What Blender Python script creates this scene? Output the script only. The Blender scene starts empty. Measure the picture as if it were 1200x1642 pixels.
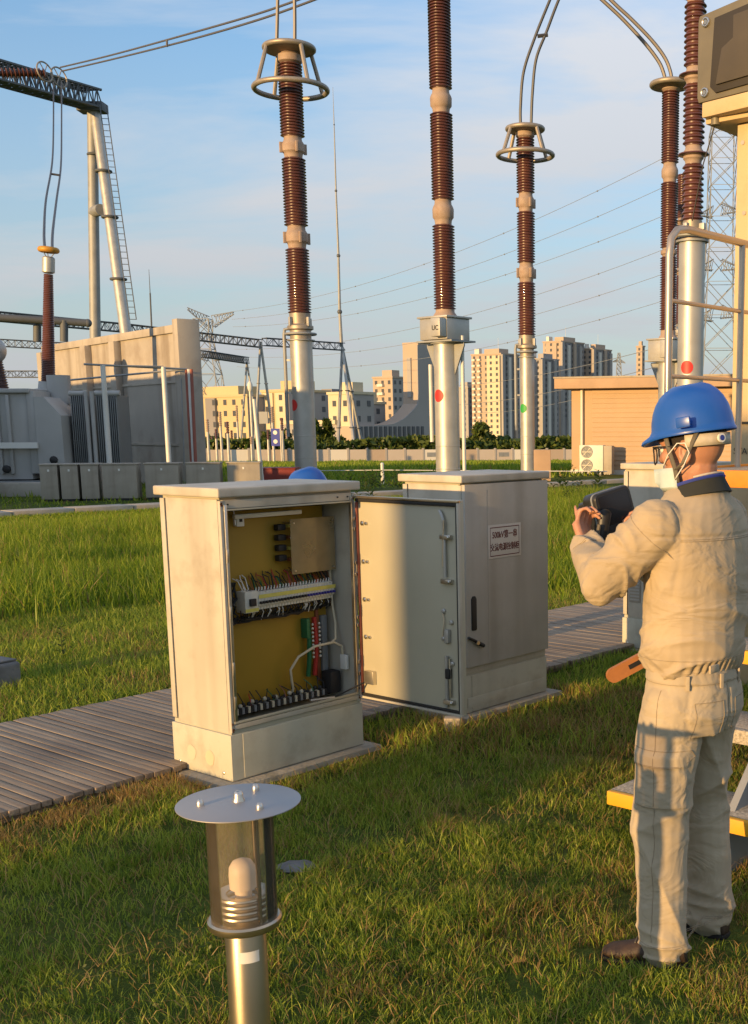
import bpy, bmesh, math, random
import numpy as np
from mathutils import Vector, Matrix

# ---------------------------------------------------------------- camera
CAM_H = 1.65
F_PX, PPX, PPY = 1857.0, 898.0, 1003.0        # focal length and principal point, in pixels of a 1200 x 1642 frame
PITCH, ROLL = math.radians(9.75), math.radians(-0.22)
scene = bpy.context.scene
COL = scene.collection
cam_data = bpy.data.cameras.new('camera')
cam = bpy.data.objects.new('camera', cam_data)
COL.objects.link(cam)
cam_data.sensor_fit = 'VERTICAL'
cam_data.sensor_height = 36.0
cam_data.sensor_width = 36.0
cam_data.lens = 36.0 * F_PX / 1642.0
cam_data.shift_x = -(PPX - 600.0) / 1642.0
cam_data.shift_y = (PPY - 821.0) / 1642.0
cam_data.clip_start = 0.05
cam_data.clip_end = 6000.0
cam.matrix_world = (Matrix.Translation((0, 0, CAM_H)) @ Matrix.Rotation(math.pi / 2 - PITCH, 4, 'X')
                    @ Matrix.Rotation(ROLL, 4, 'Z'))
scene.camera = cam

# ---------------------------------------------------------------- sun, sky, exposure
SUN_AZ = math.radians(51.3)       # heading in which the light travels
SUN_EL = math.radians(6.3)
d_sun = Vector((math.cos(SUN_AZ) * math.cos(SUN_EL), math.sin(SUN_AZ) * math.cos(SUN_EL), -math.sin(SUN_EL)))
sun_data = bpy.data.lights.new('sun', 'SUN')
sun_data.energy = 2.3
sun_data.angle = math.radians(0.53)
sun_data.color = (1.0, 0.62, 0.25)
sun = bpy.data.objects.new('sun', sun_data)
COL.objects.link(sun)
sun.rotation_euler = d_sun.to_track_quat('-Z', 'Y').to_euler()
sun.location = (-20, -25, 12)

world = bpy.data.worlds.new('World')
scene.world = world
world.use_nodes = True
wn, wl = world.node_tree.nodes, world.node_tree.links
wn.clear()
def wnode(t, **kw):
    n = wn.new(t)
    for k, v in kw.items(): setattr(n, k, v)
    return n
sky = wnode('ShaderNodeTexSky', sky_type='NISHITA', sun_disc=False, sun_elevation=SUN_EL,
            sun_rotation=math.atan2(-d_sun.x, -d_sun.y), altitude=20.0, air_density=1.0, dust_density=0.45, ozone_density=3.0)
tc = wnode('ShaderNodeTexCoord')
sep = wnode('ShaderNodeSeparateXYZ'); wl.new(tc.outputs['Generated'], sep.inputs[0])
zz = wnode('ShaderNodeMath', operation='ADD'); wl.new(sep.outputs[2], zz.inputs[0]); zz.inputs[1].default_value = 0.16
zm = wnode('ShaderNodeMath', operation='MAXIMUM'); wl.new(zz.outputs[0], zm.inputs[0]); zm.inputs[1].default_value = 0.05
dx = wnode('ShaderNodeMath', operation='DIVIDE'); wl.new(sep.outputs[0], dx.inputs[0]); wl.new(zm.outputs[0], dx.inputs[1])
dy = wnode('ShaderNodeMath', operation='DIVIDE'); wl.new(sep.outputs[1], dy.inputs[0]); wl.new(zm.outputs[0], dy.inputs[1])
cmb = wnode('ShaderNodeCombineXYZ'); wl.new(dx.outputs[0], cmb.inputs[0]); wl.new(dy.outputs[0], cmb.inputs[1])
mp = wnode('ShaderNodeMapping'); wl.new(cmb.outputs[0], mp.inputs[0])
mp.inputs['Rotation'].default_value = (0, 0, math.radians(22)); mp.inputs['Scale'].default_value = (0.75, 1.35, 1.0); mp.inputs['Location'].default_value = (9.4, 3.3, 0)
n1 = wnode('ShaderNodeTexNoise'); wl.new(mp.outputs[0], n1.inputs['Vector'])
n1.inputs['Scale'].default_value = 1.15; n1.inputs['Detail'].default_value = 7.0; n1.inputs['Roughness'].default_value = 0.56; n1.inputs['Distortion'].default_value = 0.25
cr = wnode('ShaderNodeValToRGB'); wl.new(n1.outputs[0], cr.inputs[0])
cr.color_ramp.elements[0].position = 0.40; cr.color_ramp.elements[0].color = (0, 0, 0, 1)
cr.color_ramp.elements[1].position = 0.62; cr.color_ramp.elements[1].color = (1, 1, 1, 1)
# haze veil thickens towards the horizon, all the way round
hz = wnode('ShaderNodeMapRange'); wl.new(sep.outputs[2], hz.inputs[0])
hz.inputs[1].default_value = 0.0; hz.inputs[2].default_value = 0.36; hz.inputs[3].default_value = 0.9; hz.inputs[4].default_value = 0.0
cs = wnode('ShaderNodeMath', operation='MULTIPLY'); wl.new(cr.outputs[0], cs.inputs[0]); cs.inputs[1].default_value = 0.92
mix0 = wnode('ShaderNodeMixRGB'); wl.new(cs.outputs[0], mix0.inputs[0]); wl.new(sky.outputs[0], mix0.inputs[1])
mix0.inputs[2].default_value = (2.35, 2.4, 2.55, 1)
mix = wnode('ShaderNodeMixRGB'); wl.new(hz.outputs[0], mix.inputs[0]); wl.new(mix0.outputs[0], mix.inputs[1])
mix.inputs[2].default_value = (1.38, 1.44, 1.50, 1)
bg = wnode('ShaderNodeBackground'); wl.new(mix.outputs[0], bg.inputs[0]); bg.inputs[1].default_value = 0.12
wo = wnode('ShaderNodeOutputWorld'); wl.new(bg.outputs[0], wo.inputs[0])

scene.view_settings.view_transform = 'Standard'
scene.view_settings.look = 'None'
scene.view_settings.exposure = 1.5
scene.view_settings.gamma = 1.0
scene.view_settings.use_curve_mapping = False
scene.render.engine = 'CYCLES'
scene.cycles.max_bounces = 6
scene.cycles.transparent_max_bounces = 12

# ---------------------------------------------------------------- measuring helpers
def ray(x, y):
    u, v = (x - PPX) / F_PX, -(y - PPY) / F_PX
    c, s = math.cos(ROLL), math.sin(ROLL)
    u, v = u * c - v * s, u * s + v * c
    cp, sp = math.cos(PITCH), math.sin(PITCH)
    return Vector((u, cp + v * sp, -sp + v * cp))
def at(x, y, Y):                      # the point at distance Y that the camera sees in direction (x, y)
    d = ray(x, y)
    return Vector((0, 0, CAM_H)) + d * (Y / d.y)
def on(x, y, z=0.0):                  # the point at height z in direction (x, y)
    d = ray(x, y)
    return Vector((0, 0, CAM_H)) + d * ((z - CAM_H) / d.z)
GRID = math.radians(52.48)            # the cabinets, walkway and platform share one grid
TX, TY = math.cos(GRID), math.sin(GRID)
def sc(s, c, z=0.0): return Vector((s * TX - c * TY, s * TY + c * TX, z))
def ground_z(y):
    if y < 45: return 0.0
    return -0.0272 * (min(y, 205.0) - 45.0)

# ---------------------------------------------------------------- materials
def pbsdf(m):
    return m.node_tree.nodes['Principled BSDF']
def mat(name, col, rough=0.6, metal=0.0, var=0.12, vscale=3.0, bump=0.0, bscale=60.0, streak=0.0, stain=None, stain_amt=0.0,
        stain_scale=2.0, coat=0.0, spec=0.5, trans=0.0, alpha=1.0, coord='Object', aniso=None, sscale=(5, 5, 0.35)):
    m = bpy.data.materials.new(name)
    m.use_nodes = True
    nt = m.node_tree; N, L = nt.nodes, nt.links
    b = pbsdf(m)
    b.inputs['Roughness'].default_value = rough
    b.inputs['Metallic'].default_value = metal
    b.inputs['Coat Weight'].default_value = coat
    b.inputs['Specular IOR Level'].default_value = spec
    b.inputs['Transmission Weight'].default_value = trans
    b.inputs['Alpha'].default_value = alpha
    t = N.new('ShaderNodeTexCoord')
    base = N.new('ShaderNodeRGB'); base.outputs[0].default_value = (*col, 1)
    out = base.outputs[0]
    if var > 0:
        nz = N.new('ShaderNodeTexNoise'); nz.inputs['Scale'].default_value = vscale; nz.inputs['Detail'].default_value = 5
        L.new(t.outputs[coord], nz.inputs['Vector'])
        mr = N.new('ShaderNodeMapRange'); mr.inputs[1].default_value = 0.28; mr.inputs[2].default_value = 0.72
        mr.inputs[3].default_value = 1 - var; mr.inputs[4].default_value = 1 + var
        L.new(nz.outputs[0], mr.inputs[0])
        hs = N.new('ShaderNodeHueSaturation'); L.new(mr.outputs[0], hs.inputs['Value']); L.new(out, hs.inputs['Color'])
        out = hs.outputs[0]
        rr = N.new('ShaderNodeMapRange'); rr.inputs[3].default_value = max(0.02, rough - 0.08); rr.inputs[4].default_value = min(1, rough + 0.1)
        L.new(nz.outputs[0], rr.inputs[0]); L.new(rr.outputs[0], b.inputs['Roughness'])
    if streak > 0:
        mp = N.new('ShaderNodeMapping'); mp.inputs['Scale'].default_value = sscale; L.new(t.outputs[coord], mp.inputs[0])
        ns = N.new('ShaderNodeTexNoise'); ns.inputs['Scale'].default_value = 1.3; ns.inputs['Detail'].default_value = 2.5; L.new(mp.outputs[0], ns.inputs['Vector'])
        m2 = N.new('ShaderNodeMapRange'); m2.inputs[1].default_value = 0.5; m2.inputs[2].default_value = 0.74; m2.inputs[3].default_value = 0; m2.inputs[4].default_value = streak
        L.new(ns.outputs[0], m2.inputs[0])
        mx = N.new('ShaderNodeMixRGB'); L.new(m2.outputs[0], mx.inputs[0]); L.new(out, mx.inputs[1])
        mx.inputs[2].default_value = (col[0] * 0.45, col[1] * 0.4, col[2] * 0.34, 1); out = mx.outputs[0]
    if stain is not None:
        n3 = N.new('ShaderNodeTexNoise'); n3.inputs['Scale'].default_value = stain_scale; n3.inputs['Detail'].default_value = 8; n3.inputs['Roughness'].default_value = 0.65
        L.new(t.outputs[coord], n3.inputs['Vector'])
        m3 = N.new('ShaderNodeMapRange'); m3.inputs[1].default_value = 0.5; m3.inputs[2].default_value = 0.68; m3.inputs[3].default_value = 0; m3.inputs[4].default_value = stain_amt
        L.new(n3.outputs[0], m3.inputs[0])
        mx = N.new('ShaderNodeMixRGB'); L.new(m3.outputs[0], mx.inputs[0]); L.new(out, mx.inputs[1]); mx.inputs[2].default_value = (*stain, 1); out = mx.outputs[0]
    L.new(out, b.inputs['Base Color'])
    if bump > 0:
        n4 = N.new('ShaderNodeTexNoise'); n4.inputs['Scale'].default_value = bscale; n4.inputs['Detail'].default_value = 4
        if aniso:
            mp = N.new('ShaderNodeMapping'); mp.inputs['Scale'].default_value = aniso; L.new(t.outputs[coord], mp.inputs[0]); L.new(mp.outputs[0], n4.inputs['Vector'])
        else:
            L.new(t.outputs[coord], n4.inputs['Vector'])
        bp = N.new('ShaderNodeBump'); bp.inputs['Strength'].default_value = bump; bp.inputs['Distance'].default_value = 0.01
        L.new(n4.outputs[0], bp.inputs['Height']); L.new(bp.outputs[0], b.inputs['Normal'])
    return m

M = {}
M['cabinet'] = mat('painted_steel', (0.50, 0.46, 0.375), 0.45, 0.0, 0.08, 2.5, 0.05, 120, streak=0.36, stain=(0.25, 0.19, 0.13), stain_amt=0.42, stain_scale=3.5)
M['cabinet_inner'] = mat('painted_steel_inner', (0.44, 0.41, 0.31), 0.4, 0.0, 0.05, 3)
M['plinth'] = mat('plinth_paint', (0.49, 0.47, 0.37), 0.5, 0.0, 0.06, 3, 0.04, 90, streak=0.2, stain=(0.28, 0.22, 0.15), stain_amt=0.4, stain_scale=5)
M['door2'] = mat('weathered_door', (0.45, 0.42, 0.365), 0.45, 0.0, 0.12, 2.2, 0.05, 100, streak=0.34, stain=(0.3, 0.25, 0.18), stain_amt=0.3, stain_scale=2.5)
M['dark'] = mat('black_rubber', (0.016, 0.015, 0.015), 0.6, 0, 0.1)
M['blackplastic'] = mat('black_plastic', (0.022, 0.021, 0.022), 0.42, 0, 0.1, 8, 0.06, 300)
M['screen'] = mat('dark_screen', (0.012, 0.010, 0.012), 0.22, 0, 0.0)
M['redrust'] = mat('rusty_seal', (0.22, 0.06, 0.04), 0.7, 0, 0.25, 12)
M['yellow'] = mat('mounting_plate', (0.36, 0.22, 0.018), 0.55, 0.0, 0.08, 2)
M['steel'] = mat('brushed_steel', (0.62, 0.58, 0.52), 0.3, 0.95, 0.06, 4, 0.05, 40, aniso=(60, 60, 1.5))
M['steel_bronze'] = mat('tarnished_steel', (0.50, 0.42, 0.31), 0.3, 0.95, 0.08, 4, 0.04, 40, aniso=(70, 70, 1.2))
M['disc'] = mat('satin_disc', (0.42, 0.41, 0.41), 0.5, 0.7, 0.05, 6, 0.03, 90)
M['galv'] = mat('galvanised', (0.44, 0.43, 0.40), 0.45, 0.5, 0.12, 2.5, 0.03, 30, stain=(0.38, 0.33, 0.26), stain_amt=0.25)
M['galv_dark'] = mat('galvanised_dull', (0.30, 0.31, 0.31), 0.6, 0.35, 0.15, 1.5)
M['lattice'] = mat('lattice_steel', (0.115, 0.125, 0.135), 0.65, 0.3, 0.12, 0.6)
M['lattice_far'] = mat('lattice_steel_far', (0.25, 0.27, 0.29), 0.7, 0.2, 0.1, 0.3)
M['porcelain'] = mat('brown_porcelain', (0.095, 0.032, 0.020), 0.36, 0.0, 0.16, 3.0, coat=0.25, stain=(0.17, 0.075, 0.045), stain_amt=0.5, stain_scale=1.6)
M['porcelain_dark'] = mat('dark_porcelain', (0.065, 0.025, 0.018), 0.28, 0.0, 0.14, 3.0, coat=0.4)
M['cement'] = mat('flange_cement', (0.36, 0.27, 0.21), 0.7, 0.1, 0.14, 5, stain=(0.25, 0.14, 0.09), stain_amt=0.4, stain_scale=6)
M['ringmetal'] = mat('corona_ring', (0.33, 0.29, 0.24), 0.5, 0.5, 0.12, 4)
M['red'] = mat('red_paint', (0.60, 0.025, 0.02), 0.5, 0, 0.05)
M['green'] = mat('green_paint', (0.03, 0.33, 0.06), 0.5, 0, 0.05)
M['concrete'] = mat('concrete', (0.43, 0.385, 0.32), 0.9, 0, 0.12, 1.2, 0.25, 40, stain=(0.2, 0.17, 0.13), stain_amt=0.5, stain_scale=1.0)
M['slab'] = mat('mossy_concrete', (0.36, 0.32, 0.25), 0.92, 0, 0.2, 6, 0.5, 60, stain=(0.15, 0.13, 0.08), stain_amt=0.6, stain_scale=7)
M['wallstain'] = mat('stained_render', (0.41, 0.37, 0.315), 0.9, 0, 0.10, 0.8, 0.15, 30, streak=0.6, sscale=(1.6, 1.6, 0.12), stain=(0.2, 0.15, 0.11), stain_amt=0.45, stain_scale=0.7)
M['tank'] = mat('transformer_paint', (0.40, 0.395, 0.375), 0.5, 0, 0.09, 1.2, streak=0.25, sscale=(2.5, 2.5, 0.2))
M['tank_dark'] = mat('radiator_paint', (0.20, 0.21, 0.21), 0.55, 0, 0.1, 1.5)
M['boxgrey'] = mat('grey_box_paint', (0.34, 0.30, 0.24), 0.6, 0, 0.12, 2.5, streak=0.3, stain=(0.12, 0.1, 0.08), stain_amt=0.3)
M['redbox'] = mat('oxide_red_paint', (0.20, 0.022, 0.012), 0.55, 0, 0.12, 2)
M['yellowring'] = mat('yellow_ring_paint', (0.55, 0.27, 0.03), 0.5, 0.1, 0.1)
M['whitepole'] = mat('white_pipe_paint', (0.62, 0.62, 0.58), 0.5, 0.1, 0.08)
M['pinkpipe'] = mat('red_pipe_paint', (0.30, 0.09, 0.06), 0.5, 0, 0.1)
M['siding'] = mat('tan_siding', (0.45, 0.315, 0.195), 0.75, 0, 0.07, 1.2, 0.06, 60, aniso=(2, 2, 40))
M['roof'] = mat('roof_fascia', (0.42, 0.29, 0.19), 0.8, 0, 0.14, 1.5, 0.1, 40)
M['acwhite'] = mat('ac_casing', (0.66, 0.62, 0.54), 0.5, 0, 0.05)
M['tan'] = mat('tan_tower_paint', (0.54, 0.41, 0.23), 0.6, 0, 0.06, 1.5, 0.04, 50, stain=(0.4, 0.27, 0.14), stain_amt=0.3, stain_scale=4)
M['orange'] = mat('orange_paint', (0.68, 0.24, 0.02), 0.45, 0, 0.06, 4, stain=(0.35, 0.13, 0.03), stain_amt=0.3, stain_scale=9)
M['leverorange'] = mat('faded_orange_paint', (0.40, 0.16, 0.05), 0.5, 0, 0.1, 9, stain=(0.22, 0.1, 0.05), stain_amt=0.4, stain_scale=16)
M['treadyellow'] = mat('yellow_nosing_paint', (0.72, 0.36, 0.02), 0.5, 0, 0.08, 7, stain=(0.4, 0.25, 0.08), stain_amt=0.3, stain_scale=14)
M['grit'] = mat('grit_tread', (0.42, 0.37, 0.29), 0.8, 0.1, 0.45, 90, 0.6, 170)
M['railsteel'] = mat('rail_tube', (0.47, 0.40, 0.33), 0.36, 0.75, 0.1, 5)
M['flood_shade'] = mat('floodlight_recess_shade', (0.035, 0.029, 0.022), 0.6, 0, 0.1)  # shade of a recess put into the colour of a raised panel
M['flood_mid'] = mat('floodlight_panel', (0.075, 0.062, 0.045), 0.55, 0.1, 0.1, 6)
M['flood'] = mat('floodlight_casting', (0.17, 0.15, 0.105), 0.5, 0.2, 0.1, 6)
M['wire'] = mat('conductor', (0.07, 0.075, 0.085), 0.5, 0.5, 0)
M['wire_lit'] = mat('lit_conductor', (0.15, 0.14, 0.135), 0.5, 0.5, 0)  # lighter copy of the conductor, sunlight put into its colour
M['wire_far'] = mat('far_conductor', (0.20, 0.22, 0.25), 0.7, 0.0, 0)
M['white'] = mat('white_plastic', (0.72, 0.71, 0.66), 0.45, 0, 0.04)
M['breaker'] = mat('breaker_plastic', (0.62, 0.60, 0.52), 0.45, 0, 0.08, 40)
M['labelyellow'] = mat('label_strip', (0.62, 0.55, 0.12), 0.6, 0, 0.1, 30)
M['cover'] = mat('acrylic_cover', (0.40, 0.29, 0.14), 0.12, 0, 0.2, 9, alpha=0.6)
M['cream'] = mat('cream_cable', (0.60, 0.52, 0.36), 0.5, 0, 0.08)
M['blue_lever'] = mat('blue_lever', (0.03, 0.03, 0.25), 0.5, 0, 0)
M['cable_red'] = mat('red_cable', (0.42, 0.03, 0.02), 0.45, 0, 0)
M['cable_green'] = mat('green_cable', (0.015, 0.13, 0.05), 0.45, 0, 0)
M['cable_brown'] = mat('brown_cable', (0.22, 0.07, 0.03), 0.5, 0, 0)
M['sign'] = mat('sign_plate', (0.60, 0.555, 0.49), 0.4, 0.0, 0.05)
M['ink'] = mat('maroon_ink', (0.12, 0.018, 0.012), 0.6, 0, 0)
M['inkblack'] = mat('black_ink', (0.02, 0.018, 0.016), 0.6, 0, 0)
M['patch_grey'] = mat('grey_patch', (0.50, 0.46, 0.34), 0.6, 0, 0.05)
M['patch_pink'] = mat('pink_patch', (0.62, 0.46, 0.31), 0.6, 0, 0.05)
M['bulb'] = mat('frosted_bulb', (0.80, 0.70, 0.62), 0.5, 0, 0.0)
M['soil'] = mat('soil', (0.10, 0.072, 0.045), 0.95, 0, 0.3, 14, 0.5, 50)
M['stone'] = mat('grey_stone', (0.17, 0.165, 0.16), 0.85, 0, 0.25, 9, 0.4, 50)
M['barrier'] = mat('boundary_render', (0.50, 0.44, 0.38), 0.9, 0, 0.07, 0.3)
# ---------------------------------------------------------------- mesh helpers
ROOTS = {}
def root_of(o):
    while o.parent is not None: o = o.parent
    return o
class MB:
    def __init__(s): s.v, s.f = [], []
    def add(s, vs, fs):
        k = len(s.v); s.v += [tuple(p) for p in vs]; s.f += [tuple(i + k for i in f) for f in fs]; return s
    def box(s, x0, x1, y0, y1, z0, z1, R=None):
        vs = [Vector((x, y, z)) for z in (z0, z1) for y in (y0, y1) for x in (x0, x1)]
        if R is not None: vs = [R @ p for p in vs]
        return s.add(vs, [(0, 2, 3, 1), (4, 5, 7, 6), (0, 1, 5, 4), (2, 6, 7, 3), (0, 4, 6, 2), (1, 3, 7, 5)])
    def cyl(s, p0, p1, r0, r1=None, n=12, cap=True):
        p0, p1 = Vector(p0), Vector(p1); r1 = r0 if r1 is None else r1
        d = (p1 - p0); q = d.to_track_quat('Z', 'Y') if d.length > 1e-9 else Vector((0, 0, 1)).to_track_quat('Z', 'Y')
        a, b = q @ Vector((1, 0, 0)), q @ Vector((0, 1, 0))
        vs = []
        for p, r in ((p0, r0), (p1, r1)):
            for i in range(n):
                t = 2 * math.pi * i / n; vs.append(p + a * (r * math.cos(t)) + b * (r * math.sin(t)))
        fs = [(i, (i + 1) % n, n + (i + 1) % n, n + i) for i in range(n)]
        if cap: fs += [tuple(range(n - 1, -1, -1)), tuple(range(n, 2 * n))]
        return s.add(vs, fs)
    def tube(s, pts, r, n=8, closed=False):
        pts = [Vector(p) for p in pts]; m = len(pts); vs = []
        prev = None
        rs = r if isinstance(r, (list, tuple)) else [r] * m
        for i, p in enumerate(pts):
            if closed: t = pts[(i + 1) % m] - pts[i - 1]
            else: t = pts[min(i + 1, m - 1)] - pts[max(i - 1, 0)]
            t.normalize()
            if prev is None:
                a = t.orthogonal().normalized()
            else:
                a = (prev - t * prev.dot(t)).normalized()
            prev = a; b = t.cross(a)
            for k in range(n):
                w = 2 * math.pi * k / n; vs.append(p + (a * math.cos(w) + b * math.sin(w)) * rs[i])
        fs = []
        for i in range(m if closed else m - 1):
            j = (i + 1) % m
            for k in range(n):
                l = (k + 1) % n; fs.append((i * n + k, i * n + l, j * n + l, j * n + k))
        if not closed: fs += [tuple(range(n - 1, -1, -1)), tuple((m - 1) * n + k for k in range(n))]
        return s.add(vs, fs)
    def lathe(s, prof, o=(0, 0, 0), n=24, R=None, cap=True):
        o = Vector(o); vs = []
        for r, z in prof:
            for i in range(n):
                t = 2 * math.pi * i / n; p = Vector((r * math.cos(t), r * math.sin(t), z))
                vs.append(o + (R @ p if R is not None else p))
        m = len(prof); fs = []
        for j in range(m - 1):
            for i in range(n):
                k = (i + 1) % n; fs.append((j * n + i, j * n + k, (j + 1) * n + k, (j + 1) * n + i))
        if cap: fs += [tuple(range(n - 1, -1, -1)), tuple((m - 1) * n + i for i in range(n))]
        return s.add(vs, fs)
    def torus(s, c, R_, r, n=40, m=10, R=None):
        c = Vector(c); pts = []
        for i in range(n):
            t = 2 * math.pi * i / n; p = Vector((R_ * math.cos(t), R_ * math.sin(t), 0)); pts.append(c + (R @ p if R is not None else p))
        return s.tube(pts, r, m, closed=True)
    def sph(s, c, rad, nu=16, nv=10, R=None):
        c = Vector(c); rx, ry, rz = rad if isinstance(rad, (tuple, list)) else (rad,) * 3
        vs = []
        for j in range(1, nv):
            a = math.pi * j / nv
            for i in range(nu):
                t = 2 * math.pi * i / nu; p = Vector((rx * math.sin(a) * math.cos(t), ry * math.sin(a) * math.sin(t), -rz * math.cos(a)))
                vs.append(c + (R @ p if R is not None else p))
        lo, hi = Vector((0, 0, -rz)), Vector((0, 0, rz))
        vs += [c + (R @ lo if R is not None else lo), c + (R @ hi if R is not None else hi)]
        a, b = len(vs) - 2, len(vs) - 1; fs = []
        for j in range(nv - 2):
            for i in range(nu):
                k = (i + 1) % nu; fs.append((j * nu + i, j * nu + k, (j + 1) * nu + k, (j + 1) * nu + i))
        for i in range(nu):
            k = (i + 1) % nu; fs.append((a, k, i)); fs.append(((nv - 2) * nu + i, (nv - 2) * nu + k, b))
        return s.add(vs, fs)
    def loft(s, rings):
        n = len(rings[0]); k = len(s.v); vs = [p for r in rings for p in r]; fs = []
        for j in range(len(rings) - 1):
            for i in range(n):
                l = (i + 1) % n; fs.append((j * n + i, j * n + l, (j + 1) * n + l, (j + 1) * n + i))
        fs += [tuple(range(n - 1, -1, -1)), tuple((len(rings) - 1) * n + i for i in range(n))]
        return s.add(vs, fs)
    def prism(s, poly, z0, z1, R=None):          # polygon in xy extruded along z
        n = len(poly); vs = [Vector((x, y, z0)) for x, y in poly] + [Vector((x, y, z1)) for x, y in poly]
        if R is not None: vs = [R @ p for p in vs]
        return s.add(vs, [tuple(range(n - 1, -1, -1)), tuple(range(n, 2 * n))] + [(i, (i + 1) % n, n + (i + 1) % n, n + i) for i in range(n)])
    def mesh(s, name, m, world_root=None, smooth=38, bevel=0.0, bseg=2):
        vs = s.v
        if world_root is not None:
            loc, rz = ROOTS[world_root.name]
            c, sn = math.cos(-rz), math.sin(-rz)
            vs = [((x - loc[0]) * c - (y - loc[1]) * sn, (x - loc[0]) * sn + (y - loc[1]) * c, z - loc[2]) for x, y, z in vs]
        me = bpy.data.meshes.new(name); me.from_pydata(vs, [], s.f)
        bm = bmesh.new(); bm.from_mesh(me)
        bmesh.ops.recalc_face_normals(bm, faces=bm.faces)
        if bevel > 0:
            bm.normal_update()
            es = [e for e in bm.edges if len(e.link_faces) == 2 and e.calc_face_angle(0) > math.radians(40)]
            bmesh.ops.bevel(bm, geom=es, offset=bevel, segments=bseg, profile=0.6, affect='EDGES', clamp_overlap=True)
        bm.to_mesh(me); bm.free()
        if smooth:
            for p in me.polygons: p.use_smooth = True
            me.set_sharp_from_angle(angle=math.radians(smooth))
        me.materials.append(M[m] if isinstance(m, str) else m)
        return me
    def build(s, name, m, parent=None, world=False, **kw):
        me = s.mesh(name, m, root_of(parent) if (world and parent is not None) else None, **kw)
        o = bpy.data.objects.new(name, me); COL.objects.link(o); o.parent = parent
        return o
def tag(o, label=None, cat=None, group=None, kind=None):
    if label: o['label'] = label
    if cat: o['category'] = cat
    if group: o['group'] = group
    if kind: o['kind'] = kind
    return o
def thing(name, label, cat, loc=(0, 0, 0), rz=0.0, group=None):
    o = bpy.data.objects.new(name, None); COL.objects.link(o)
    o.empty_display_size = 0.1
    o.location = loc; o.rotation_euler = (0, 0, rz); ROOTS[o.name] = (tuple(loc), rz)
    return tag(o, label, cat, group)
def link_copy(o, parent=None, loc=None, rz=None):
    c = o.copy(); COL.objects.link(c); c.parent = parent
    if loc is not None: c.location = loc
    if rz is not None: c.rotation_euler = (0, 0, rz)
    return c
def copy_tree(o, parent=None, loc=None, rz=None):
    c = link_copy(o, parent, loc, rz)
    if parent is None: ROOTS[c.name] = (tuple(loc if loc is not None else o.location), rz or 0.0)
    for ch in list(o.children): copy_tree(ch, c)
    return c
def text_part(body, size, m, parent, mtx, name='lettering', extrude=0.0006, sx=1.0, bold=0.0):
    cu = bpy.data.curves.new(name, 'FONT'); cu.body = body; cu.size = size; cu.extrude = extrude; cu.align_x = 'CENTER'; cu.align_y = 'CENTER'; cu.offset = bold
    t = bpy.data.objects.new(name + '_curve', cu); COL.objects.link(t)
    dg = bpy.context.evaluated_depsgraph_get()
    me = bpy.data.meshes.new_from_object(t.evaluated_get(dg)); me.name = name
    bpy.data.objects.remove(t); bpy.data.curves.remove(cu)
    me.transform(mtx @ Matrix.Diagonal((sx, 1, 1, 1)))
    me.materials.clear(); me.materials.append(M[m])
    o = bpy.data.objects.new(name, me); COL.objects.link(o); o.parent = parent
    return o
RNG = random.Random(7)
# ---------------------------------------------------------------- ground and lawn
def ground_material():
    m = bpy.data.materials.new('turf_ground'); m.use_nodes = True
    N, L = m.node_tree.nodes, m.node_tree.links; b = pbsdf(m)
    t = N.new('ShaderNodeTexCoord')
    a = N.new('ShaderNodeTexNoise'); a.inputs['Scale'].default_value = 0.35; a.inputs['Detail'].default_value = 9; a.inputs['Roughness'].default_value = 0.68
    L.new(t.outputs['Object'], a.inputs['Vector'])
    r = N.new('ShaderNodeValToRGB'); L.new(a.outputs[0], r.inputs[0])
    e = r.color_ramp.elements
    e[0].position = 0.30; e[0].color = (0.055, 0.085, 0.016, 1)
    e[1].position = 0.72; e[1].color = (0.19, 0.165, 0.05, 1)
    k = e.new(0.5); k.color = (0.095, 0.13, 0.025, 1)
    c = N.new('ShaderNodeTexNoise'); c.inputs['Scale'].default_value = 9; c.inputs['Detail'].default_value = 6; c.inputs['Roughness'].default_value = 0.7
    L.new(t.outputs['Object'], c.inputs['Vector'])
    mr = N.new('ShaderNodeMapRange'); mr.inputs[1].default_value = 0.3; mr.inputs[2].default_value = 0.7; mr.inputs[3].default_value = 0.55; mr.inputs[4].default_value = 1.4
    L.new(c.outputs[0], mr.inputs[0])
    hs = N.new('ShaderNodeHueSaturation'); L.new(mr.outputs[0], hs.inputs['Value']); L.new(r.outputs[0], hs.inputs['Color'])
    L.new(hs.outputs[0], b.inputs['Base Color']); b.inputs['Roughness'].default_value = 1.0; b.inputs['Specular IOR Level'].default_value = 0.1
    bp = N.new('ShaderNodeBump'); bp.inputs['Strength'].default_value = 1.0; bp.inputs['Distance'].default_value = 0.08
    L.new(c.outputs[0], bp.inputs['Height']); L.new(bp.outputs[0], b.inputs['Normal'])
    return m
M['ground'] = ground_material()
xs = [-2500, -600, -200, -80, -40, -20, -10, -5, 0, 5, 10, 20, 40, 80, 200, 600, 2500]
ys = [-300, -80, -30, -10, 0, 5, 10, 15, 20, 30, 40, 45, 60, 80, 100, 130, 160, 190, 205, 260, 400, 800, 4500]
mb = MB()
mb.add([(x, y, ground_z(y)) for y in ys for x in xs], [(j * len(xs) + i, j * len(xs) + i + 1, (j + 1) * len(xs) + i + 1, (j + 1) * len(xs) + i)
        for j in range(len(ys) - 1) for i in range(len(xs) - 1)])
tag(mb.build('ground', 'ground', smooth=60), kind='structure')

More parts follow.
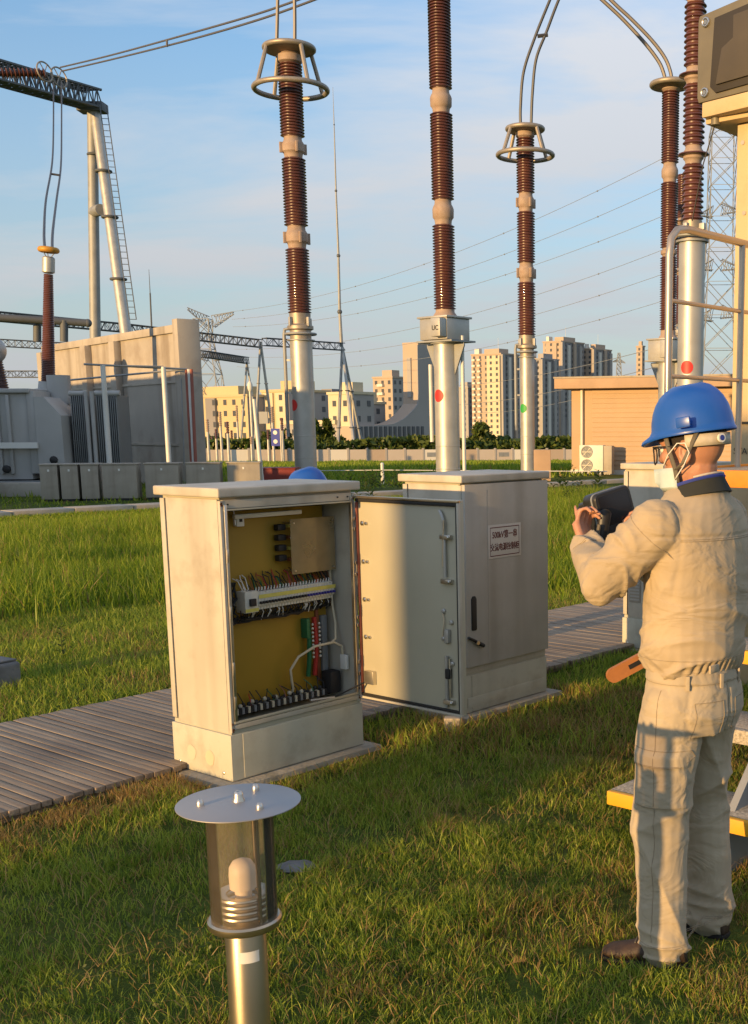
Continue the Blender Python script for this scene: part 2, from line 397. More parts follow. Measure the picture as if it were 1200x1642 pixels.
def grass_material(name, lo, hi, trans=0.45):
    m = bpy.data.materials.new(name); m.use_nodes = True
    N, L = m.node_tree.nodes, m.node_tree.links; N.remove(pbsdf(m))
    out = N['Material Output']
    g = N.new('ShaderNodeNewGeometry'); t = N.new('ShaderNodeTexCoord')
    nz = N.new('ShaderNodeTexNoise'); nz.inputs['Scale'].default_value = 2.2; nz.inputs['Detail'].default_value = 6; nz.inputs['Roughness'].default_value = 0.65; L.new(t.outputs['Object'], nz.inputs['Vector'])
    ad = N.new('ShaderNodeMath'); ad.operation = 'ADD'; L.new(g.outputs['Random Per Island'], ad.inputs[0]); L.new(nz.outputs[0], ad.inputs[1])
    r = N.new('ShaderNodeMapRange'); r.inputs[1].default_value = 0.55; r.inputs[2].default_value = 1.40; L.new(ad.outputs[0], r.inputs[0])
    mx = N.new('ShaderNodeMixRGB'); L.new(r.outputs[0], mx.inputs[0]); mx.inputs[1].default_value = (*lo, 1); mx.inputs[2].default_value = (*hi, 1)
    d = N.new('ShaderNodeBsdfDiffuse'); L.new(mx.outputs[0], d.inputs[0])
    tr = N.new('ShaderNodeBsdfTranslucent'); L.new(mx.outputs[0], tr.inputs[0])
    gl = N.new('ShaderNodeBsdfGlossy'); gl.inputs[1].default_value = 0.45; gl.inputs[0].default_value = (0.9, 0.9, 0.8, 1)
    m1 = N.new('ShaderNodeMixShader'); m1.inputs[0].default_value = trans; L.new(d.outputs[0], m1.inputs[1]); L.new(tr.outputs[0], m1.inputs[2])
    m2 = N.new('ShaderNodeMixShader'); m2.inputs[0].default_value = 0.02; L.new(m1.outputs[0], m2.inputs[1]); L.new(gl.outputs[0], m2.inputs[2])
    L.new(m2.outputs[0], out.inputs[0])
    return m
M['blade'] = grass_material('grass_blade', (0.110, 0.200, 0.018), (0.430, 0.490, 0.062))
M['blade_dry'] = grass_material('dry_grass_blade', (0.25, 0.15, 0.045), (0.48, 0.33, 0.13))
M['blade_tall'] = grass_material('tall_grass_blade', (0.115, 0.205, 0.010), (0.32, 0.385, 0.034))
M['weed_leaf'] = grass_material('weed_leaf', (0.03, 0.065, 0.012), (0.10, 0.13, 0.03))

npr = np.random.default_rng(11)
_lat = npr.random((64, 64))
def vnoise(x, y, sc_):
    x = np.asarray(x) * sc_ + 100.0; y = np.asarray(y) * sc_ + 100.0
    xi, yi = np.floor(x).astype(int), np.floor(y).astype(int); fx, fy = x - xi, y - yi
    fx, fy = fx * fx * (3 - 2 * fx), fy * fy * (3 - 2 * fy)
    g = lambda a, b: _lat[a % 64, b % 64]
    return (g(xi, yi) * (1 - fx) + g(xi + 1, yi) * fx) * (1 - fy) + (g(xi, yi + 1) * (1 - fx) + g(xi + 1, yi + 1) * fx) * fy
def fnoise(x, y, s): return 0.55 * vnoise(x, y, s) + 0.3 * vnoise(x + 7, y - 3, s * 2.1) + 0.15 * vnoise(x - 5, y + 9, s * 4.3)

DECK_C0, DECK_C1, DECK_Z = 4.70, 6.20, 0.06
def to_sc(x, y): return x * TX + y * TY, -x * TY + y * TX
def tall_edge(s): return np.where(s < 6.0, 9.7, np.where(s > 9.0, 6.75, 9.7 - (s - 6.0) / 3.0 * 2.95))
def keep(x, y, pad=0.02):
    s, c = to_sc(x, y)
    k = ~((c > DECK_C0 - pad) & (c < DECK_C1 + pad) & (s > -2))
    for s0, s1 in ((3.178, 3.998), (4.773, 5.535), (7.03, 7.79)):
        k &= ~((s > s0 - 0.10) & (s < s1 + 0.10) & (c > 4.20) & (c < 4.9))
    k &= ~((c > 22.35) & (c < 23.15))
    for ax_, ay_, bx_, by_ in ((0.265, 3.375, 0.10, 3.42), (0.50, 3.58, 0.37, 3.68)):
        tt_ = np.clip(((x - ax_) * (bx_ - ax_) + (y - ay_) * (by_ - ay_)) / ((bx_ - ax_) ** 2 + (by_ - ay_) ** 2), -0.5, 1.1); k &= np.hypot(x - ax_ - tt_ * (bx_ - ax_), y - ay_ - tt_ * (by_ - ay_)) > 0.062
    k &= (x + 0.637) ** 2 + (y - 2.2) ** 2 > 0.05 ** 2
    k &= (x + 1.005) ** 2 * 0.8 + (y - 4.175) ** 2 > 0.07 ** 2
    return k
def blades(name, x, y, length, width, segs, m, lean=0.55, label=None, dry=None, mdry=None, zz=None):
    n = len(x)
    az = npr.random(n) * 2 * np.pi; fa = npr.random(n) * 2 * np.pi
    ln = np.abs(npr.normal(lean, 0.28, n)); ln = np.clip(ln, 0.02, 1.35)
    dirx, diry = np.cos(az), np.sin(az); wx, wy = np.cos(fa), np.sin(fa)
    z0 = np.zeros(n) if zz is None else zz
    V = []; ts = np.linspace(0, 1, segs + 1)
    for i, t in enumerate(ts):
        bend = ln * t * t * length * 0.8 + 0.15 * ln * length * t
        h = length * t * np.cos(ln * t * 0.75)
        cx, cy, cz = x + dirx * bend, y + diry * bend, z0 + h - 0.004
        if i < segs:
            w = width * (1 - 0.55 * t) * 0.5
            V += [np.stack([cx - wx * w, cy - wy * w, cz], 1), np.stack([cx + wx * w, cy + wy * w, cz], 1)]
        else: V.append(np.stack([cx, cy, cz], 1))
    k = 2 * segs + 1
    vv = np.stack(V, 1).reshape(-1, 3)
    tri = []
    for i in range(segs - 1): tri += [(2 * i, 2 * i + 1, 2 * i + 3), (2 * i, 2 * i + 3, 2 * i + 2)]
    tri.append((2 * segs - 2, 2 * segs - 1, 2 * segs))
    tri = np.array(tri); F = (np.arange(n)[:, None, None] * k + tri[None]).reshape(-1, 3)
    me = bpy.data.meshes.new(name)
    me.vertices.add(len(vv)); me.vertices.foreach_set('co', vv.astype(np.float32).ravel())
    me.loops.add(F.size); me.loops.foreach_set('vertex_index', F.astype(np.int32).ravel())
    me.polygons.add(len(F)); me.polygons.foreach_set('loop_start', np.arange(0, F.size, 3, dtype=np.int32))
    me.materials.append(M[m])
    if mdry is not None:
        me.materials.append(M[mdry]); me.polygons.foreach_set('material_index', np.repeat(dry.astype(np.int32), len(tri)))
    me.update(calc_edges=True); me.validate()
    o = bpy.data.objects.new(name, me); COL.objects.link(o)
    return tag(o, label, 'grass', kind='stuff')
def wedge(n, y0, y1, margin):
    y = np.sqrt(npr.random(n) * (y1 ** 2 - y0 ** 2) + y0 ** 2)
    u0, u1 = -898 / F_PX, 302 / F_PX
    x = u0 * y - margin + npr.random(n) * ((u1 - u0) * y + 2 * margin)
    return x, y
def drymask(x, y):
    s, c = to_sc(x, y)
    p = np.clip((fnoise(x, y, 1.9) - 0.52) * 4.5, 0, 0.6)
    edge = np.zeros_like(p)
    for s0, s1 in ((3.1, 4.05), (4.7, 5.6)):
        ds = np.maximum(np.maximum(s0 - s, s - s1), 0); dc = np.maximum(np.maximum(4.3 - c, c - 4.9), 0)
        edge = np.maximum(edge, np.clip(1 - np.hypot(ds, dc) / 0.26, 0, 1))
    edge = np.maximum(edge, np.clip(1 - np.abs(c - 4.55) / 0.17, 0, 1) * (s < 3.2) * 0.9)
    edge = np.maximum(edge, np.clip(1 - np.hypot(s - 5.6, c - 3.9) / 0.55, 0, 1) * 0.9)
    edge = np.maximum(edge, np.clip(1.2 - np.hypot(s - 4.9, (c - 3.1) * 0.8) / 0.75, 0, 1) * 0.75)
    return npr.random(len(x)) < np.clip(p * 0.62 + 0.05 + edge * (0.35 + 0.7 * fnoise(x, y, 3.0)), 0, 0.95)
# mown lawn close to the camera
x, y = wedge(290000, 1.75, 5.6, 0.9)
k = keep(x, y); x, y = x[k], y[k]
bare = fnoise(x + 40, y, 2.2); k = npr.random(len(x)) < np.clip((0.72 - bare) * 5, 0.30, 1) * np.clip((fnoise(x, y + 60, 9.0) - 0.27) * 4.5, 0.22, 1); x, y = x[k], y[k]
cl = fnoise(x, y + 20, 3.2)
blades('lawn_grass', x, y, (0.022 + 0.040 * npr.random(len(x))) * (0.35 + 1.45 * cl), 0.0026 + 0.0022 * npr.random(len(x)), 3, 'blade',
       label='mown green lawn grass with dry patches in the foreground', dry=drymask(x, y), mdry='blade_dry')
x, y = wedge(9000, 1.9, 6.5, 0.5); k = keep(x, y); x, y = x[k], y[k]
blades('straw_litter', x, y, 0.03 + 0.06 * npr.random(len(x)), 0.0022 + 0.002 * npr.random(len(x)), 2, 'blade_dry', lean=1.25, label='dry straw litter scattered through the foreground lawn', zz=0.012 + 0.02 * npr.random(len(x)))
x, y = wedge(230000, 5.6, 13.5, 1.2)
s_, c_ = to_sc(x, y)
k = keep(x, y) & (c_ < tall_edge(s_) + 0.25 * npr.normal(0, 1, len(x))); x, y = x[k], y[k]
blades('lawn_grass', x, y, (0.045 + 0.06 * npr.random(len(x))) * (0.6 + 0.9 * fnoise(x, y, 2.0)), 0.005 + 0.004 * npr.random(len(x)), 2, 'blade',
       label='mown green grass beside and behind the timber walkway', dry=drymask(x, y), mdry='blade_dry')
x, y = wedge(260000, 8.0, 27.0, 1.5)
s_, c_ = to_sc(x, y)
k = keep(x, y, 0.1) & (c_ > tall_edge(s_) + 0.25 * npr.normal(0, 1, len(x))) & (c_ < 22.3); x, y = x[k], y[k]
tl = fnoise(x, y, 0.8)
blades('tall_grass', x, y, (0.14 + 0.22 * npr.random(len(x))) * (0.45 + 1.15 * tl) * np.clip((21.5 - c_[k]) / 6.0, 0.22, 1), 0.007 + 0.008 * npr.random(len(x)), 2, 'blade_tall', lean=0.4,
       label='tall unmown grass beyond the walkway', dry=npr.random(len(x)) < 0.06, mdry='blade_dry')
x, y = wedge(190000, 17.0, 120.0, 4.0)
s_, c_ = to_sc(x, y); k = (c_ > 23.2); x, y = x[k], y[k]
gz = np.array([ground_z(v) for v in y])
blades('meadow_grass', x, y, (0.07 + 0.12 * npr.random(len(x))) * (0.3 + 1.4 * fnoise(x, y, 0.3)) * np.sqrt(y / 30.0), y * (0.0010 + 0.0012 * npr.random(len(x))), 1, 'blade_tall', lean=0.5,
       label='open green field reaching to the boundary wall', dry=npr.random(len(x)) < 0.05, mdry='blade_dry', zz=gz)

# ---------------------------------------------------------------- walkway of planks
def wood_material():
    m = bpy.data.materials.new('weathered_plank'); m.use_nodes = True
    N, L = m.node_tree.nodes, m.node_tree.links; b = pbsdf(m)
    t = N.new('ShaderNodeTexCoord'); oi = N.new('ShaderNodeObjectInfo')
    mp = N.new('ShaderNodeMapping'); mp.inputs['Scale'].default_value = (55, 2.2, 55); L.new(t.outputs['Object'], mp.inputs[0])
    off = N.new('ShaderNodeVectorMath'); off.operation = 'ADD'; L.new(mp.outputs[0], off.inputs[0]); 
    mu = N.new('ShaderNodeMath'); mu.operation = 'MULTIPLY'; mu.inputs[1].default_value = 57; L.new(oi.outputs['Random'], mu.inputs[0]); L.new(mu.outputs[0], off.inputs[1])
    n = N.new('ShaderNodeTexNoise'); n.inputs['Scale'].default_value = 1; n.inputs['Detail'].default_value = 7; n.inputs['Roughness'].default_value = 0.65; L.new(off.outputs[0], n.inputs['Vector'])
    r = N.new('ShaderNodeValToRGB'); L.new(n.outputs[0], r.inputs[0]); e = r.color_ramp.elements
    e[0].position = 0.3; e[0].color = (0.20, 0.14, 0.095, 1); e[1].position = 0.7; e[1].color = (0.41, 0.32, 0.22, 1)
    mr = N.new('ShaderNodeMapRange'); mr.inputs[3].default_value = 0.80; mr.inputs[4].default_value = 1.15; L.new(oi.outputs['Random'], mr.inputs[0])
    hs = N.new('ShaderNodeHueSaturation'); L.new(mr.outputs[0], hs.inputs['Value']); L.new(r.outputs[0], hs.inputs['Color'])
    g = N.new('ShaderNodeNewGeometry'); n2 = N.new('ShaderNodeTexNoise'); n2.inputs['Scale'].default_value = 1.3; n2.inputs['Detail'].default_value = 5; L.new(g.outputs['Position'], n2.inputs['Vector'])
    m3 = N.new('ShaderNodeMapRange'); m3.inputs[1].default_value = 0.48; m3.inputs[2].default_value = 0.66; m3.inputs[4].default_value = 0.4; L.new(n2.outputs[0], m3.inputs[0])
    mx = N.new('ShaderNodeMixRGB'); L.new(m3.outputs[0], mx.inputs[0]); L.new(hs.outputs[0], mx.inputs[1]); mx.inputs[2].default_value = (0.11, 0.08, 0.065, 1)
    L.new(mx.outputs[0], b.inputs['Base Color']); b.inputs['Roughness'].default_value = 0.75
    bp = N.new('ShaderNodeBump'); bp.inputs['Strength'].default_value = 0.5; bp.inputs['Distance'].default_value = 0.004; L.new(n.outputs[0], bp.inputs['Height']); L.new(bp.outputs[0], b.inputs['Normal'])
    return m
M['wood'] = wood_material()
deck = thing('boardwalk', None, None, sc(0, 0, 0), GRID)
deck['kind'] = 'structure'
plank_meshes = []
for q in range(4):
    mb = MB(); w = 0.0222
    mb.box(-w, w, DECK_C0 + 0.003 * ((q * 7) % 3), DECK_C1, DECK_Z - 0.026, DECK_Z)
    plank_meshes.append(mb.mesh('plank', 'wood', bevel=0.0025, bseg=2))
for i in range(270):
    o = bpy.data.objects.new('plank', plank_meshes[i % 4]); COL.objects.link(o); o.parent = deck
    o.location = (-0.6 + i * 0.0495, RNG.uniform(-0.008, 0.008), RNG.uniform(-0.0008, 0.0008)); o.rotation_euler = (0, RNG.uniform(-0.015, 0.015), RNG.uniform(-0.001, 0.001))
for c in (DECK_C0 + 0.06, 5.45, DECK_C1 - 0.06):
    mb = MB(); mb.box(-0.65, 12.8, c - 0.02, c + 0.02, -0.05, DECK_Z - 0.03); mb.build('bearer', 'wood', deck)

# ---------------------------------------------------------------- concrete pads
def pad(s0, s1, c0, c1):
    mb = MB(); o = sc(s0, c0, 0)
    mb.box(-0.02, s1 - s0 + 0.02, -0.02, c1 - c0, -0.1, 0.027)
    p = mb.build('concrete_pad', 'slab', bevel=0.012); p.location = o; p.rotation_euler = (0, 0, GRID); tag(p, kind='structure')
pad(3.14, 4.04, 4.305, 4.85); pad(4.735, 5.59, 4.305, 4.85); pad(6.99, 7.83, 4.305, 4.85)

# ---------------------------------------------------------------- bollard lamp
def glass_material():
    m = bpy.data.materials.new('dusty_lamp_glass'); m.use_nodes = True
    N, L = m.node_tree.nodes, m.node_tree.links; N.remove(pbsdf(m)); out = N['Material Output']
    tr = N.new('ShaderNodeBsdfTransparent'); tr.inputs[0].default_value = (0.96, 0.94, 0.91, 1)
    df = N.new('ShaderNodeBsdfDiffuse'); df.inputs[0].default_value = (0.55, 0.48, 0.38, 1)
    gl = N.new('ShaderNodeBsdfGlossy'); gl.inputs[1].default_value = 0.05
    nz = N.new('ShaderNodeTexNoise'); nz.inputs['Scale'].default_value = 14; t = N.new('ShaderNodeTexCoord'); L.new(t.outputs['Object'], nz.inputs['Vector'])
    mr = N.new('ShaderNodeMapRange'); mr.inputs[3].default_value = 0.05; mr.inputs[4].default_value = 0.15; L.new(nz.outputs[0], mr.inputs[0])
    a = N.new('ShaderNodeMixShader'); L.new(mr.outputs[0], a.inputs[0]); L.new(tr.outputs[0], a.inputs[1]); L.new(df.outputs[0], a.inputs[2])
    fr = N.new('ShaderNodeFresnel'); fr.inputs[0].default_value = 1.35
    b = N.new('ShaderNodeMixShader'); L.new(fr.outputs[0], b.inputs[0]); L.new(a.outputs[0], b.inputs[1]); L.new(gl.outputs[0], b.inputs[2]); L.new(b.outputs[0], out.inputs[0])
    return m
M['lampglass'] = glass_material()
lamp = thing('bollard_lamp', 'stainless bollard garden lamp with flat disc top and clear glass in the foreground lawn', 'lamp', (-0.637, 2.2, 0))
DZ = 0.920
MB().lathe([(0.0405, -0.05), (0.0405, 0.662), (0.036, 0.672)], n=40).build('pole', 'steel_bronze', lamp)
MB().lathe([(0.03, 0.664), (0.070, 0.664), (0.073, 0.668), (0.073, 0.678), (0.069, 0.682), (0.03, 0.682)], n=48, cap=False).build('base_ring', 'steel_bronze', lamp)
MB().lathe([(0.0655, 0.680), (0.0655, 0.917), (0.0630, 0.917), (0.0630, 0.680), (0.0655, 0.680)], n=48, cap=False).build('glass_cylinder', 'lampglass', lamp)
for i in range(4):
    z = 0.690 + i * 0.0125
    MB().lathe([(0.034, z), (0.052, z - 0.001), (0.0545, z + 0.002), (0.0535, z + 0.0055), (0.051, z + 0.0065), (0.034, z + 0.004), (0.034, z)], n=40, cap=False).build('louvre_ring', 'steel', lamp)
MB().lathe([(0.016, 0.682), (0.017, 0.738), (0.026, 0.742), (0.027, 0.770), (0.0255, 0.786), (0.019, 0.797), (0.008, 0.802), (0.001, 0.803)], n=28).build('bulb', 'bulb', lamp)
for ang in (200, 318, 78):
    a = math.radians(ang); px, py = 0.057 * math.cos(a), 0.057 * math.sin(a)
    r_ = MB().cyl((px, py, 0.68), (px, py, DZ), 0.0042, n=12).build('rod', 'steel_bronze', lamp)
    MB().lathe([(0.0075, DZ + 0.001), (0.0075, DZ + 0.006), (0.0062, DZ + 0.011), (0.0035, DZ + 0.0145), (0.0008, DZ + 0.0155)], (px * 1.28, py * 1.28, 0.0), n=12).build('cap_nut', 'steel', lamp)
MB().lathe([(0.118, DZ - 0.0025), (0.1205, DZ - 0.0015), (0.1205, DZ), (0.119, DZ + 0.0008), (0.001, DZ + 0.0022)], n=64).build('disc_cap', 'disc', lamp)
MB().lathe([(0.0125, DZ + 0.002), (0.0125, DZ + 0.004), (0.0095, DZ + 0.010), (0.0095, DZ + 0.016), (0.0075, DZ + 0.021), (0.004, DZ + 0.0235), (0.0008, DZ + 0.024)], n=6 * 3).build('centre_nut', 'steel', lamp)
mb = MB(); n = 9
for i in range(n):
    a = math.radians(-96 + i * 58 / (n - 1)); rr = 0.0411
    mb.v += [(rr * math.cos(a), rr * math.sin(a), 0.597), (rr * math.cos(a), rr * math.sin(a), 0.621)]
mb.f = [(2 * i, 2 * i + 2, 2 * i + 3, 2 * i + 1) for i in range(n - 1)]
mb.build('sticker', 'white', lamp)

# ---------------------------------------------------------------- cabinets
def cabinet_shell(t, w, openf, mbody='cabinet'):
    d = 0.457
    p = MB().box(0, w, 0, d, 0.03, 0.250).build('plinth', 'plinth', t, bevel=0.004)
    MB().box(0.066, w - 0.078, -0.0035, 0.01, 0.036, 0.246).build('front_panel', 'plinth', p, bevel=0.0015)
    for yy in (0.064, 0.404):
        MB().lathe([(0.008, 0), (0.008, 0.003), (0.005, 0.005)], (-0.0005, yy, 0.062), n=10, R=Matrix.Rotation(-math.pi / 2, 3, 'Y')).build('screw', 'steel', p)
    x0, x1 = 0.008, w - 0.008
    z0, z1 = 0.256, 1.340
    th = 0.012
    MB().box(x0, x0 + th, 0.022, d - 0.045, z0, z1 - 0.006).build('side_panel', mbody, t, bevel=0.003)
    MB().box(x0 - 0.004, x0 + th, d - 0.038, d - 0.004, z0 + 0.018, z1 - 0.012).build('rear_edge', mbody, t, bevel=0.003)
    MB().box(x1 - th, x1, 0.022, d - 0.01, z0, z1).build('side_panel', mbody, t, bevel=0.003)
    MB().box(x0 + th, x1 - th, d - 0.03, d - 0.01, z0, z1).build('back_panel', 'cabinet_inner', t)
    MB().box(x0 + 0.002, x1 - 0.002, 0.006, d - 0.012, z0 - 0.005, z0 + 0.014).build('bottom_plate', 'cabinet_inner', t)
    MB().box(x0 + th, x1 - th, 0.02, d - 0.03, z1 - 0.014, z1).build('top_plate', 'cabinet_inner', t)
    MB().box(-0.016, w + 0.016, -0.022, d + 0.016, 1.3425, 1.386).build('lid', 'cabinet', t, bevel=0.009, bseg=3)
    return x0, x1, z0, z1
W1 = 0.818
c1 = thing('control_cabinet', 'open outdoor control cabinet with yellow mounting plate inside and door swung wide', 'cabinet', sc(3.178, 4.355, 0), GRID)
x0, x1, z0, z1 = cabinet_shell(c1, W1, True)
# front frame of the opening
MB().box(x0, x0 + 0.016, 0.0, 0.020, z0 + 0.004, z1 - 0.012).build('jamb', 'cabinet', c1, bevel=0.003)
MB().box(x0 + 0.018, x0 + 0.034, -0.006, 0.012, z0 + 0.055, z1 - 0.03).build('jamb_lip', 'steel', c1, bevel=0.004)
MB().box(x1 - 0.016, x1, 0.0, 0.020, z0 + 0.004, z1 - 0.012).build('jamb', 'cabinet', c1, bevel=0.003)
MB().box(x1 - 0.030, x1 - 0.019, -0.006, 0.012, z0 + 0.055, z1 - 0.03).build('jamb_lip', 'steel', c1, bevel=0.004)
MB().box(x0 + 0.017, x1 - 0.017, 0.002, 0.020, z1 - 0.048, z1 - 0.010).build('header_rail', 'cabinet', c1, bevel=0.002)
MB().box(x0 + 0.017, x1 - 0.017, -0.004, 0.004, z1 - 0.058, z1 - 0.050).build('header_lip', 'cabinet_inner', c1, bevel=0.002)
MB().box(x0 + 0.017, x1 - 0.017, 0.0, 0.030, z0 + 0.016, z0 + 0.040).build('sill', 'cabinet', c1, bevel=0.003)
MB().box(x0 + 0.017, x1 - 0.017, -0.004, 0.004, z0 + 0.044, z0 + 0.056).build('sill_lip', 'cabinet_inner', c1, bevel=0.002)
for x_ in (0.05, 0.70, 0.765):
    MB().cyl((x_, 0.0015, z1 - 0.029), (x_, -0.003, z1 - 0.029), 0.004, n=10).build('rivet', 'dark', c1)
for k, (yy, zc, mm) in enumerate(((0.309, 0.121, 'patch_grey'), (0.168, 0.118, 'patch_pink'))):
    poly = [(0.037 * math.cos(2 * math.pi * i / 14) * RNG.uniform(0.85, 1.05), 0.037 * math.sin(2 * math.pi * i / 14) * RNG.uniform(0.9, 1.1)) for i in range(14)]
    mb = MB(); mb.prism([(yy + a, zc + b_) for a, b_ in poly], 0, 0.0012, R=Matrix(((0, 0, -1), (1, 0, 0), (0, 1, 0)))); mb.v = [(v[0] - 0.0005, v[1], v[2]) for v in mb.v]
    mb.build('knockout_patch', mm, c1, smooth=0)
M['rust'] = mat('rust_bloom', (0.16, 0.055, 0.02), 0.9, 0, 0.35, 40, 0.3, 200)
def bloom(cx, cz, r, y, parent, n=16):
    poly = [(cx + r * math.cos(2 * math.pi * i / n) * RNG.uniform(0.5, 1.1), cz + 1.5 * r * math.sin(2 * math.pi * i / n) * RNG.uniform(0.5, 1.1)) for i in range(n)]
    mb = MB(); mb.prism(poly, 0, 0.0008, R=Matrix(((1, 0, 0), (0, 0, -1), (0, 1, 0)))); mb.v = [(v[0], v[1] + y, v[2]) for v in mb.v]; return mb.build('rust_spot', 'rust', parent, smooth=0)
for cx, cz, r in ((x0 + 0.008, 1.312, 0.008), (x0 + 0.009, 0.272, 0.008), (x0 + 0.007, 0.30, 0.006), (x1 - 0.008, 1.30, 0.006), (x1 - 0.008, 0.285, 0.008), (x1 - 0.009, 0.33, 0.005)): bloom(cx, cz, r, -0.0002, c1)
# inside
YP = 0.20
MB().box(x0 + 0.03, 0.772, YP, YP + 0.012, z0 + 0.03, 1.262).build('mounting_plate', 'yellow', c1, bevel=0.002)
MB().box(0.20, 0.60, YP - 0.05, YP - 0.026, 1.228, 1.250).build('light_tube', 'white', c1, bevel=0.006)
MB().box(x0 + 0.02, 0.785, YP - 0.06, YP + 0.03, 1.288, 1.30).build('light_bracket', 'tank_dark', c1)
sw = MB().box(0.222, 0.266, YP - 0.03, YP, 1.19, 1.246).build('door_switch', 'white', c1, bevel=0.004)
MB().box(0.238, 0.252, YP - 0.034, YP - 0.030, 1.212, 1.226).build('switch_button', 'dark', sw)
MB().cyl((0.215, YP - 0.02, 1.27), (0.213, YP - 0.03, 1.20), 0.003, n=6).build('switch_rod', 'steel', c1)
# breakers on a rail
MB().box(0.17, 0.765, YP - 0.016, YP - 0.001, 0.815, 0.850).build('din_rail', 'steel', c1)
bk = MB(); bk.box(-0.0085, 0.0085, -0.058, 0.0, -0.043, 0.043).box(-0.0085, 0.0085, -0.070, -0.058, -0.024, 0.024)
bkm = bk.mesh('breaker', 'breaker', bevel=0.0015, bseg=1)
lvm = MB().box(-0.005, 0.005, -0.084, -0.070, -0.009, 0.003).mesh('lever', 'dark', bevel=0.001, bseg=1)
lvb = MB().box(-0.005, 0.005, -0.084, -0.070, -0.009, 0.003).mesh('lever', 'blue_lever', bevel=0.001, bseg=1)
for i in range(26):
    xx = 0.292 + i * 0.0183
    b_ = bpy.data.objects.new('breaker', bkm); COL.objects.link(b_); b_.parent = c1; b_.location = (xx, YP - 0.016, 0.835 + (i / 25 - 0.5) * 0.004)
    l_ = bpy.data.objects.new('lever', lvb if i > 15 else lvm); COL.objects.link(l_); l_.parent = b_; l_.location = (0, 0, -0.004)
mc = MB().box(0.205, 0.282, YP - 0.085, YP - 0.016, 0.783, 0.885).build('main_breaker', 'breaker', c1, bevel=0.003)
MB().box(0.228, 0.262, YP - 0.098, YP - 0.085, 0.815, 0.850).build('toggle', 'dark', mc, bevel=0.002)
MB().box(0.205, 0.282, YP - 0.0865, YP - 0.0855, 0.787, 0.803).build('label_strip', 'labelyellow', mc)
MB().box(0.285, 0.765, YP - 0.0885, YP - 0.0870, 0.846, 0.864).build('label_strip', 'labelyellow', c1)
# wires: bundles above and below the breakers
wm = ['dark', 'cable_brown', 'cable_red', 'dark', 'cable_green', 'dark']
for i in range(52):
    xx = 0.21 + i * 0.0107 + RNG.uniform(-0.004, 0.004)
    zt = RNG.uniform(0.91, 0.955)
    MB().tube([(xx, YP - 0.05, 0.876), (xx + RNG.uniform(-.006, .006), YP - 0.058, 0.893), (xx + RNG.uniform(-.012, .012), YP - 0.03, zt), (xx + RNG.uniform(-.02, .02), YP - 0.008, zt + 0.012)], 0.0026, 5).build('wire', wm[RNG.randrange(6)] if i > 3 else 'white', c1)
for i in range(70):
    xx = 0.20 + i * 0.0080 + RNG.uniform(-0.004, 0.004)
    MB().tube([(xx, YP - 0.05, 0.794), (xx + RNG.uniform(-.006, .006), YP - 0.062, 0.775), (xx + RNG.uniform(-.015, .015), YP - 0.04, RNG.uniform(0.735, 0.76)), (xx + RNG.uniform(-.03, .03), YP - 0.02, RNG.uniform(0.735, 0.75))], 0.0028, 5).build('wire', 'dark' if RNG.random() < 0.8 else 'white', c1)
for i in range(5):
    pts = [(0.175 + 0.075 * j + RNG.uniform(-.02, .02), YP - 0.025 - RNG.uniform(0, .02), 0.745 + RNG.uniform(-.013, .013) + 0.01 * (j > 5)) for j in range(9)]
    MB().tube(pts, 0.006, 6).build('wire_bundle', 'dark', c1)
for i in range(6):
    pts = [(0.165 + RNG.uniform(-.025, .03), YP - 0.02 - RNG.uniform(0, .04), 0.93 - j * 0.04) for j in range(6)]
    MB().tube(pts, 0.005, 6).build('wire_bundle', 'dark', c1)
for i in range(26):                                      # numbered ferrules above the breakers
    MB().cyl((0.292 + i * 0.0183, YP - 0.054, 0.880), (0.292 + i * 0.0183, YP - 0.056, 0.896), 0.0042, n=6).build('ferrule', 'white', c1)
for i in range(34):                                      # terminal row along the bottom
    MB().box(0.095 + i * 0.0178, 0.095 + i * 0.0178 + 0.0135, YP - 0.075, YP - 0.052, 0.300, 0.331).build('terminal_block', ('tank_dark', 'dark', 'patch_grey', 'dark')[(i * 7) % 4], c1)
    if i % 2: MB().tube([(0.10 + i * 0.0178, YP - 0.062, 0.331), (0.10 + i * 0.0178 + RNG.uniform(-.01, .01), YP - 0.05, 0.36), (0.10 + i * 0.0178 + RNG.uniform(-.03, .03), YP - 0.02, 0.375 + RNG.uniform(0, .02))], 0.0026, 5).build('wire', wm[RNG.randrange(6)], c1)
# clear cover over a distribution block
cv = MB().box(0.502, 0.782, YP - 0.075, YP - 0.071, 0.937, 1.209).build('clear_cover', 'cover', c1, bevel=0.001)
for xx, zz_ in ((0.52, 1.19), (0.765, 1.19), (0.52, 0.955), (0.765, 0.955)):
    MB().cyl((xx, YP - 0.082, zz_), (xx, YP, zz_), 0.004, n=8).build('standoff', 'steel', cv)
for j in range(4):
    MB().box(0.525, 0.755, YP - 0.03, YP - 0.005, 1.165 - j * 0.055, 1.180 - j * 0.055).build('bus_bar', 'cable_brown' if j % 2 else 'labelyellow', c1, bevel=0.003)
    MB().box(0.45, 0.50, YP - 0.045, YP - 0.01, 1.155 - j * 0.05, 1.185 - j * 0.05).build('bus_clamp', 'dark', c1, bevel=0.006)
for xx, zz_ in ((0.545, 1.115), (0.66, 1.12), (0.555, 1.055), (0.68, 1.05), (0.56, 0.99), (0.70, 1.005)):
    MB().lathe([(0.012, 0), (0.012, 0.012), (0.007, 0.02)], (xx, YP - 0.03, zz_), n=8, R=Matrix.Rotation(math.pi / 2, 3, 'X')).build('terminal_bolt', 'white', c1)
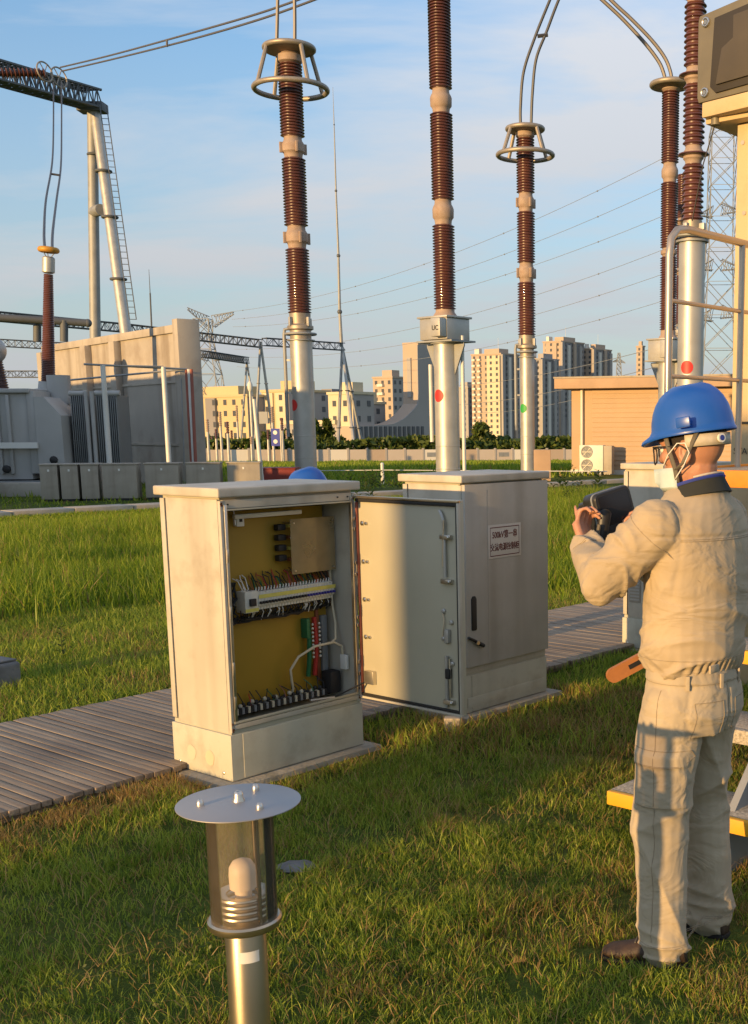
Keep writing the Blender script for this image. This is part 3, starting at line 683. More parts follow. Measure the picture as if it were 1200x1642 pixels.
# cables and plug on the right
MB().tube([(0.79 - 0.012, 0.17, 1.12), (0.776, 0.165, 0.9), (0.772, 0.15, 0.75), (0.77, 0.13, 0.66), (0.74, 0.10, 0.585), (0.70, 0.10, 0.565)], 0.006, 8).build('cable', 'cream', c1)
MB().cyl((0.782, 0.165, 1.13), (0.782, 0.17, 0.80), 0.007, n=8).build('conduit', 'patch_grey', c1)
MB().tube([(0.775, 0.09, 0.50), (0.768, 0.085, 0.545), (0.72, 0.09, 0.572), (0.62, 0.12, 0.562), (0.53, 0.14, 0.52), (0.485, 0.15, 0.46), (0.49, 0.15, 0.40), (0.505, 0.16, 0.36), (0.50, 0.17, 0.33)], 0.0065, 8).build('cable', 'cream', c1)
MB().tube([(0.62, 0.128, 0.556), (0.53, 0.15, 0.51), (0.49, 0.16, 0.45), (0.50, 0.165, 0.38), (0.51, 0.17, 0.33)], 0.005, 8).build('cable', 'dark', c1)
MB().box(0.765, 0.797 - 0.012, 0.055, 0.10, 0.425, 0.50).build('plug_box', 'white', c1, bevel=0.004)
MB().box(0.70, 0.775, 0.10, 0.18, 0.30, 0.42).build('cable_gland', 'dark', c1, bevel=0.02)
for xx, mm in ((0.625, 'cable_green'), (0.668, 'cable_red')):
    MB().tube([(xx, YP - 0.025, 0.70), (xx + 0.004, YP - 0.03, 0.6), (xx, YP - 0.03, 0.5), (xx - 0.004, YP - 0.02, 0.40)], 0.012, 8).build('power_cable', mm, c1)
for k in range(2):
    for j in range(9):
        MB().sph((0.640 + k * 0.044, YP - 0.046, 0.668 - j * 0.021), (0.006, 0.006, 0.007), 7, 5).build('terminal', 'breaker', c1)
MB().box(0.600, 0.622, YP - 0.05, YP - 0.002, 0.60, 0.70).build('contactor', 'cable_green', c1, bevel=0.004)
MB().box(0.692, 0.712, YP - 0.012, YP - 0.001, 0.36, 0.78).build('duct', 'cable_brown', c1, bevel=0.003)
MB().box(0.722, 0.758, YP - 0.02, YP - 0.001, 0.36, 0.70).build('duct', 'tank_dark', c1, bevel=0.003)
for i in range(24):
    xx = 0.10 + i * 0.0245
    MB().sph((xx, YP - 0.05 + RNG.uniform(-.01, .01), 0.335 + RNG.uniform(-.008, .012)), (0.011, 0.012, 0.012), 7, 5).build('terminal', 'dark' if i % 3 else 'patch_grey', c1)
MB().box(0.05, 0.74, YP - 0.05, YP - 0.01, 0.29, 0.325).build('terminal_rail', 'dark', c1, bevel=0.008)
MB().cyl((0.50, 0.03, 0.318), (0.635, 0.006, 0.312), 0.008, n=8).build('door_stay', 'steel', c1)
MB().cyl((0.635, 0.006, 0.312), (0.815, -0.055, 0.375), 0.0045, n=8).build('door_stay', 'dark', c1)
# open door, hinged at the right jamb
XD = W1 - 0.006
dr = MB().box(XD + 0.002, XD + 0.026, -0.708, -0.006, 0.284, 1.314).build('door', 'cabinet_inner', c1, bevel=0.003)
MB().box(XD - 0.016, XD + 0.004, -0.709, -0.006, 1.302, 1.315).build('door_flange', 'steel_bronze', dr, bevel=0.002)
MB().box(XD - 0.016, XD + 0.004, -0.709, -0.006, 0.283, 0.294).build('door_flange', 'cabinet', dr, bevel=0.002)
MB().box(XD - 0.016, XD + 0.004, -0.709, -0.700, 0.295, 1.301).build('door_flange', 'cabinet', dr, bevel=0.002)
MB().box(XD - 0.012, XD + 0.001, -0.699, -0.012, 1.284, 1.301).build('gasket', 'dark', dr, bevel=0.004)
MB().box(XD - 0.012, XD + 0.001, -0.699, -0.012, 0.296, 0.309).build('gasket', 'dark', dr, bevel=0.004)
MB().box(XD - 0.012, XD + 0.001, -0.699, -0.688, 0.31, 1.283).build('gasket', 'dark', dr, bevel=0.004)
MB().box(XD - 0.012, XD + 0.001, -0.024, -0.012, 0.31, 1.283).build('gasket', 'redrust', dr, bevel=0.004)
for j in range(4):
    z = 1.178 - j * 0.192
    for yy, r_ in ((-0.052, 0.012), (-0.080, 0.009)):
        MB().lathe([(r_, 0), (r_, 0.008), (r_ * 0.6, 0.013)], (XD + 0.0015, yy, z), n=8, R=Matrix.Rotation(-math.pi / 2, 3, 'Y')).build('bolt', 'steel', dr)
MB().box(XD - 0.022, XD + 0.0015, -0.115, -0.05, 0.362, 0.43).build('stay_bracket', 'steel', dr, bevel=0.003)
yr = -0.615
MB().tube([(XD - 0.004, yr + 0.03, 1.262), (XD - 0.012, yr + 0.012, 1.245), (XD - 0.012, yr, 1.215), (XD - 0.012, yr - 0.004, 0.95)], 0.008, 8).build('lock_rod', 'galv', dr)
MB().tube([(XD - 0.016, yr - 0.006, 1.22), (XD - 0.016, yr + 0.006, 1.0)], 0.005, 8).build('lock_rod', 'steel', dr)
MB().tube([(XD - 0.012, yr, 0.57), (XD - 0.012, yr, 0.36), (XD - 0.006, yr + 0.008, 0.318)], 0.009, 8).build('lock_rod', 'galv', dr)
MB().tube([(XD - 0.010, yr - 0.02, 0.56), (XD - 0.010, yr - 0.022, 0.37)], 0.006, 8).build('lock_rod', 'steel', dr)
for z in (1.14, 0.93, 0.345):
    MB().box(XD - 0.02, XD + 0.0015, yr - 0.045, yr + 0.022, z - 0.011, z + 0.011).build('rod_guide', 'steel', dr, bevel=0.003)
    MB().lathe([(0.009, 0), (0.009, 0.007), (0.005, 0.011)], (XD - 0.02, yr - 0.035, z), n=8, R=Matrix.Rotation(-math.pi / 2, 3, 'Y')).build('bolt', 'steel', dr)
MB().tube([(XD - 0.008, yr + 0.02, 0.775), (XD - 0.008, yr + 0.012, 0.735), (XD - 0.008, yr + 0.024, 0.66)], 0.003, 6).build('link_rod', 'steel', dr)
for yy, z in ((yr + 0.02, 0.785), (yr + 0.024, 0.652), (yr + 0.0, 0.64), (yr - 0.028, 0.735), (yr - 0.03, 0.535)):
    MB().lathe([(0.012, 0), (0.012, 0.008), (0.006, 0.013)], (XD + 0.0015, yy, z), n=10, R=Matrix.Rotation(-math.pi / 2, 3, 'Y')).build('bolt', 'galv', dr)
MB().box(XD - 0.022, XD + 0.0015, yr - 0.022, yr + 0.004, 0.635, 0.70).build('lock_body', 'galv', dr, bevel=0.004)
MB().box(XD - 0.024, XD + 0.0015, yr - 0.026, yr + 0.002, 0.46, 0.51).build('lock_body', 'dark', dr, bevel=0.006)
for z in (1.20, 1.15, 0.98, 0.92, 0.70, 0.66, 0.47, 0.41):
    MB().box(x1 - 0.019, x1 - 0.002, -0.012, -0.0035, z - 0.009, z + 0.009).build('hinge_knuckle', 'steel', c1, bevel=0.002)
for z in (1.08, 0.82, 0.56, 0.40):
    MB().box(x0 + 0.018, x0 + 0.030, -0.011, -0.0065, z - 0.03, z + 0.03).build('strike_plate', 'steel', c1, bevel=0.002)

# second cabinet, closed
W2 = 0.762
c2 = thing('control_cabinet', 'closed weathered control cabinet with lettered sign plate and lever handle', 'cabinet', sc(4.773, 4.355, 0), GRID)
x0, x1, z0, z1 = cabinet_shell(c2, W2, False)
MB().box(0.028, W2 - 0.03, -0.0055, -0.001, 0.060, 0.118).build('kick_rib', 'plinth', c2, bevel=0.002)
MB().box(x0, x1, 0.004, 0.022, z0 + 0.006, z1 - 0.01).build('front_frame', 'cabinet', c2)
d2 = MB().box(x0 + 0.002, x1 - 0.001, -0.022, 0.003, 0.300, z1 - 0.006).build('door', 'door2', c2, bevel=0.003)
MB().box(0.196, 0.205, -0.0235, -0.0222, 0.32, 1.30).build('fold_line', 'door2', d2)
def zf(x, z): return Vector((x, -0.0225, z))
RF = Matrix.Rotation(math.pi / 2, 4, 'X')
plate = MB().box(0.200, 0.492, -0.0250, -0.0222, 0.903, 1.096).build('sign_plate', 'sign', d2, bevel=0.002)
for a, b_, c_, e_ in ((0.216, 0.476, 1.078, 1.083), (0.216, 0.476, 0.916, 0.921)): MB().box(a, b_, -0.0256, -0.0249, c_, e_).build('sign_border', 'ink', plate)
for a, b_ in ((0.216, 0.219), (0.473, 0.476)): MB().box(a, b_, -0.0256, -0.0249, 0.9215, 1.0775).build('sign_border', 'ink', plate)
text_part('500kV第一串', 0.050, 'ink', plate, Matrix.Translation((0.346, -0.0257, 1.036)) @ RF, sx=0.80, bold=0.0007)
text_part('交流电源控制柜', 0.046, 'ink', plate, Matrix.Translation((0.346, -0.0257, 0.964)) @ RF, sx=0.80, bold=0.0007)
poly = [(0.048, 0.517), (0.053, 0.510), (0.084, 0.510), (0.089, 0.517), (0.089, 0.69), (0.078, 0.706), (0.059, 0.706), (0.048, 0.69)]
hr = MB().prism(poly, 0, 0.006, R=Matrix(((1, 0, 0), (0, 0, -1), (0, 1, 0))))
hr.v = [(v[0], v[1] - 0.0222, v[2]) for v in hr.v]; hr = hr.build('handle_recess', 'dark', d2, bevel=0.001)
lv = MB().tube([(0.005, -0.036, 0.478), (0.06, -0.038, 0.452), (0.075, -0.038, 0.440), (0.13, -0.040, 0.415)], [0.008, 0.009, 0.012, 0.012], 8).build('lever_handle', 'dark', d2)
MB().cyl((0.073, -0.052, 0.440), (0.073, -0.02, 0.440), 0.012, n=12).build('lock_barrel', 'steel', d2)
# third cabinet, seen end-on behind the worker
c3 = thing('control_cabinet', 'grey control cabinet behind the worker, its top edge still in sun', 'cabinet', sc(7.03, 4.355, 0), GRID)
cabinet_shell(c3, W2, False)
MB().box(0.0, 0.016, 0.004, 0.020, 0.262, 1.33).build('front_frame', 'cabinet', c3)
MB().box(0.018, W2 - 0.01, -0.02, 0.003, 0.300, 1.334).build('door', 'door2', c3, bevel=0.003)
MB().box(0.0035, 0.0085, 0.30, 0.40, 0.37, 0.56).build('vent_plate', 'boxgrey', c3, bevel=0.002)
for z in range(7): MB().box(0.0015, 0.0045, 0.31, 0.39, 0.385 + z * 0.024, 0.397 + z * 0.024).build('vent_slat', 'galv', c3)
MB().lathe([(0.035, 0), (0.035, 0.003), (0.028, 0.004)], (0.0, 0.17, 0.12), n=20, R=Matrix.Rotation(-math.pi / 2, 3, 'Y')).build('knockout_patch', 'galv', c3)
# small concrete marker under the open door, block and stones in the lawn
tag(MB().box(-0.045, 0.045, -0.035, 0.035, -0.05, 0.075).build('concrete_block', 'concrete', bevel=0.008), 'small sunlit concrete block on the ground below the free edge of the open door', 'block').location = sc(4.56, 4.25, 0)
st = MB().sph((0, 0, 0), (0.075, 0.055, 0.018), 18, 8); st.v = [(v[0] + RNG.uniform(-.004, .004), v[1] + RNG.uniform(-.004, .004), v[2] + RNG.uniform(-.003, .003)) for v in st.v]
tag(st.build('stone', 'stone'), 'flat pale stone lying in the lawn right of the bollard lamp', 'stone').location = (-1.005, 4.175, 0.008)
bx = thing('junction_box', 'dark grey junction box on the mown grass at the left edge', 'box', on(-8, 1103), GRID + 0.1)
MB().box(-0.20, 0.12, -0.12, 0.12, -0.03, 0.17).build('body', 'stone', bx, bevel=0.03, bseg=3)
MB().box(-0.18, 0.105, -0.10, 0.10, 0.172, 0.185).build('lid', 'stone', bx, bevel=0.006)
tw = MB().tube([(0, 0, 0.03), (0.035, 0.004, 0.045), (0.075, 0.012, 0.05)], 0.0015, 5)
for i in range(7):
    xx = 0.03 + i * 0.0075; tw.tube([(xx, 0.004 + i * 0.001, 0.045), (xx + 0.006, 0.012, 0.062), (xx + 0.004, 0.020, 0.078)], [0.0018, 0.0022, 0.0005], 4)
tw.v = [(v[0] * 0.75, v[1] * 0.75, v[2] * 0.55 + 0.012) for v in tw.v]
tag(tw.build('dry_twig', 'blade_dry'), 'small dry pale twig lying on the lawn', 'twig').location = (-0.17, 3.31, 0.0)
# ---------------------------------------------------------------- porcelain columns of the switchyard
def sheds(zb, zt, ro, pitch, ri=None, n=20):
    ri = ri or ro * 0.80; prof = [(ri, zb)]
    k = max(3, int(round((zt - zb) / pitch))); p = (zt - zb) / k
    for i in range(k):
        z = zb + i * p; prof += [(ri, z + 0.18 * p), (ro, z + 0.38 * p), (ro * 0.985, z + 0.52 * p), (ri, z + 0.92 * p)]
    prof.append((ri, zt)); return prof
def mark_patch(t, r, z, ang, rad, m):
    mb = MB(); rings = 4; n = 20
    pts = [(r * math.cos(ang), r * math.sin(ang), z)]
    for j in range(1, rings + 1):
        for i in range(n):
            u, v = rad * j / rings * math.cos(2 * math.pi * i / n), rad * j / rings * math.sin(2 * math.pi * i / n)
            a = ang + u / r; pts.append((r * math.cos(a), r * math.sin(a), z + v))
    fs = [(0, 1 + i, 1 + (i + 1) % n) for i in range(n)]
    for j in range(rings - 1):
        for i in range(n):
            a = 1 + j * n; k = (i + 1) % n; fs.append((a + i, a + n + i, a + n + k, a + k))
    mb.add(pts, fs); return mb.build('phase_mark', m, t)
def column(label, px, py, Y, units, r, tube_r, tube_top, pitch, flanges='clamp', rings=None, mark=None, group=None, box=None, conduit=None, cat='insulator', m='porcelain', name='insulator_column'):
    b = at(px, py, Y); gz = ground_z(Y)
    t = thing(name, label, cat, (b.x, b.y, gz), 0, group)
    Z = lambda y: at(px, y, Y).z - gz
    tt = Z(tube_top)
    MB().lathe([(tube_r * 1.6, 0), (tube_r * 1.6, 0.03), (tube_r, 0.031), (tube_r, tt)], n=32).build('support_tube', 'galv', t)
    for zz in (tt * 0.18, tt * 0.33): MB().lathe([(tube_r + 0.001, zz), (tube_r + 0.006, zz + 0.006), (tube_r + 0.006, zz + 0.02), (tube_r + 0.001, zz + 0.026)], n=32, cap=False).build('weld_band', 'galv', t)
    MB().lathe([(tube_r * 1.25, tt - 0.03), (tube_r * 1.25, tt), (tube_r * 0.95, tt + 0.002)], n=32).build('top_flange', 'galv_dark', t)
    prev = None
    for k, (y1, y0) in enumerate(units):                       # top and bottom of each unit
        zb, zt = Z(y0), Z(y1)
        MB().lathe(sheds(zb, zt, r, pitch), n=22).build('porcelain_unit', m, t)
    ends = [(units[i][1], units[i + 1][0]) for i in range(len(units) - 1)]
    for (ya, yb) in ends:
        z0, z1 = Z(yb), Z(ya); h = z1 - z0
        fl = MB().lathe([(r * 0.72, z0), (r * 0.76, z0 + 0.16 * h), (r * 0.80, z0 + 0.22 * h), (r * 0.93, z0 + 0.30 * h), (r * 0.95, z0 + 0.62 * h), (r * 0.88, z0 + 0.72 * h), (r * 0.76, z0 + 0.82 * h), (r * 0.72, z1)], n=24).build('joint_flange', 'cement', t)
        if flanges == 'clamp':
            for a in range(4):
                an = a * math.pi / 2 + 0.5
                MB().box(-0.045, 0.045, -0.03, 0.03, z0 + 0.22 * h, z0 + 0.72 * h, R=Matrix.Translation((r * 1.02 * math.cos(an), r * 1.02 * math.sin(an), 0)) @ Matrix.Rotation(an, 4, 'Z')).build('clamp', 'cement', fl, bevel=0.01)
        elif flanges == 'disc':
            MB().lathe([(r * 0.9, z0 + 0.42 * h), (r * 1.42, z0 + 0.50 * h), (r * 1.40, z0 + 0.56 * h), (r * 0.9, z0 + 0.56 * h)], n=28).build('grading_disc', 'porcelain', fl)
    zb = Z(units[-1][1])
    if box is None:
        h = zb - tt
        MB().lathe([(tube_r * 0.95, tt), (tube_r * 0.95, tt + 0.35 * h), (r * 1.1, tt + 0.4 * h), (r * 1.1, tt + 0.52 * h), (r * 0.85, tt + 0.6 * h), (r * 0.9, zb)], n=28).build('base_fitting', 'ringmetal', t)
        MB().torus((0, 0, tt + 0.22 * h), tube_r * 1.35, 0.035, 28, 8).build('bottom_ring', 'galv_dark', t)
        for a in range(4):
            an = a * math.pi / 2 + 0.9; MB().box(-0.05, 0.05, -0.035, 0.035, tt + 0.5 * h, tt + 0.85 * h, R=Matrix.Translation((r * 1.05 * math.cos(an), r * 1.05 * math.sin(an), 0)) @ Matrix.Rotation(an, 4, 'Z')).build('clamp', 'galv', t, bevel=0.01)
    else:
        y1, y0 = box; z0, z1 = Z(y0), Z(y1)
        R = Matrix.Rotation(math.radians(-38), 4, 'Z'); w = r * 1.75
        bx = MB().box(-w, w * 0.9, -w * 0.85, w * 0.85, z0, z1, R=R).build('tank_box', 'galv', t, bevel=0.02)
        MB().box(-w * 1.1, w * 1.0, -w * 0.95, w * 0.95, z1 + 0.002, z1 + 0.05, R=R).build('tank_lid', 'galv', bx, bevel=0.01)
        MB().box(w * 0.25, w * 0.88, -w * 1.35, -w * 0.87, z0 + 0.05, z1 - 0.02, R=R).build('terminal_box', 'galv', bx, bevel=0.02)
        MB().lathe([(r * 1.15, z1 + 0.05), (r * 0.85, z1 + 0.16), (r * 0.85, zb)], n=28).build('neck', 'cement', t)
        MB().box(-w * 1.25, w * 1.25, -w * 0.9, w * 0.9, tt, tt + 0.04, R=R).build('base_plate', 'galv_dark', t)
        for sx in (-1, 1):
            mbp = MB(); mbp.prism([(sx * tube_r * 0.9, tt - 0.02), (sx * w * 1.3, tt - 0.02), (sx * w * 1.3, tt - 0.08), (sx * tube_r * 0.98, tt - 0.75)], -0.02, 0.02, R=R.to_3x3() @ Matrix(((1, 0, 0), (0, 0, -1), (0, 1, 0)))); mbp.build('gusset', 'galv_dark', t, smooth=0)
    if rings:
        (ya, ra), (yb, rb) = rings; za, zb_ = Z(ya), Z(yb)
        MB().torus((0, 0, za), ra, 0.075, 44, 10).build('corona_ring', 'ringmetal', t)
        if rb:
            MB().torus((0, 0, zb_), rb, 0.075, 52, 10).build('corona_ring', 'ringmetal', t)
            for a in range(4):
                an = a * math.pi / 2 + math.radians(-50); MB().cyl((ra * math.cos(an), ra * math.sin(an), za), (rb * math.cos(an), rb * math.sin(an), zb_), 0.06, n=8).build('ring_strut', 'ringmetal', t)
        zt = Z(units[0][0])
        MB().lathe([(r * 0.8, zt), (r * 1.0, zt + 0.05), (r * 1.0, zt + 0.22), (r * 0.7, zt + 0.28), (r * 0.7, za - 0.1), (ra, za - 0.06), (ra, za - 0.02), (r * 0.5, za)], n=24).build('top_cap', 'cement', t)
    if mark:
        mc, yy, ang, rad = mark; mark_patch(t, tube_r + 0.004, Z(yy), ang, rad, mc)
    if conduit:
        side, ya, yb = conduit; za, zb_ = Z(ya), Z(yb); xo = side * (tube_r + 0.14)
        MB().tube([(side * tube_r * 0.9, -0.1, za), (xo - side * 0.02, -0.1, za - 0.03), (xo, -0.1, za - 0.18), (xo, -0.1, zb_)], 0.05, 10).build('conduit', 'galv_dark', t)
        for f in (0.3, 0.6): MB().box(min(xo, side * tube_r), max(xo, side * tube_r), -0.12, -0.08, za + (zb_ - za) * f, za + (zb_ - za) * f + 0.06).build('conduit_clip', 'galv', t)
    return t
L_ANG = math.radians(-128)     # marks face the camera and a little to the left
colA = column('surge arrester column with two corona rings and red mark behind the open cabinet', 487, 650, 35, [(103, 220), (254, 363), (399, 503)], 0.345, 0.325, 545, 0.080, 'clamp', ((78, 0.68), (143, 1.02)), ('red', 650, math.radians(-140), 0.17), conduit=(-1, 527, 700), cat='surge arrester', name='surge_arrester')
colB = column('tall capacitor voltage column with grey tank box and red mark above the closed cabinet', 717, 650, 28, [(-150, -20), (-2, 143), (182, 321), (361, 497)], 0.262, 0.290, 550, 0.063, 'smooth', None, ('red', 635, math.radians(-128), 0.145), box=(512, 546), cat='voltage transformer', name='voltage_transformer')
colC = column('slimmer surge arrester column with two corona rings and green mark', 846, 650, 40, [(222, 310), (340, 422), (453, 538)], 0.305, 0.245, 572, 0.084, 'clamp', ((207, 0.58), (249, 0.90)), ('green', 655, math.radians(-128), 0.15), conduit=(-1, 552, 690), cat='surge arrester', name='surge_arrester')
colD = column('nearest porcelain column with flared discs and red mark behind the handrail', 1107, 600, 19, [(-160, -20), (5, 108), (136, 234), (264, 355)], 0.172, 0.208, 386, 0.084, 'disc', None, ('red', 590, math.radians(-112), 0.105), cat='surge arrester', name='surge_arrester')
colE = column('dark capacitor voltage column with single top ring behind the nearest column', 1071, 560, 34, [(147, 262), (293, 398), (412, 530)], 0.248, 0.26, 580, 0.066, 'smooth', ((136, 0.52), (150, None)), box=(546, 578), cat='voltage transformer', name='voltage_transformer')
colF = column('far porcelain column mostly hidden between the two right columns', 1092, 560, 48, [(280, 350), (362, 430), (442, 520)], 0.26, 0.26, 550, 0.085, 'disc', cat='surge arrester', name='surge_arrester')
colB_w = at(741, 650, 28)
MB().cyl((0.40, -0.15, 0), (0.40, -0.15, colB_w.z + 1.6), 0.045, n=10).build('conduit', 'whitepole', colB)
MB().cyl((-0.37, -0.05, 1.3), (-0.37, -0.05, 3.1), 0.045, n=10).build('conduit', 'whitepole', colB)
zt_ = at(717, 528, 28).z
text_part('UC', 0.15, 'inkblack', colB, Matrix.Rotation(math.radians(-38), 4, 'Z') @ Matrix.Translation((0.4585 * 0.57, -0.4585 * 1.357, zt_ - 0.02)) @ RF, extrude=0.001, bold=0.003)
# ---------------------------------------------------------------- conductors that leave the columns
def cable(name, label, pts, r, m, cat='conductor', n=6, group=None, spacer=None):
    base = pts[-1]
    t = thing(name, label, cat, tuple(base), 0, group)
    for k, line in enumerate(pts[:-1]): MB().tube(line, r, n).build('strand', m, t, world=True)
    if spacer:
        for a, b_ in spacer: MB().cyl(a, b_, r * 1.2, n=6).build('spacer', m, t, world=True)
    return t
def curve_px(pl, Y, k=8):
    P = [at(*p, Y) if len(p) == 2 else at(p[0], p[1], p[2]) for p in pl]; out = []
    for i in range(len(P) - 1):
        p0, p1, p2, p3 = P[max(i - 1, 0)], P[i], P[i + 1], P[min(i + 2, len(P) - 1)]
        for j in range(k):
            t = j / k; out.append(0.5 * ((2 * p1) + (-p0 + p2) * t + (2 * p0 - 5 * p1 + 4 * p2 - p3) * t * t + (-p0 + 3 * p1 - 3 * p2 + p3) * t ** 3))
    out.append(P[-1]); return out
a1, a2 = curve_px([(444, 70), (445, 30), (446, -20), (449, -120)], 35), curve_px([(473, 70), (473, 30), (472, -20), (468, -120)], 35)
cable('conductor', 'twin bright conductor rising from the left corona rings', [a1, a2, at(458, 78, 35)], 0.055, 'wire_lit')
a1, a2 = curve_px([(835, 200), (835, 170), (840, 115), (858, 60), (882, 0), (915, -80)], 40), curve_px([(852, 200), (854, 150), (860, 95), (877, 50), (896, 0), (930, -80)], 40)
cable('conductor', 'twin dark conductor sweeping up from the green marked column', [a1, a2, at(843, 205, 40)], 0.05, 'wire', spacer=[(at(862, 58, 40), at(879, 56, 40))])
a1, a2 = curve_px([(1068, 133), (1064, 116), (1056, 98), (1035, 70), (1000, 32), (966, 0), (900, -60)], 34), curve_px([(1078, 133), (1075, 114), (1066, 92), (1045, 64), (1012, 30), (984, 4), (920, -60)], 34)
cable('conductor', 'twin bright conductor arching left from the single ring column', [a1, a2, at(1071, 125, 34)], 0.05, 'wire_lit')

# ---------------------------------------------------------------- lattice beams, gantries, masts
def truss_mesh(p0, p1, h, w, bays, rc, rl, up=Vector((0, 0, 1))):
    p0, p1 = Vector(p0), Vector(p1); d = (p1 - p0).normalized(); sd = d.cross(up).normalized(); u = sd.cross(d).normalized()
    ch = [MB() for _ in range(4)]; lace = MB()
    offs = [(-1, -1), (1, -1), (1, 1), (-1, 1)]
    P = lambda t, o: p0 + (p1 - p0) * t + sd * (o[0] * w / 2) + u * (o[1] * h / 2)
    for k, o in enumerate(offs): ch[k].cyl(P(0, o), P(1, o), rc, n=5)
    for i in range(bays):
        t0, t1 = i / bays, (i + 1) / bays
        for k in range(4):
            a, b_ = offs[k], offs[(k + 1) % 4]
            if i % 2: a, b_ = b_, a
            lace.cyl(P(t0, a), P(t1, b_), rl, n=4, cap=False)
        for k in range(4): lace.cyl(P(t0, offs[k]), P(t0, offs[(k + 1) % 4]), rl, n=4, cap=False)
    return ch, lace
def truss(t, p0, p1, h, w, bays, rc, rl, m):
    ch, lace = truss_mesh(p0, p1, h, w, bays, rc, rl)
    for c in ch: c.build('chord', m, t, world=True, smooth=60)
    return lace.build('lacing', m, t, world=True, smooth=60)
# tall gantry at the left
g0, g1 = at(-60, 100, 75), at(152, 160, 85)
gt = thing('gantry', 'tall steel gantry with lattice beam, two tubular legs and a ladder at the left', 'gantry', (g1.x, g1.y, ground_z(85)))
truss(gt, g0, g1, 1.15, 1.3, 26, 0.10, 0.055, 'lattice')
top = at(148, 168, 85)
pb = at(153, 540, 85); pb = pb + (pb - top) * ((pb.z + 1.2) / (top.z - pb.z))
MB().cyl(pb, (top.x, top.y, top.z), 0.40, 0.34, n=20).build('post', 'galv_dark', gt, world=True)
l0, l1 = at(203, 540, 82), at(152, 172, 85)
l_ext = l0 + (l0 - l1) * ((l0.z + 1.0) / (l1.z - l0.z))
MB().cyl(l_ext, l1, 0.42, 0.34, n=20).build('raking_leg', 'galv', gt, world=True)
MB().box(-0.9, 0.9, -0.6, 0.6, -0.5, 0.1, R=Matrix.Translation(top)).build('cap_plate', 'lattice', gt, world=True, bevel=0.05)
for f in (0.28, 0.48, 0.75):
    p = l1 + (l0 - l1) * f; MB().torus(p, 0.5, 0.09, 20, 6).build('flange_ring', 'lattice', gt, world=True)
p = Vector((top.x, top.y, at(146, 248, 85).z)); MB().torus(p, 0.5, 0.09, 20, 6).build('flange_ring', 'lattice', gt, world=True)
MB().cyl(at(150, 340, 85), at(162, 336, 84), 0.38, n=16).build('cross_tube', 'galv_dark', gt, world=True)
la, lb = at(164, 190, 83), at(208, 512, 80)
lad = [MB() for _ in range(2)]; rung = MB(); off = Vector((0.42, 0.1, 0))
lad[0].cyl(la + Vector((-0.1, 0, 0.9)), lb, 0.035, n=5); lad[1].cyl(la + off + Vector((-0.1, 0, 0.9)), lb + off, 0.035, n=5)
for i in range(34):
    p = la + (lb - la) * (i / 33); rung.cyl(p, p + off, 0.022, n=4)
for l_ in lad: l_.build('ladder_rail', 'lattice', gt, world=True)
rung.build('ladder_rungs', 'lattice', gt, world=True)
# insulator string under the beam with two grading wheels and the conductors
i0, i1 = at(-40, 118, 74), at(74, 118, 76)
q = (i1 - i0).to_track_quat('Z', 'Y').to_matrix()
ins = thing('insulator_string', 'horizontal brown insulator string with two wire grading wheels on the left gantry', 'insulator', tuple(i1))
MB().lathe(sheds(0, (i1 - i0).length, 0.33, 0.24, 0.16, n=16), i0, n=16, R=q).build('disc_string', 'porcelain', ins, world=True)
for (px, py, yy, rr) in ((72, 115, 76, 0.58), (95, 124, 77, 0.60)):
    c = at(px, py, yy); Rw = Matrix.Rotation(math.radians(65), 3, 'Z') @ Matrix.Rotation(math.radians(82), 3, 'X')
    w_ = MB().torus(c, rr, 0.05, 28, 6, R=Rw).build('grading_wheel', 'ringmetal', ins, world=True)
    for a in range(3):
        an = a * math.pi / 3; dv = Rw @ Vector((rr * math.cos(an), rr * math.sin(an), 0)); MB().cyl(c - dv, c + dv, 0.03, n=6).build('spoke', 'ringmetal', w_, world=True)
a1 = curve_px([(97, 108, 77), (180, 88, 68), (300, 55, 58), (420, 20, 50), (520, -16, 45)], 0); a2 = curve_px([(100, 114, 77), (185, 94, 68), (300, 65, 58), (420, 30, 50), (530, -10, 45)], 0)
cable('conductor', 'twin conductor running from the left gantry up across the sky', [a1, a2, at(97, 111, 77)], 0.045, 'wire_lit', spacer=[(at(268, 64, 60), at(268, 75, 60))])
a1 = curve_px([(86, 132, 76), (86, 200, 66), (84, 260, 55), (74, 320, 46), (71, 370, 38), (72, 398, 34)], 0); a2 = curve_px([(99, 132, 76), (99, 200, 66), (98, 265, 55), (91, 320, 46), (85, 370, 38), (84, 398, 34)], 0)
cable('conductor', 'twin dark jumper hanging from the left gantry to the bushing', [a1, a2, at(78, 400, 34)], 0.04, 'wire', spacer=[(at(83, 279, 52), at(96, 281, 52))])
# bus tube and lower gantries behind the fire wall
def gantry_line(label, pts, h, m, n, legs, tube=None):
    P = [at(*p) for p in pts]
    t = thing('gantry', label, 'gantry', (P[-1].x, P[-1].y, ground_z(P[-1].y)))
    for i in range(len(P) - 1): truss(t, P[i], P[i + 1], h, h, n, 0.07, 0.045, m)
    for (px, py, Y, bx0, bx1) in legs:
        a = at(px, py, Y); gz = ground_z(Y)
        for k, bxp in enumerate((bx0, bx1)):
            b_ = at(bxp, 740, Y); foot = Vector((b_.x, Y + (1.5 if k else -1.5), gz)); lg = MB().cyl(foot, a, 0.22, 0.17, n=10).build('leg', 'galv' if k else 'galv_dark', t, world=True)
            for f in (0.3, 0.66): MB().torus(foot + (a - foot) * f, 0.25, 0.06, 12, 5).build('flange_ring', 'galv_dark', lg, world=True)
    return t
gantry_line('long lattice gantry behind the fire wall ending at an A-frame', [(-30, 505, 133), (200, 526, 150), (418, 551, 164)], 1.0, 'lattice', 30, [(418, 548, 164, 412, 440)])
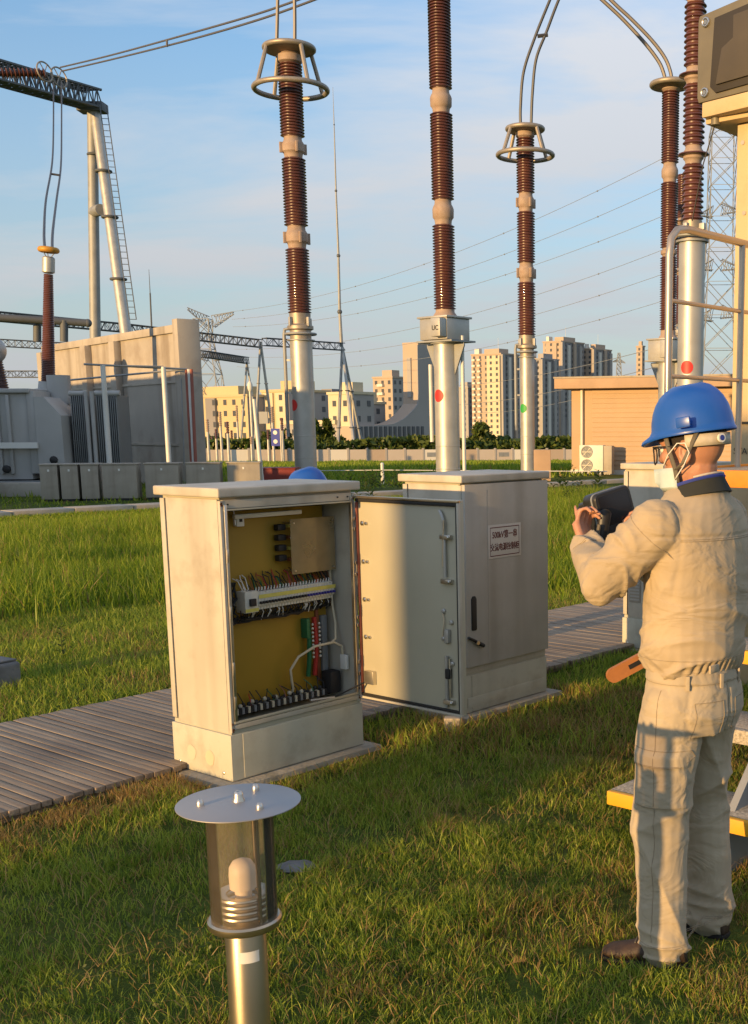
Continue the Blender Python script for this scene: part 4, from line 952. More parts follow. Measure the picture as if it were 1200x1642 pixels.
gantry_line('short lattice gantry span between the A-frame and the lightning mast', [(424, 548, 165), (550, 556, 176)], 1.0, 'lattice', 14, [])
gantry_line('lower farther lattice gantry seen behind the fire wall edge', [(-30, 548, 190), (330, 568, 210), (396, 578, 222)], 1.1, 'lattice', 36, [(396, 580, 222, 388, 418)])
gantry_line('lowest far lattice beam above the transformer', [(-30, 600, 190), (75, 600, 190)], 1.0, 'lattice', 10, [])
b0, b1 = at(-20, 508, 60), at(141, 518, 62)
bt = thing('bus_tube', 'dark horizontal bus tube with rounded end crossing behind the bushing', 'bus tube', tuple(b1))
MB().cyl(b0, b1, 0.19, n=16).build('tube', 'lattice', bt, world=True); MB().sph(b1, 0.21, 14, 10).build('end_ball', 'lattice', bt, world=True)
for px in (103, 60): MB().cyl(at(px, 514, 61.5), at(px, 548, 61.5), 0.2, n=12).build('support_insulator', 'lattice', bt, world=True)
# lightning mast on its tripod
mt = thing('lightning_mast', 'slim tall lightning mast on a tripod of tubes beyond the field', 'mast', (at(550, 740, 176).x, 176, ground_z(176)))
ms = [(548, 556, .26), (545, 500, .22), (543, 410, .17), (539, 306, .12), (536, 200, .07), (534, 140, .02)]
for i in range(len(ms) - 1):
    a, b_ = at(ms[i][0], ms[i][1], 176), at(ms[i + 1][0], ms[i + 1][1], 176)
    s_ = MB().cyl(a, b_, ms[i][2], ms[i + 1][2], n=8).build('mast_section', 'galv_dark', mt, world=True); MB().sph(b_, ms[i + 1][2] * 1.7, 8, 6).build('joint', 'lattice', s_, world=True)
for px, dY in ((541, -3), (571, -4), (587, 3)):
    b_ = at(px, 740, 176 + dY); foot = Vector((b_.x, 176 + dY, ground_z(176 + dY))); tp = at(549, 556, 176); lg = MB().cyl(foot, tp, 0.27, 0.2, n=8).build('leg', 'galv_dark' if px != 571 else 'galv', mt, world=True)
    for f in (0.3, 0.62): MB().torus(foot + (tp - foot) * f, 0.32, 0.08, 10, 5).build('flange_ring', 'lattice', lg, world=True)
m2 = thing('thin_mast', 'thin needle mast rising behind the fire wall', 'mast', (at(244, 600, 190).x, 190, ground_z(190)))
MB().cyl(m2.location, at(241, 470, 190), 0.2, 0.12, n=6).build('lower_section', 'lattice', m2, world=True); MB().cyl(at(241, 470, 190), at(239, 432, 190), 0.07, 0.03, n=6).build('tip', 'lattice', m2, world=True)

# lattice towers
def lattice_tower(label, px, Y, levels, m, r, arms=()):
    b = at(px, 740, Y); gz = ground_z(Y); t = thing('pylon', label, 'pylon', (b.x, b.y, gz))
    legs = [MB() for _ in range(4)]; br = MB()
    L_ = [(gz if y is None else at(px, y, Y).z, w) for y, w in levels]
    C = lambda i, k: Vector((b.x + L_[i][1] / 2 * (1, -1, -1, 1)[k], b.y + L_[i][1] / 2 * (1, 1, -1, -1)[k], L_[i][0]))
    for i in range(len(L_) - 1):
        for k in range(4):
            legs[k].cyl(C(i, k), C(i + 1, k), r, n=4); j = (k + 1) % 4
            nseg = max(1, int(round((L_[i + 1][0] - L_[i][0]) / max(0.8, 0.5 * (L_[i][1] + L_[i + 1][1])))))
            for s in range(nseg):
                f0, f1 = s / nseg, (s + 1) / nseg
                a0, a1, b0, b1 = C(i, k).lerp(C(i + 1, k), f0), C(i, k).lerp(C(i + 1, k), f1), C(i, j).lerp(C(i + 1, j), f0), C(i, j).lerp(C(i + 1, j), f1)
                br.cyl(a0, b1, r * 0.6, n=3, cap=False); br.cyl(b0, a1, r * 0.6, n=3, cap=False); br.cyl(a1, b1, r * 0.5, n=3, cap=False)
    for l_ in legs: l_.build('leg', m, t, world=True, smooth=0)
    br.build('bracing', m, t, world=True, smooth=0)
    for (x0, y0, x1, y1, wd) in arms:                          # cross-arm as a tapering lattice
        a, b_ = at(x0, y0, Y), at(x1, y1, Y); mb = MB()
        q_ = [(-wd, -wd), (wd, -wd), (wd, wd), (-wd, wd)]
        for dy, dz in q_: mb.cyl(a + Vector((0, dy, dz)), b_ + Vector((0, dy * 0.2, dz * 0.2)), r * 0.7, n=3)
        n_ = 7
        for s in range(n_):
            f0, f1 = s / n_, (s + 1) / n_; w0, w1 = 1 - 0.8 * f0, 1 - 0.8 * f1
            for k in range(4):
                u, v = q_[k], q_[(k + 1) % 4]
                mb.cyl(a.lerp(b_, f0) + Vector((0, u[0] * w0, u[1] * w0)), a.lerp(b_, f1) + Vector((0, v[0] * w1, v[1] * w1)), r * 0.5, n=3, cap=False)
        mb.build('cross_arm', m, t, world=True, smooth=0)
    return t
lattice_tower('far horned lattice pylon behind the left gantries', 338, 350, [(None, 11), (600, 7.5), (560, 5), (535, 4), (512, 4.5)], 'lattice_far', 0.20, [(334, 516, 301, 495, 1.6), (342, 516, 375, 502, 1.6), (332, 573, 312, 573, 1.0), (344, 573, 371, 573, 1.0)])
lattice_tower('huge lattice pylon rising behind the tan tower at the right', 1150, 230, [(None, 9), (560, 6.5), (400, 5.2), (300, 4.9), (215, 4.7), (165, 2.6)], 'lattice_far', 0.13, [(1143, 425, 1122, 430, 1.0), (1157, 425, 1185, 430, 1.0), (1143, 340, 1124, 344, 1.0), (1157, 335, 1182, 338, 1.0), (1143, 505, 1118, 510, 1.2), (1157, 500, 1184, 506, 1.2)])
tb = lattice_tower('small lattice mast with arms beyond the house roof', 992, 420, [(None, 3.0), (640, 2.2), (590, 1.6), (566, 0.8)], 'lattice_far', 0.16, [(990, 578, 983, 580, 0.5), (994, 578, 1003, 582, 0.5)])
# overhead lines between the pylons
lines = [((1090, 240), (370, 500), 'highest'), ((1090, 288), (372, 512), 'second highest'), ((1090, 335), (374, 524), 'third highest'), ((1090, 390), (376, 560), 'third lowest'), ((1090, 430), (378, 572), 'second lowest'), ((1090, 474), (380, 588), 'lowest')]
for (a, b_, w_) in lines:
    A, B = at(*a, 225), at(*b_, 345); P = []
    for i in range(25):
        t = i / 24; p = A.lerp(B, t); p.z -= 5.0 * 4 * t * (1 - t); P.append(p)
    w = thing('overhead_line', f'{w_} of the overhead power lines crossing the sky towards the far pylon', 'power line', tuple(B), 0, 'overhead power lines')
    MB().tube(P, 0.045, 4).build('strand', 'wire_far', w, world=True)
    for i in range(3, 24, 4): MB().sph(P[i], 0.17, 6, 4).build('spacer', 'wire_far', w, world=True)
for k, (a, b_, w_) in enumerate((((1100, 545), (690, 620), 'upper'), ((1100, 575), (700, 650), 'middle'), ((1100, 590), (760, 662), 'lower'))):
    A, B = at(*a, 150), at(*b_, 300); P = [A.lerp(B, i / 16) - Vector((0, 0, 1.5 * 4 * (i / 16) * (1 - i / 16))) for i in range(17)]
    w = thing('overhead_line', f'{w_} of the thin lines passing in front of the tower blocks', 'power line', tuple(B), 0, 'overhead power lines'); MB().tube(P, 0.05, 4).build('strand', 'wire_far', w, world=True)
# ---------------------------------------------------------------- far buildings
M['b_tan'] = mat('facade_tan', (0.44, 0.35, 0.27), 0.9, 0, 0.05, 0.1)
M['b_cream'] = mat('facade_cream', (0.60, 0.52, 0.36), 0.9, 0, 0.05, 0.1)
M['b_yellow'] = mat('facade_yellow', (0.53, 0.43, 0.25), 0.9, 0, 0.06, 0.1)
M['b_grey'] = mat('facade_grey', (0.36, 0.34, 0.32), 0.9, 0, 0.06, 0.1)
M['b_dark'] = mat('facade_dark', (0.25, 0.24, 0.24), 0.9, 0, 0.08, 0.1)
M['b_glass'] = mat('far_window', (0.08, 0.085, 0.095), 0.3, 0, 0.2, 0.2)
M['b_white'] = mat('facade_white', (0.66, 0.63, 0.56), 0.9, 0, 0.05, 0.1)
BR = math.radians(-34)
def building(label, pxc, Y, ytop, a, b, mats=('b_tan', 'b_grey'), floors=3.0, cols=4, cols_r=4, bays=(), roof=(0.5, 0.4), win=(1.3, 1.5), balc=None, cat='apartment block', name='apartment_block', rz=BR):
    p = at(pxc, 700, Y); gz = ground_z(Y); h = at(pxc, ytop, Y).z - gz
    c, s = math.cos(rz), math.sin(rz)
    t = thing(name, label, cat, (p.x - c * a, p.y - s * a, gz), rz)
    MB().box(0, a - 0.15, 0.15, b, 0, h).build('wall', mats[0], t)
    MB().box(a - 0.15, a, 0, b, 0, h).build('side_wall', mats[1], t)  # most blocks: side away from the sun has its shade in the colour
    MB().box(0, a - 0.151, 0.0, 0.149, 0, h).build('front_wall', mats[0], t)
    for (x0, x1, dp, mm) in bays: MB().box(x0 * a, x1 * a, -dp, -0.002, 0, h * 0.985).build('bay', mm, t)
    MB().box(-0.3, a + 0.3, -0.3, b + 0.3, h, h + 0.7).build('parapet', mats[0], t)
    MB().box(a * 0.25, a * (0.25 + roof[0]), b * 0.3, b * 0.8, h + 0.7, h + 0.7 + 3.2 * roof[1] * 2).build('roof_house', mats[0], t)
    nf = int(h / floors)
    if cols_r >= 5:
        for k in range(cols_r // 2 + 1): MB().box(a + 0.002, a + 1.1, b * (2 * k) / (cols_r + 1), b * (2 * k + 0.8) / (cols_r + 1), 0, h * (0.97 if k % 2 else 1.0)).build('side_bay', ('b_grey', 'b_white', mats[0])[k % 3], t)
        MB().box(a * 0.05, a * 0.2, b * 0.1, b * 0.25, h + 0.7, h + 3.4).build('water_tank', 'b_white', t); MB().cyl((a * 0.6, b * 0.5, h), (a * 0.6, b * 0.5, h + 9), 0.12, 0.05, n=5).build('antenna', 'b_white', t)
    wm_ = MB().box(-win[0] / 2, win[0] / 2, -0.09, 0.10, 0, win[1]).mesh('window', 'b_glass', smooth=0)
    wr_ = MB().box(-0.10, 0.09, -win[0] / 2, win[0] / 2, 0, win[1]).mesh('window', 'b_glass', smooth=0)
    for f in range(max(0, nf - 14), nf):
        z = h - (nf - f) * floors + 0.9
        for k in range(cols):
            xx = a * (k + 0.5) / cols; dp = 0.0
            for (x0, x1, d_, mm) in bays:
                if x0 * a < xx < x1 * a: dp = d_
            o = bpy.data.objects.new('window', wm_); COL.objects.link(o); o.parent = t; o.location = (xx, -dp, z)
        for k in range(cols_r):
            o = bpy.data.objects.new('window', wr_); COL.objects.link(o); o.parent = t; o.location = (a, b * (k + 0.5) / cols_r, z)
        if balc:
            for (x0, x1) in balc: MB().box(x0 * a, x1 * a, -1.3, -0.1, z - 0.9, z + 0.1).build('balcony', 'b_white', t)
    return t
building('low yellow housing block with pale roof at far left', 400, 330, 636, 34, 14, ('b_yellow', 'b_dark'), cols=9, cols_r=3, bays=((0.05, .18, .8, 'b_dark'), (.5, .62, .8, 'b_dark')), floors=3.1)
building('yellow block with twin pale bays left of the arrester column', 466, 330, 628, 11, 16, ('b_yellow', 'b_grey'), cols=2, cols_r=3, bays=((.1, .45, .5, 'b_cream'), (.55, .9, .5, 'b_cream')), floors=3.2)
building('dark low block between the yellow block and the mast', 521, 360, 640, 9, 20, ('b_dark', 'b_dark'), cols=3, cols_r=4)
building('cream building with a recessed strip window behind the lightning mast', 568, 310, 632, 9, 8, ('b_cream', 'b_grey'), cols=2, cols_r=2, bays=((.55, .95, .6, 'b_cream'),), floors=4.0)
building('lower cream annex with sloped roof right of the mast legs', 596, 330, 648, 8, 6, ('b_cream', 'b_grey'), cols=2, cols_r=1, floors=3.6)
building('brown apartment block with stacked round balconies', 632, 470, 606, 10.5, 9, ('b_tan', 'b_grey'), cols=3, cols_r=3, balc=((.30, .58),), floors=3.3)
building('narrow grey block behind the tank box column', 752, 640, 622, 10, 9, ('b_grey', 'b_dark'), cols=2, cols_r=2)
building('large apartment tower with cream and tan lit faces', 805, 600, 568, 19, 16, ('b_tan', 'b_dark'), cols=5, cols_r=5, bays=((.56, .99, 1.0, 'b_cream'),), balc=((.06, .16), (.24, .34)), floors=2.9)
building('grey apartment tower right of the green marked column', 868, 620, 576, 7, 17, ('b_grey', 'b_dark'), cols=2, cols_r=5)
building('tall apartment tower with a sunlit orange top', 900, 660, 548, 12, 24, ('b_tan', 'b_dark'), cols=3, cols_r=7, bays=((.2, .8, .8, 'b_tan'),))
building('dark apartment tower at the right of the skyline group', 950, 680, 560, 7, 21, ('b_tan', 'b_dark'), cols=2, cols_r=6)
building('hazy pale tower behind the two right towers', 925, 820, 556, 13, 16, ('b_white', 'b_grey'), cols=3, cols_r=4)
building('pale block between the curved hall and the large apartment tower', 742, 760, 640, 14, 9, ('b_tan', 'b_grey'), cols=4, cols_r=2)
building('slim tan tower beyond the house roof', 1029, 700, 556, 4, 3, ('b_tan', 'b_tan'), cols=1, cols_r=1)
# swooping hall with a tall slab
p = at(672, 700, 330); gz = ground_z(330); hh = at(672, 553, 330).z - gz
sw = thing('curved_hall', 'slab tower that swoops down into a low curved hall', 'building', (p.x, p.y, gz), BR)
prof = [(0, hh), (8.5, hh), (8.5, 0), (-27, 0), (-27, 6.2)]
for i in range(12):
    f = i / 11.0; prof.append((-15 + 14.6 * f, 6.6 + 5.8 * f ** 2.3))
prof += [(-0.15, hh * 0.55), (-0.1, hh * 0.75)]
MB().prism(prof, -5.2, 0.0, R=Matrix(((0, 0, 1), (1, 0, 0), (0, 1, 0)))).build('shell', 'b_tan', sw, smooth=25)
sl = MB().prism([(yy - 0.02, zz) for yy, zz in prof], 0.02, 0.30, R=Matrix(((0, 0, 1), (1, 0, 0), (0, 1, 0)))).build('side_wall', 'b_grey', sw, smooth=0)  # face turned from the sun, its shade put into the grey
MB().box(-3.4, -2.0, -0.5, 0.4, hh * 0.50, hh * 0.88).build('slot_window', 'b_grey', sw)
MB().box(-5.5, 0.3, 0.2, 8.6, hh, hh + 0.8).build('parapet', 'b_tan', sw)
fin = MB().box(0.30, 0.55, -0.5, 0.5, 0.5, 6.2).mesh('window', 'b_glass', smooth=0)
for i in range(15):
    o = bpy.data.objects.new('window', fin); COL.objects.link(o); o.parent = sw; o.location = (0, -25.5 + i * 1.9, 0)
wf = MB().box(-0.7, 0.7, -0.12, 0.1, 0, 1.6).mesh('window', 'b_glass', smooth=0)
lowh = MB().box(-27, -5.3, -26.8, -14, 0, 6.8).build('low_wing', 'b_grey', sw)
MB().box(-27.5, -5.3, -27.4, -13.5, 6.85, 7.9).build('low_roof', 'b_cream', sw)
for f in range(2):
    for i in range(9):
        o = bpy.data.objects.new('window', wf); COL.objects.link(o); o.parent = lowh; o.location = (-25.8 + i * 2.2, -26.8, 1.0 + f * 2.9)
# ---------------------------------------------------------------- boundary wall, hedge, trees
w0, w1 = at(300, 740, 150), at(1010, 735, 172)
bw = thing('boundary_wall', 'long low pale boundary wall with panels at the far edge of the field', 'wall', (w0.x, w0.y, ground_z(w0.y)), math.atan2(w1.y - w0.y, w1.x - w0.x))
wlen = math.hypot(w1.x - w0.x, w1.y - w0.y); npan = 24; dz = (ground_z(172) - ground_z(150)) / npan
pm = [MB().box(0.14, wlen / npan - 0.14, -0.08, 0.08, -0.5, 1.75).mesh('panel', m_, smooth=0) for m_ in ('barrier', 'b_white', 'b_tan')]
po = MB().box(-0.14, 0.14, -0.14, 0.14, -0.5, 1.95).mesh('pier', 'b_grey', smooth=0)
for i in range(npan):
    for me_, nm in ((pm[(0, 0, 1, 0, 2)[i % 5]], 'panel'), (po, 'pier')):
        o = bpy.data.objects.new(nm, me_); COL.objects.link(o); o.parent = bw; o.location = (i * wlen / npan, 0, i * dz)
for i in (12, 16): MB().box(i * wlen / npan + 0.5, i * wlen / npan + 2.0, -0.11, -0.085, 0.75 + i * dz, 1.35 + i * dz).build('notice_plate', 'galv_dark', bw)
M['leaf_far'] = grass_material('far_foliage', (0.040, 0.075, 0.014), (0.125, 0.150, 0.030), 0.25)
M['bark'] = mat('bark', (0.09, 0.07, 0.05), 0.9, 0, 0.2, 5)
def leaf_cloud(pts, size):
    n = len(pts); a = npr.normal(size=(n, 3)); a /= np.linalg.norm(a, axis=1)[:, None]; b = npr.normal(size=(n, 3)); b -= a * (a * b).sum(1)[:, None]; b /= np.linalg.norm(b, axis=1)[:, None]
    s = (size * (0.5 + npr.random(n)))[:, None]
    V = np.stack([pts - a * s, pts + b * s * 0.5, pts + a * s, pts - b * s * 0.5], 1).reshape(-1, 3)
    mb = MB(); mb.v = [tuple(v) for v in V]; mb.f = [(4 * i, 4 * i + 1, 4 * i + 2, 4 * i + 3) for i in range(n)]; return mb
def leaf_obj(name, pts, size, m, parent=None):
    mb = leaf_cloud(pts, size); me = bpy.data.meshes.new(name); me.from_pydata(mb.v, [], mb.f); me.materials.append(M[m])
    o = bpy.data.objects.new(name, me); COL.objects.link(o); o.parent = parent; return o
n = 9000; u = npr.random(n); hx = w0.x + (w1.x - w0.x) * (u * 1.25 - 0.12); hy = w0.y + 5 + (w1.y - w0.y) * u + npr.normal(0, 1.2, n)
hh_ = 1.5 + 1.3 * fnoise(hx, hx * 0, 0.12); hz_ = -3.0 + hh_ * npr.random(n) ** 0.7 * 1.4
tag(leaf_obj('hedge', np.stack([hx, hy, hz_], 1), 0.42, 'leaf_far'), 'dark green hedge mass growing behind the boundary wall', 'hedge', kind='stuff')
def tree(label, px, Y, ytop, wpx, nleaf=1400, size=0.5, name='tree'):
    b = at(px, 735, Y); gz = ground_z(Y); h = at(px, ytop, Y).z - gz; w = wpx * Y / F_PX
    t = thing(name, label, 'tree', (b.x, Y, gz))
    MB().tube([(0, 0, 0), (0.05 * w, 0, h * 0.3), (0.02 * w, 0, h * 0.7)], [0.04 * h, 0.03 * h, 0.01 * h], 7).build('trunk', 'bark', t)
    for k in range(4):
        an = k * 1.7; MB().tube([(0.03 * w, 0, h * 0.3), (0.25 * w * math.cos(an), 0.25 * w * math.sin(an), h * 0.6)], [0.02 * h, 0.006 * h], 5).build('limb', 'bark', t)
    cl = []
    for k in range(12):
        c = np.array([npr.normal(0, 0.25) * w, npr.normal(0, 0.25) * w, h * (0.35 + 0.5 * npr.random())]); rr = (0.16 + 0.12 * npr.random()) * w
        d = npr.normal(size=(nleaf // 12, 3)); d /= np.linalg.norm(d, axis=1)[:, None]; cl.append(c + d * rr * (npr.random((nleaf // 12, 1)) ** 0.4) * np.array([1, 1, 0.8 * h / w if h < w else 1.0]))
    leaf_obj('crown', np.concatenate(cl), size, 'leaf_far', t)
tree('round dark tree behind the wall right of the tank box column', 772, 185, 678, 48)
tree('low bushy tree beside the round dark tree', 806, 190, 697, 40)
tree('dark tree behind the arrester column foot', 512, 190, 668, 44)
tree('small tree in front of the yellow housing', 445, 200, 688, 40)
tree('wide low tree in front of the curved hall', 668, 190, 703, 55)
tree('low dark tree left of the mast tripod', 530, 180, 700, 30)
tree('low tree at the foot of the grey towers', 880, 200, 708, 44)
tree('small tree beyond the poles at far left', 350, 200, 700, 40)
# substation posts in the distance
POSTL = ['distant equipment post just right of the fire wall edge', 'shorter distant post, third of the group beside the fire wall', 'tallest distant post right of the fire wall edge', 'distant post halfway between fire wall and A-frame', 'tall distant post just left of the farther A-frame', 'distant post left of the blue sign', 'tall distant post behind the blue sign', 'distant post right of the blue sign', 'distant post left of the arrester column', 'distant post behind the tallest post by the fire wall', 'short distant post between the two A-frames', 'shortest distant post beside the fire wall edge']
specs = [(336, 672, 130), (349, 688, 150), (357, 660, 140), (374, 690, 160), (384, 650, 170), (432, 690, 150), (440, 652, 150), (455, 670, 140), (462, 690, 165), (368, 676, 128), (405, 700, 140), (342, 700, 160)]
for i, (px, yt, Y) in enumerate(specs):
    b = at(px, 740, Y); gz = ground_z(Y); h = at(px, yt, Y).z - gz
    t = thing('equipment_post', POSTL[i], 'post', (b.x, Y, gz), 0, 'distant equipment posts')
    MB().cyl((0, 0, 0), (0, 0, h * 0.72), 0.17, 0.15, n=8).build('pole', 'galv', t)
    MB().lathe(sheds(h * 0.72, h, 0.2, 0.25, 0.12), n=10).build('insulator', 'porcelain' if i % 2 else 'cement', t)
ps = thing('transformer_post', 'far white ball topped post left of the A-frame', 'post', (at(407, 740, 150).x, 150, ground_z(150)))
zc = at(407, 620, 150).z - ground_z(150); MB().cyl((0, 0, 0), (0, 0, zc), 0.18, n=8).build('pole', 'galv', ps); MB().sph((0, 0, zc), (0.35, 0.35, 0.7), 12, 8).build('tank', 'b_white', ps)
sg = thing('blue_sign', 'small blue sign with two white discs on a post beyond the red box', 'sign', (at(443, 740, 120).x, 120, ground_z(120)))
MB().cyl((0.6, 0, 0), (0.6, 0, 4.0), 0.09, n=8).build('post', 'galv', sg); zc = at(443, 700, 120).z - ground_z(120)
M['signblue'] = mat('blue_sign_paint', (0.03, 0.05, 0.33), 0.5, 0, 0.05)
MB().box(-0.4, 0.5, -0.05, 0.05, zc - 0.95, zc + 0.8).build('panel', 'signblue', sg)
for k in (-0.5, 0.4): MB().cyl((0.05, -0.09, zc + k), (0.05, -0.052, zc + k), 0.22, n=14).build('disc', 'white', sg)

# ---------------------------------------------------------------- house
hc = at(917, 757, 41.0); hc.z = 0
he = on(1100, 770)                         # direction of the long wall
HA = math.atan2(-0.34, 1.0)
ho = thing('house', 'single storey tan clad house with flat overhanging roof', 'house', (hc.x, hc.y, 0), HA)
HL, HZ = 6.2, at(917, 624, 41.0).z
MB().box(0, HL, 0.0, 6.0, 0, HZ - 0.01).build('wall', 'siding', ho)
nb = 17; bh = (HZ - 0.18) / nb
for i in range(nb):
    for k in range(2):
        x_a, x_b = (0.75, 3.4 + 0.2 * (i % 2)) if k == 0 else (3.405 + 0.2 * (i % 2), HL - 0.03)
        mbx = MB(); mbx.add([(x_a, -0.03, 0.17 + i * bh), (x_b, -0.03, 0.17 + i * bh), (x_b, -0.004, 0.165 + (i + 1) * bh), (x_a, -0.004, 0.165 + (i + 1) * bh), (x_a, 0.01, 0.17 + i * bh), (x_b, 0.01, 0.17 + i * bh), (x_b, 0.01, 0.165 + (i + 1) * bh), (x_a, 0.01, 0.165 + (i + 1) * bh)],
                [(0, 1, 2, 3), (4, 7, 6, 5), (0, 4, 5, 1), (3, 2, 6, 7), (0, 3, 7, 4), (1, 5, 6, 2)])
        mbx.build('siding_board', 'siding', ho, smooth=0)
MB().box(-0.02, HL + 0.02, -0.05, 0.02, 0, 0.16).build('plinth_band', 'acwhite', ho)
rf = MB().box(-0.45, HL + 0.5, -0.55, 6.4, HZ, HZ + 0.34).build('roof', 'roof', ho, bevel=0.02)
MB().box(-0.47, HL + 0.52, -0.57, 6.42, HZ + 0.342, HZ + 0.40).build('roof_edge', 'boxgrey', rf)
MB().cyl((0.40, -0.07, 0.9), (0.40, -0.07, HZ), 0.055, n=12).build('downpipe', 'acwhite', ho)
ac = thing('air_conditioner', 'white twin fan outdoor air conditioner unit against the house', 'air conditioner', (hc.x + 0.25, hc.y - 0.95, 0), HA)
MB().box(0, 0.85, 0, 0.34, 0.12, 1.02).build('casing', 'acwhite', ac, bevel=0.02)
for z in (0.34, 0.79):
    f = MB().torus((0.27, -0.012, z), 0.19, 0.02, 24, 6, R=Matrix.Rotation(math.pi / 2, 3, 'X')).build('fan_guard', 'galv_dark', ac)
    MB().cyl((0.27, -0.004, z), (0.27, 0.001, z), 0.18, n=24).build('fan_opening', 'tank_dark', f)
    for k in range(4):
        an = k * math.pi / 4; MB().cyl((0.27 - 0.19 * math.cos(an), -0.02, z - 0.19 * math.sin(an)), (0.27 + 0.19 * math.cos(an), -0.02, z + 0.19 * math.sin(an)), 0.007, n=5).build('guard_wire', 'galv', f)
MB().box(0.86, 1.15, 0.02, 0.32, 0.05, 1.0).build('pipe_cover', 'boxgrey', ac, bevel=0.01)
for xx in (0.08, 0.72): MB().box(xx, xx + 0.06, 0.0, 0.34, 0, 0.12).build('foot', 'galv_dark', ac)
tag(MB().box(-0.26, 0.26, -0.2, 0.2, 0, 0.95).build('kiosk', 'roof', bevel=0.02), 'small brown kiosk standing behind the closed cabinet', 'kiosk').location = (at(870, 755, 36).x, 36, 0)

# ---------------------------------------------------------------- left middle ground
# fire wall
fa, fb = Vector((at(304, 700, 33).x, 33.0, 0)), Vector((at(88, 700, 41.5).x, 41.5, 0))
fw = thing('fire_wall', 'stained concrete fire wall with pilasters behind the boxes', 'wall', tuple(fa), math.atan2(fb.y - fa.y, fb.x - fa.x))
FL = math.hypot(fb.x - fa.x, fb.y - fa.y); FZ = at(304, 520, 33).z
MB().box(0.02, FL, -0.12, 0.12, 0, FZ - 0.22).build('wall_panel', 'wallstain', fw)
MB().box(0.02, FL + 0.1, -0.20, 0.2, FZ - 0.218, FZ).build('coping', 'wallstain', fw, bevel=0.02)
MB().box(-0.34, 0.0, -0.32, 0.32, 0, FZ + 0.12).build('end_pier', 'wallstain', fw, bevel=0.02)
for f in (0.40, 0.62, 1.0): MB().box(f * FL - 0.22, f * FL + 0.22, 0.125, 0.34, 0, FZ - 0.225).build('pilaster', 'wallstain', fw, bevel=0.015)
for z in (1.15, 2.9): MB().box(0.02, FL, 0.122, 0.15, z, z + 0.06).build('render_band', 'concrete', fw)
# its twin across the transformer bay, outside the frame to the left
ta, tb_ = Vector((-16.3, 21.7, 0)), Vector((-25.6, 32.3, 0)); fw2 = thing('fire_wall', 'twin concrete fire wall of the neighbouring bay outside the left picture edge', 'wall', tuple(ta), math.atan2(tb_.y - ta.y, tb_.x - ta.x)); TL = (tb_ - ta).length
MB().box(0.02, TL, -0.12, 0.12, 0, FZ - 0.3).build('wall_panel', 'wallstain', fw2); MB().box(0.0, TL + 0.1, -0.20, 0.2, FZ - 0.298, FZ - 0.08).build('coping', 'wallstain', fw2, bevel=0.02)
for f in (0.02, 0.35, 0.7, 1.0): MB().box(f * TL - 0.22, f * TL + 0.22, 0.125, 0.34, 0, FZ - 0.305).build('pilaster', 'wallstain', fw2, bevel=0.015)
lw = thing('shade_wall', 'low grey wall added outside the frame to shade the metal boxes', 'wall', sc(7.0, 23.2, 0), GRID)  # unseen wall, added so that its shadow falls on the boxes
MB().box(0, 0.25, 0, 3.2, 0, 1.8).build('panel', 'concrete', lw, bevel=0.01); MB().box(-0.04, 0.29, -0.04, 3.24, 1.802, 1.9).build('coping', 'concrete', lw, bevel=0.01)
# transformer
tr = thing('transformer', 'grey oil transformer tank with radiators and stiffeners at the left edge', 'transformer', (-14.6, 30.2, 0), math.radians(4))
MB().box(-4.0, 0.95, 0.0, 3.0, 0.35, 2.55).build('tank', 'tank', tr, bevel=0.02)
MB().box(-4.1, 1.05, -0.12, 3.1, 2.552, 2.66).build('cover', 'tank', tr, bevel=0.02)
for i in range(16):
    xx = -3.6 + i * 0.27
    MB().box(xx, xx + 0.08, -0.10, -0.002, 0.5, 2.5).build('stiffener', 'tank', tr, bevel=0.01)
for xx in (-0.60, -0.42): MB().tube([(xx - 0.05, -0.2, 2.6), (xx, -0.2, 1.6), (xx + 0.10, -0.2, 0.5)], 0.035, 8).build('pipe', 'dark', tr)
MB().box(0.96, 1.15, -0.06, 1.6, 0.5, 2.6).build('corner_panel', 'tank', tr, bevel=0.02)
MB().prism([(1.16, 0.5), (1.82, 0.5), (1.80, 1.98), (1.40, 2.45), (1.16, 2.45)], -0.10, 1.4, R=Matrix(((1, 0, 0), (0, 0, 1), (0, 1, 0)))).build('gable_panel', 'tank', tr, smooth=0)
MB().box(0.2, 1.2, -0.22, -0.13, 1.15, 1.3).build('name_plate', 'white', tr)
for xx, zz in ((1.55, 0.85), (-0.9, 0.55), (0.35, 0.62)): MB().lathe([(0.10, 0), (0.10, 0.06), (0.06, 0.08)], (xx, -0.08, zz), n=12, R=Matrix.Rotation(math.pi / 2, 3, 'X')).build('valve', 'dark', tr)
MB().box(-4.2, 2.3, -0.3, 3.0, 0.15, 0.32).build('skid', 'tank_dark', tr, bevel=0.02)
rad = MB().box(-0.012, 0.012, 0, 1.1, 0.65, 2.5).mesh('radiator_fin', 'tank_dark', bevel=0.006, bseg=1)
for g, (x_, nn_) in enumerate(((1.90, 7), (2.55, 11))):
    for i in range(nn_):
        o = bpy.data.objects.new('radiator_fin', rad); COL.objects.link(o); o.parent = tr; o.location = (x_ + i * 0.05, 0.45, 0)
    for z in (0.6, 2.55): MB().cyl((x_ - 0.05, 0.5, z), (x_ + nn_ * 0.05 + 0.05, 0.5, z), 0.07, n=12).build('header_pipe', 'tank', tr)
for x_ in (2.30, 2.45): MB().cyl((x_, 0.42, 0.5), (x_, 0.42, 2.6), 0.055, n=12).build('riser_pipe', 'tank', tr)
MB().box(1.85, 3.2, 0.4, 1.8, 0.32, 0.5).build('radiator_base', 'tank_dark', tr)
MB().cyl((1.3, 1.4, 2.3), (1.3, 1.4, 3.05), 0.30, n=20).build('turret', 'tank', tr)
bu = at(76, 610, 31.8)
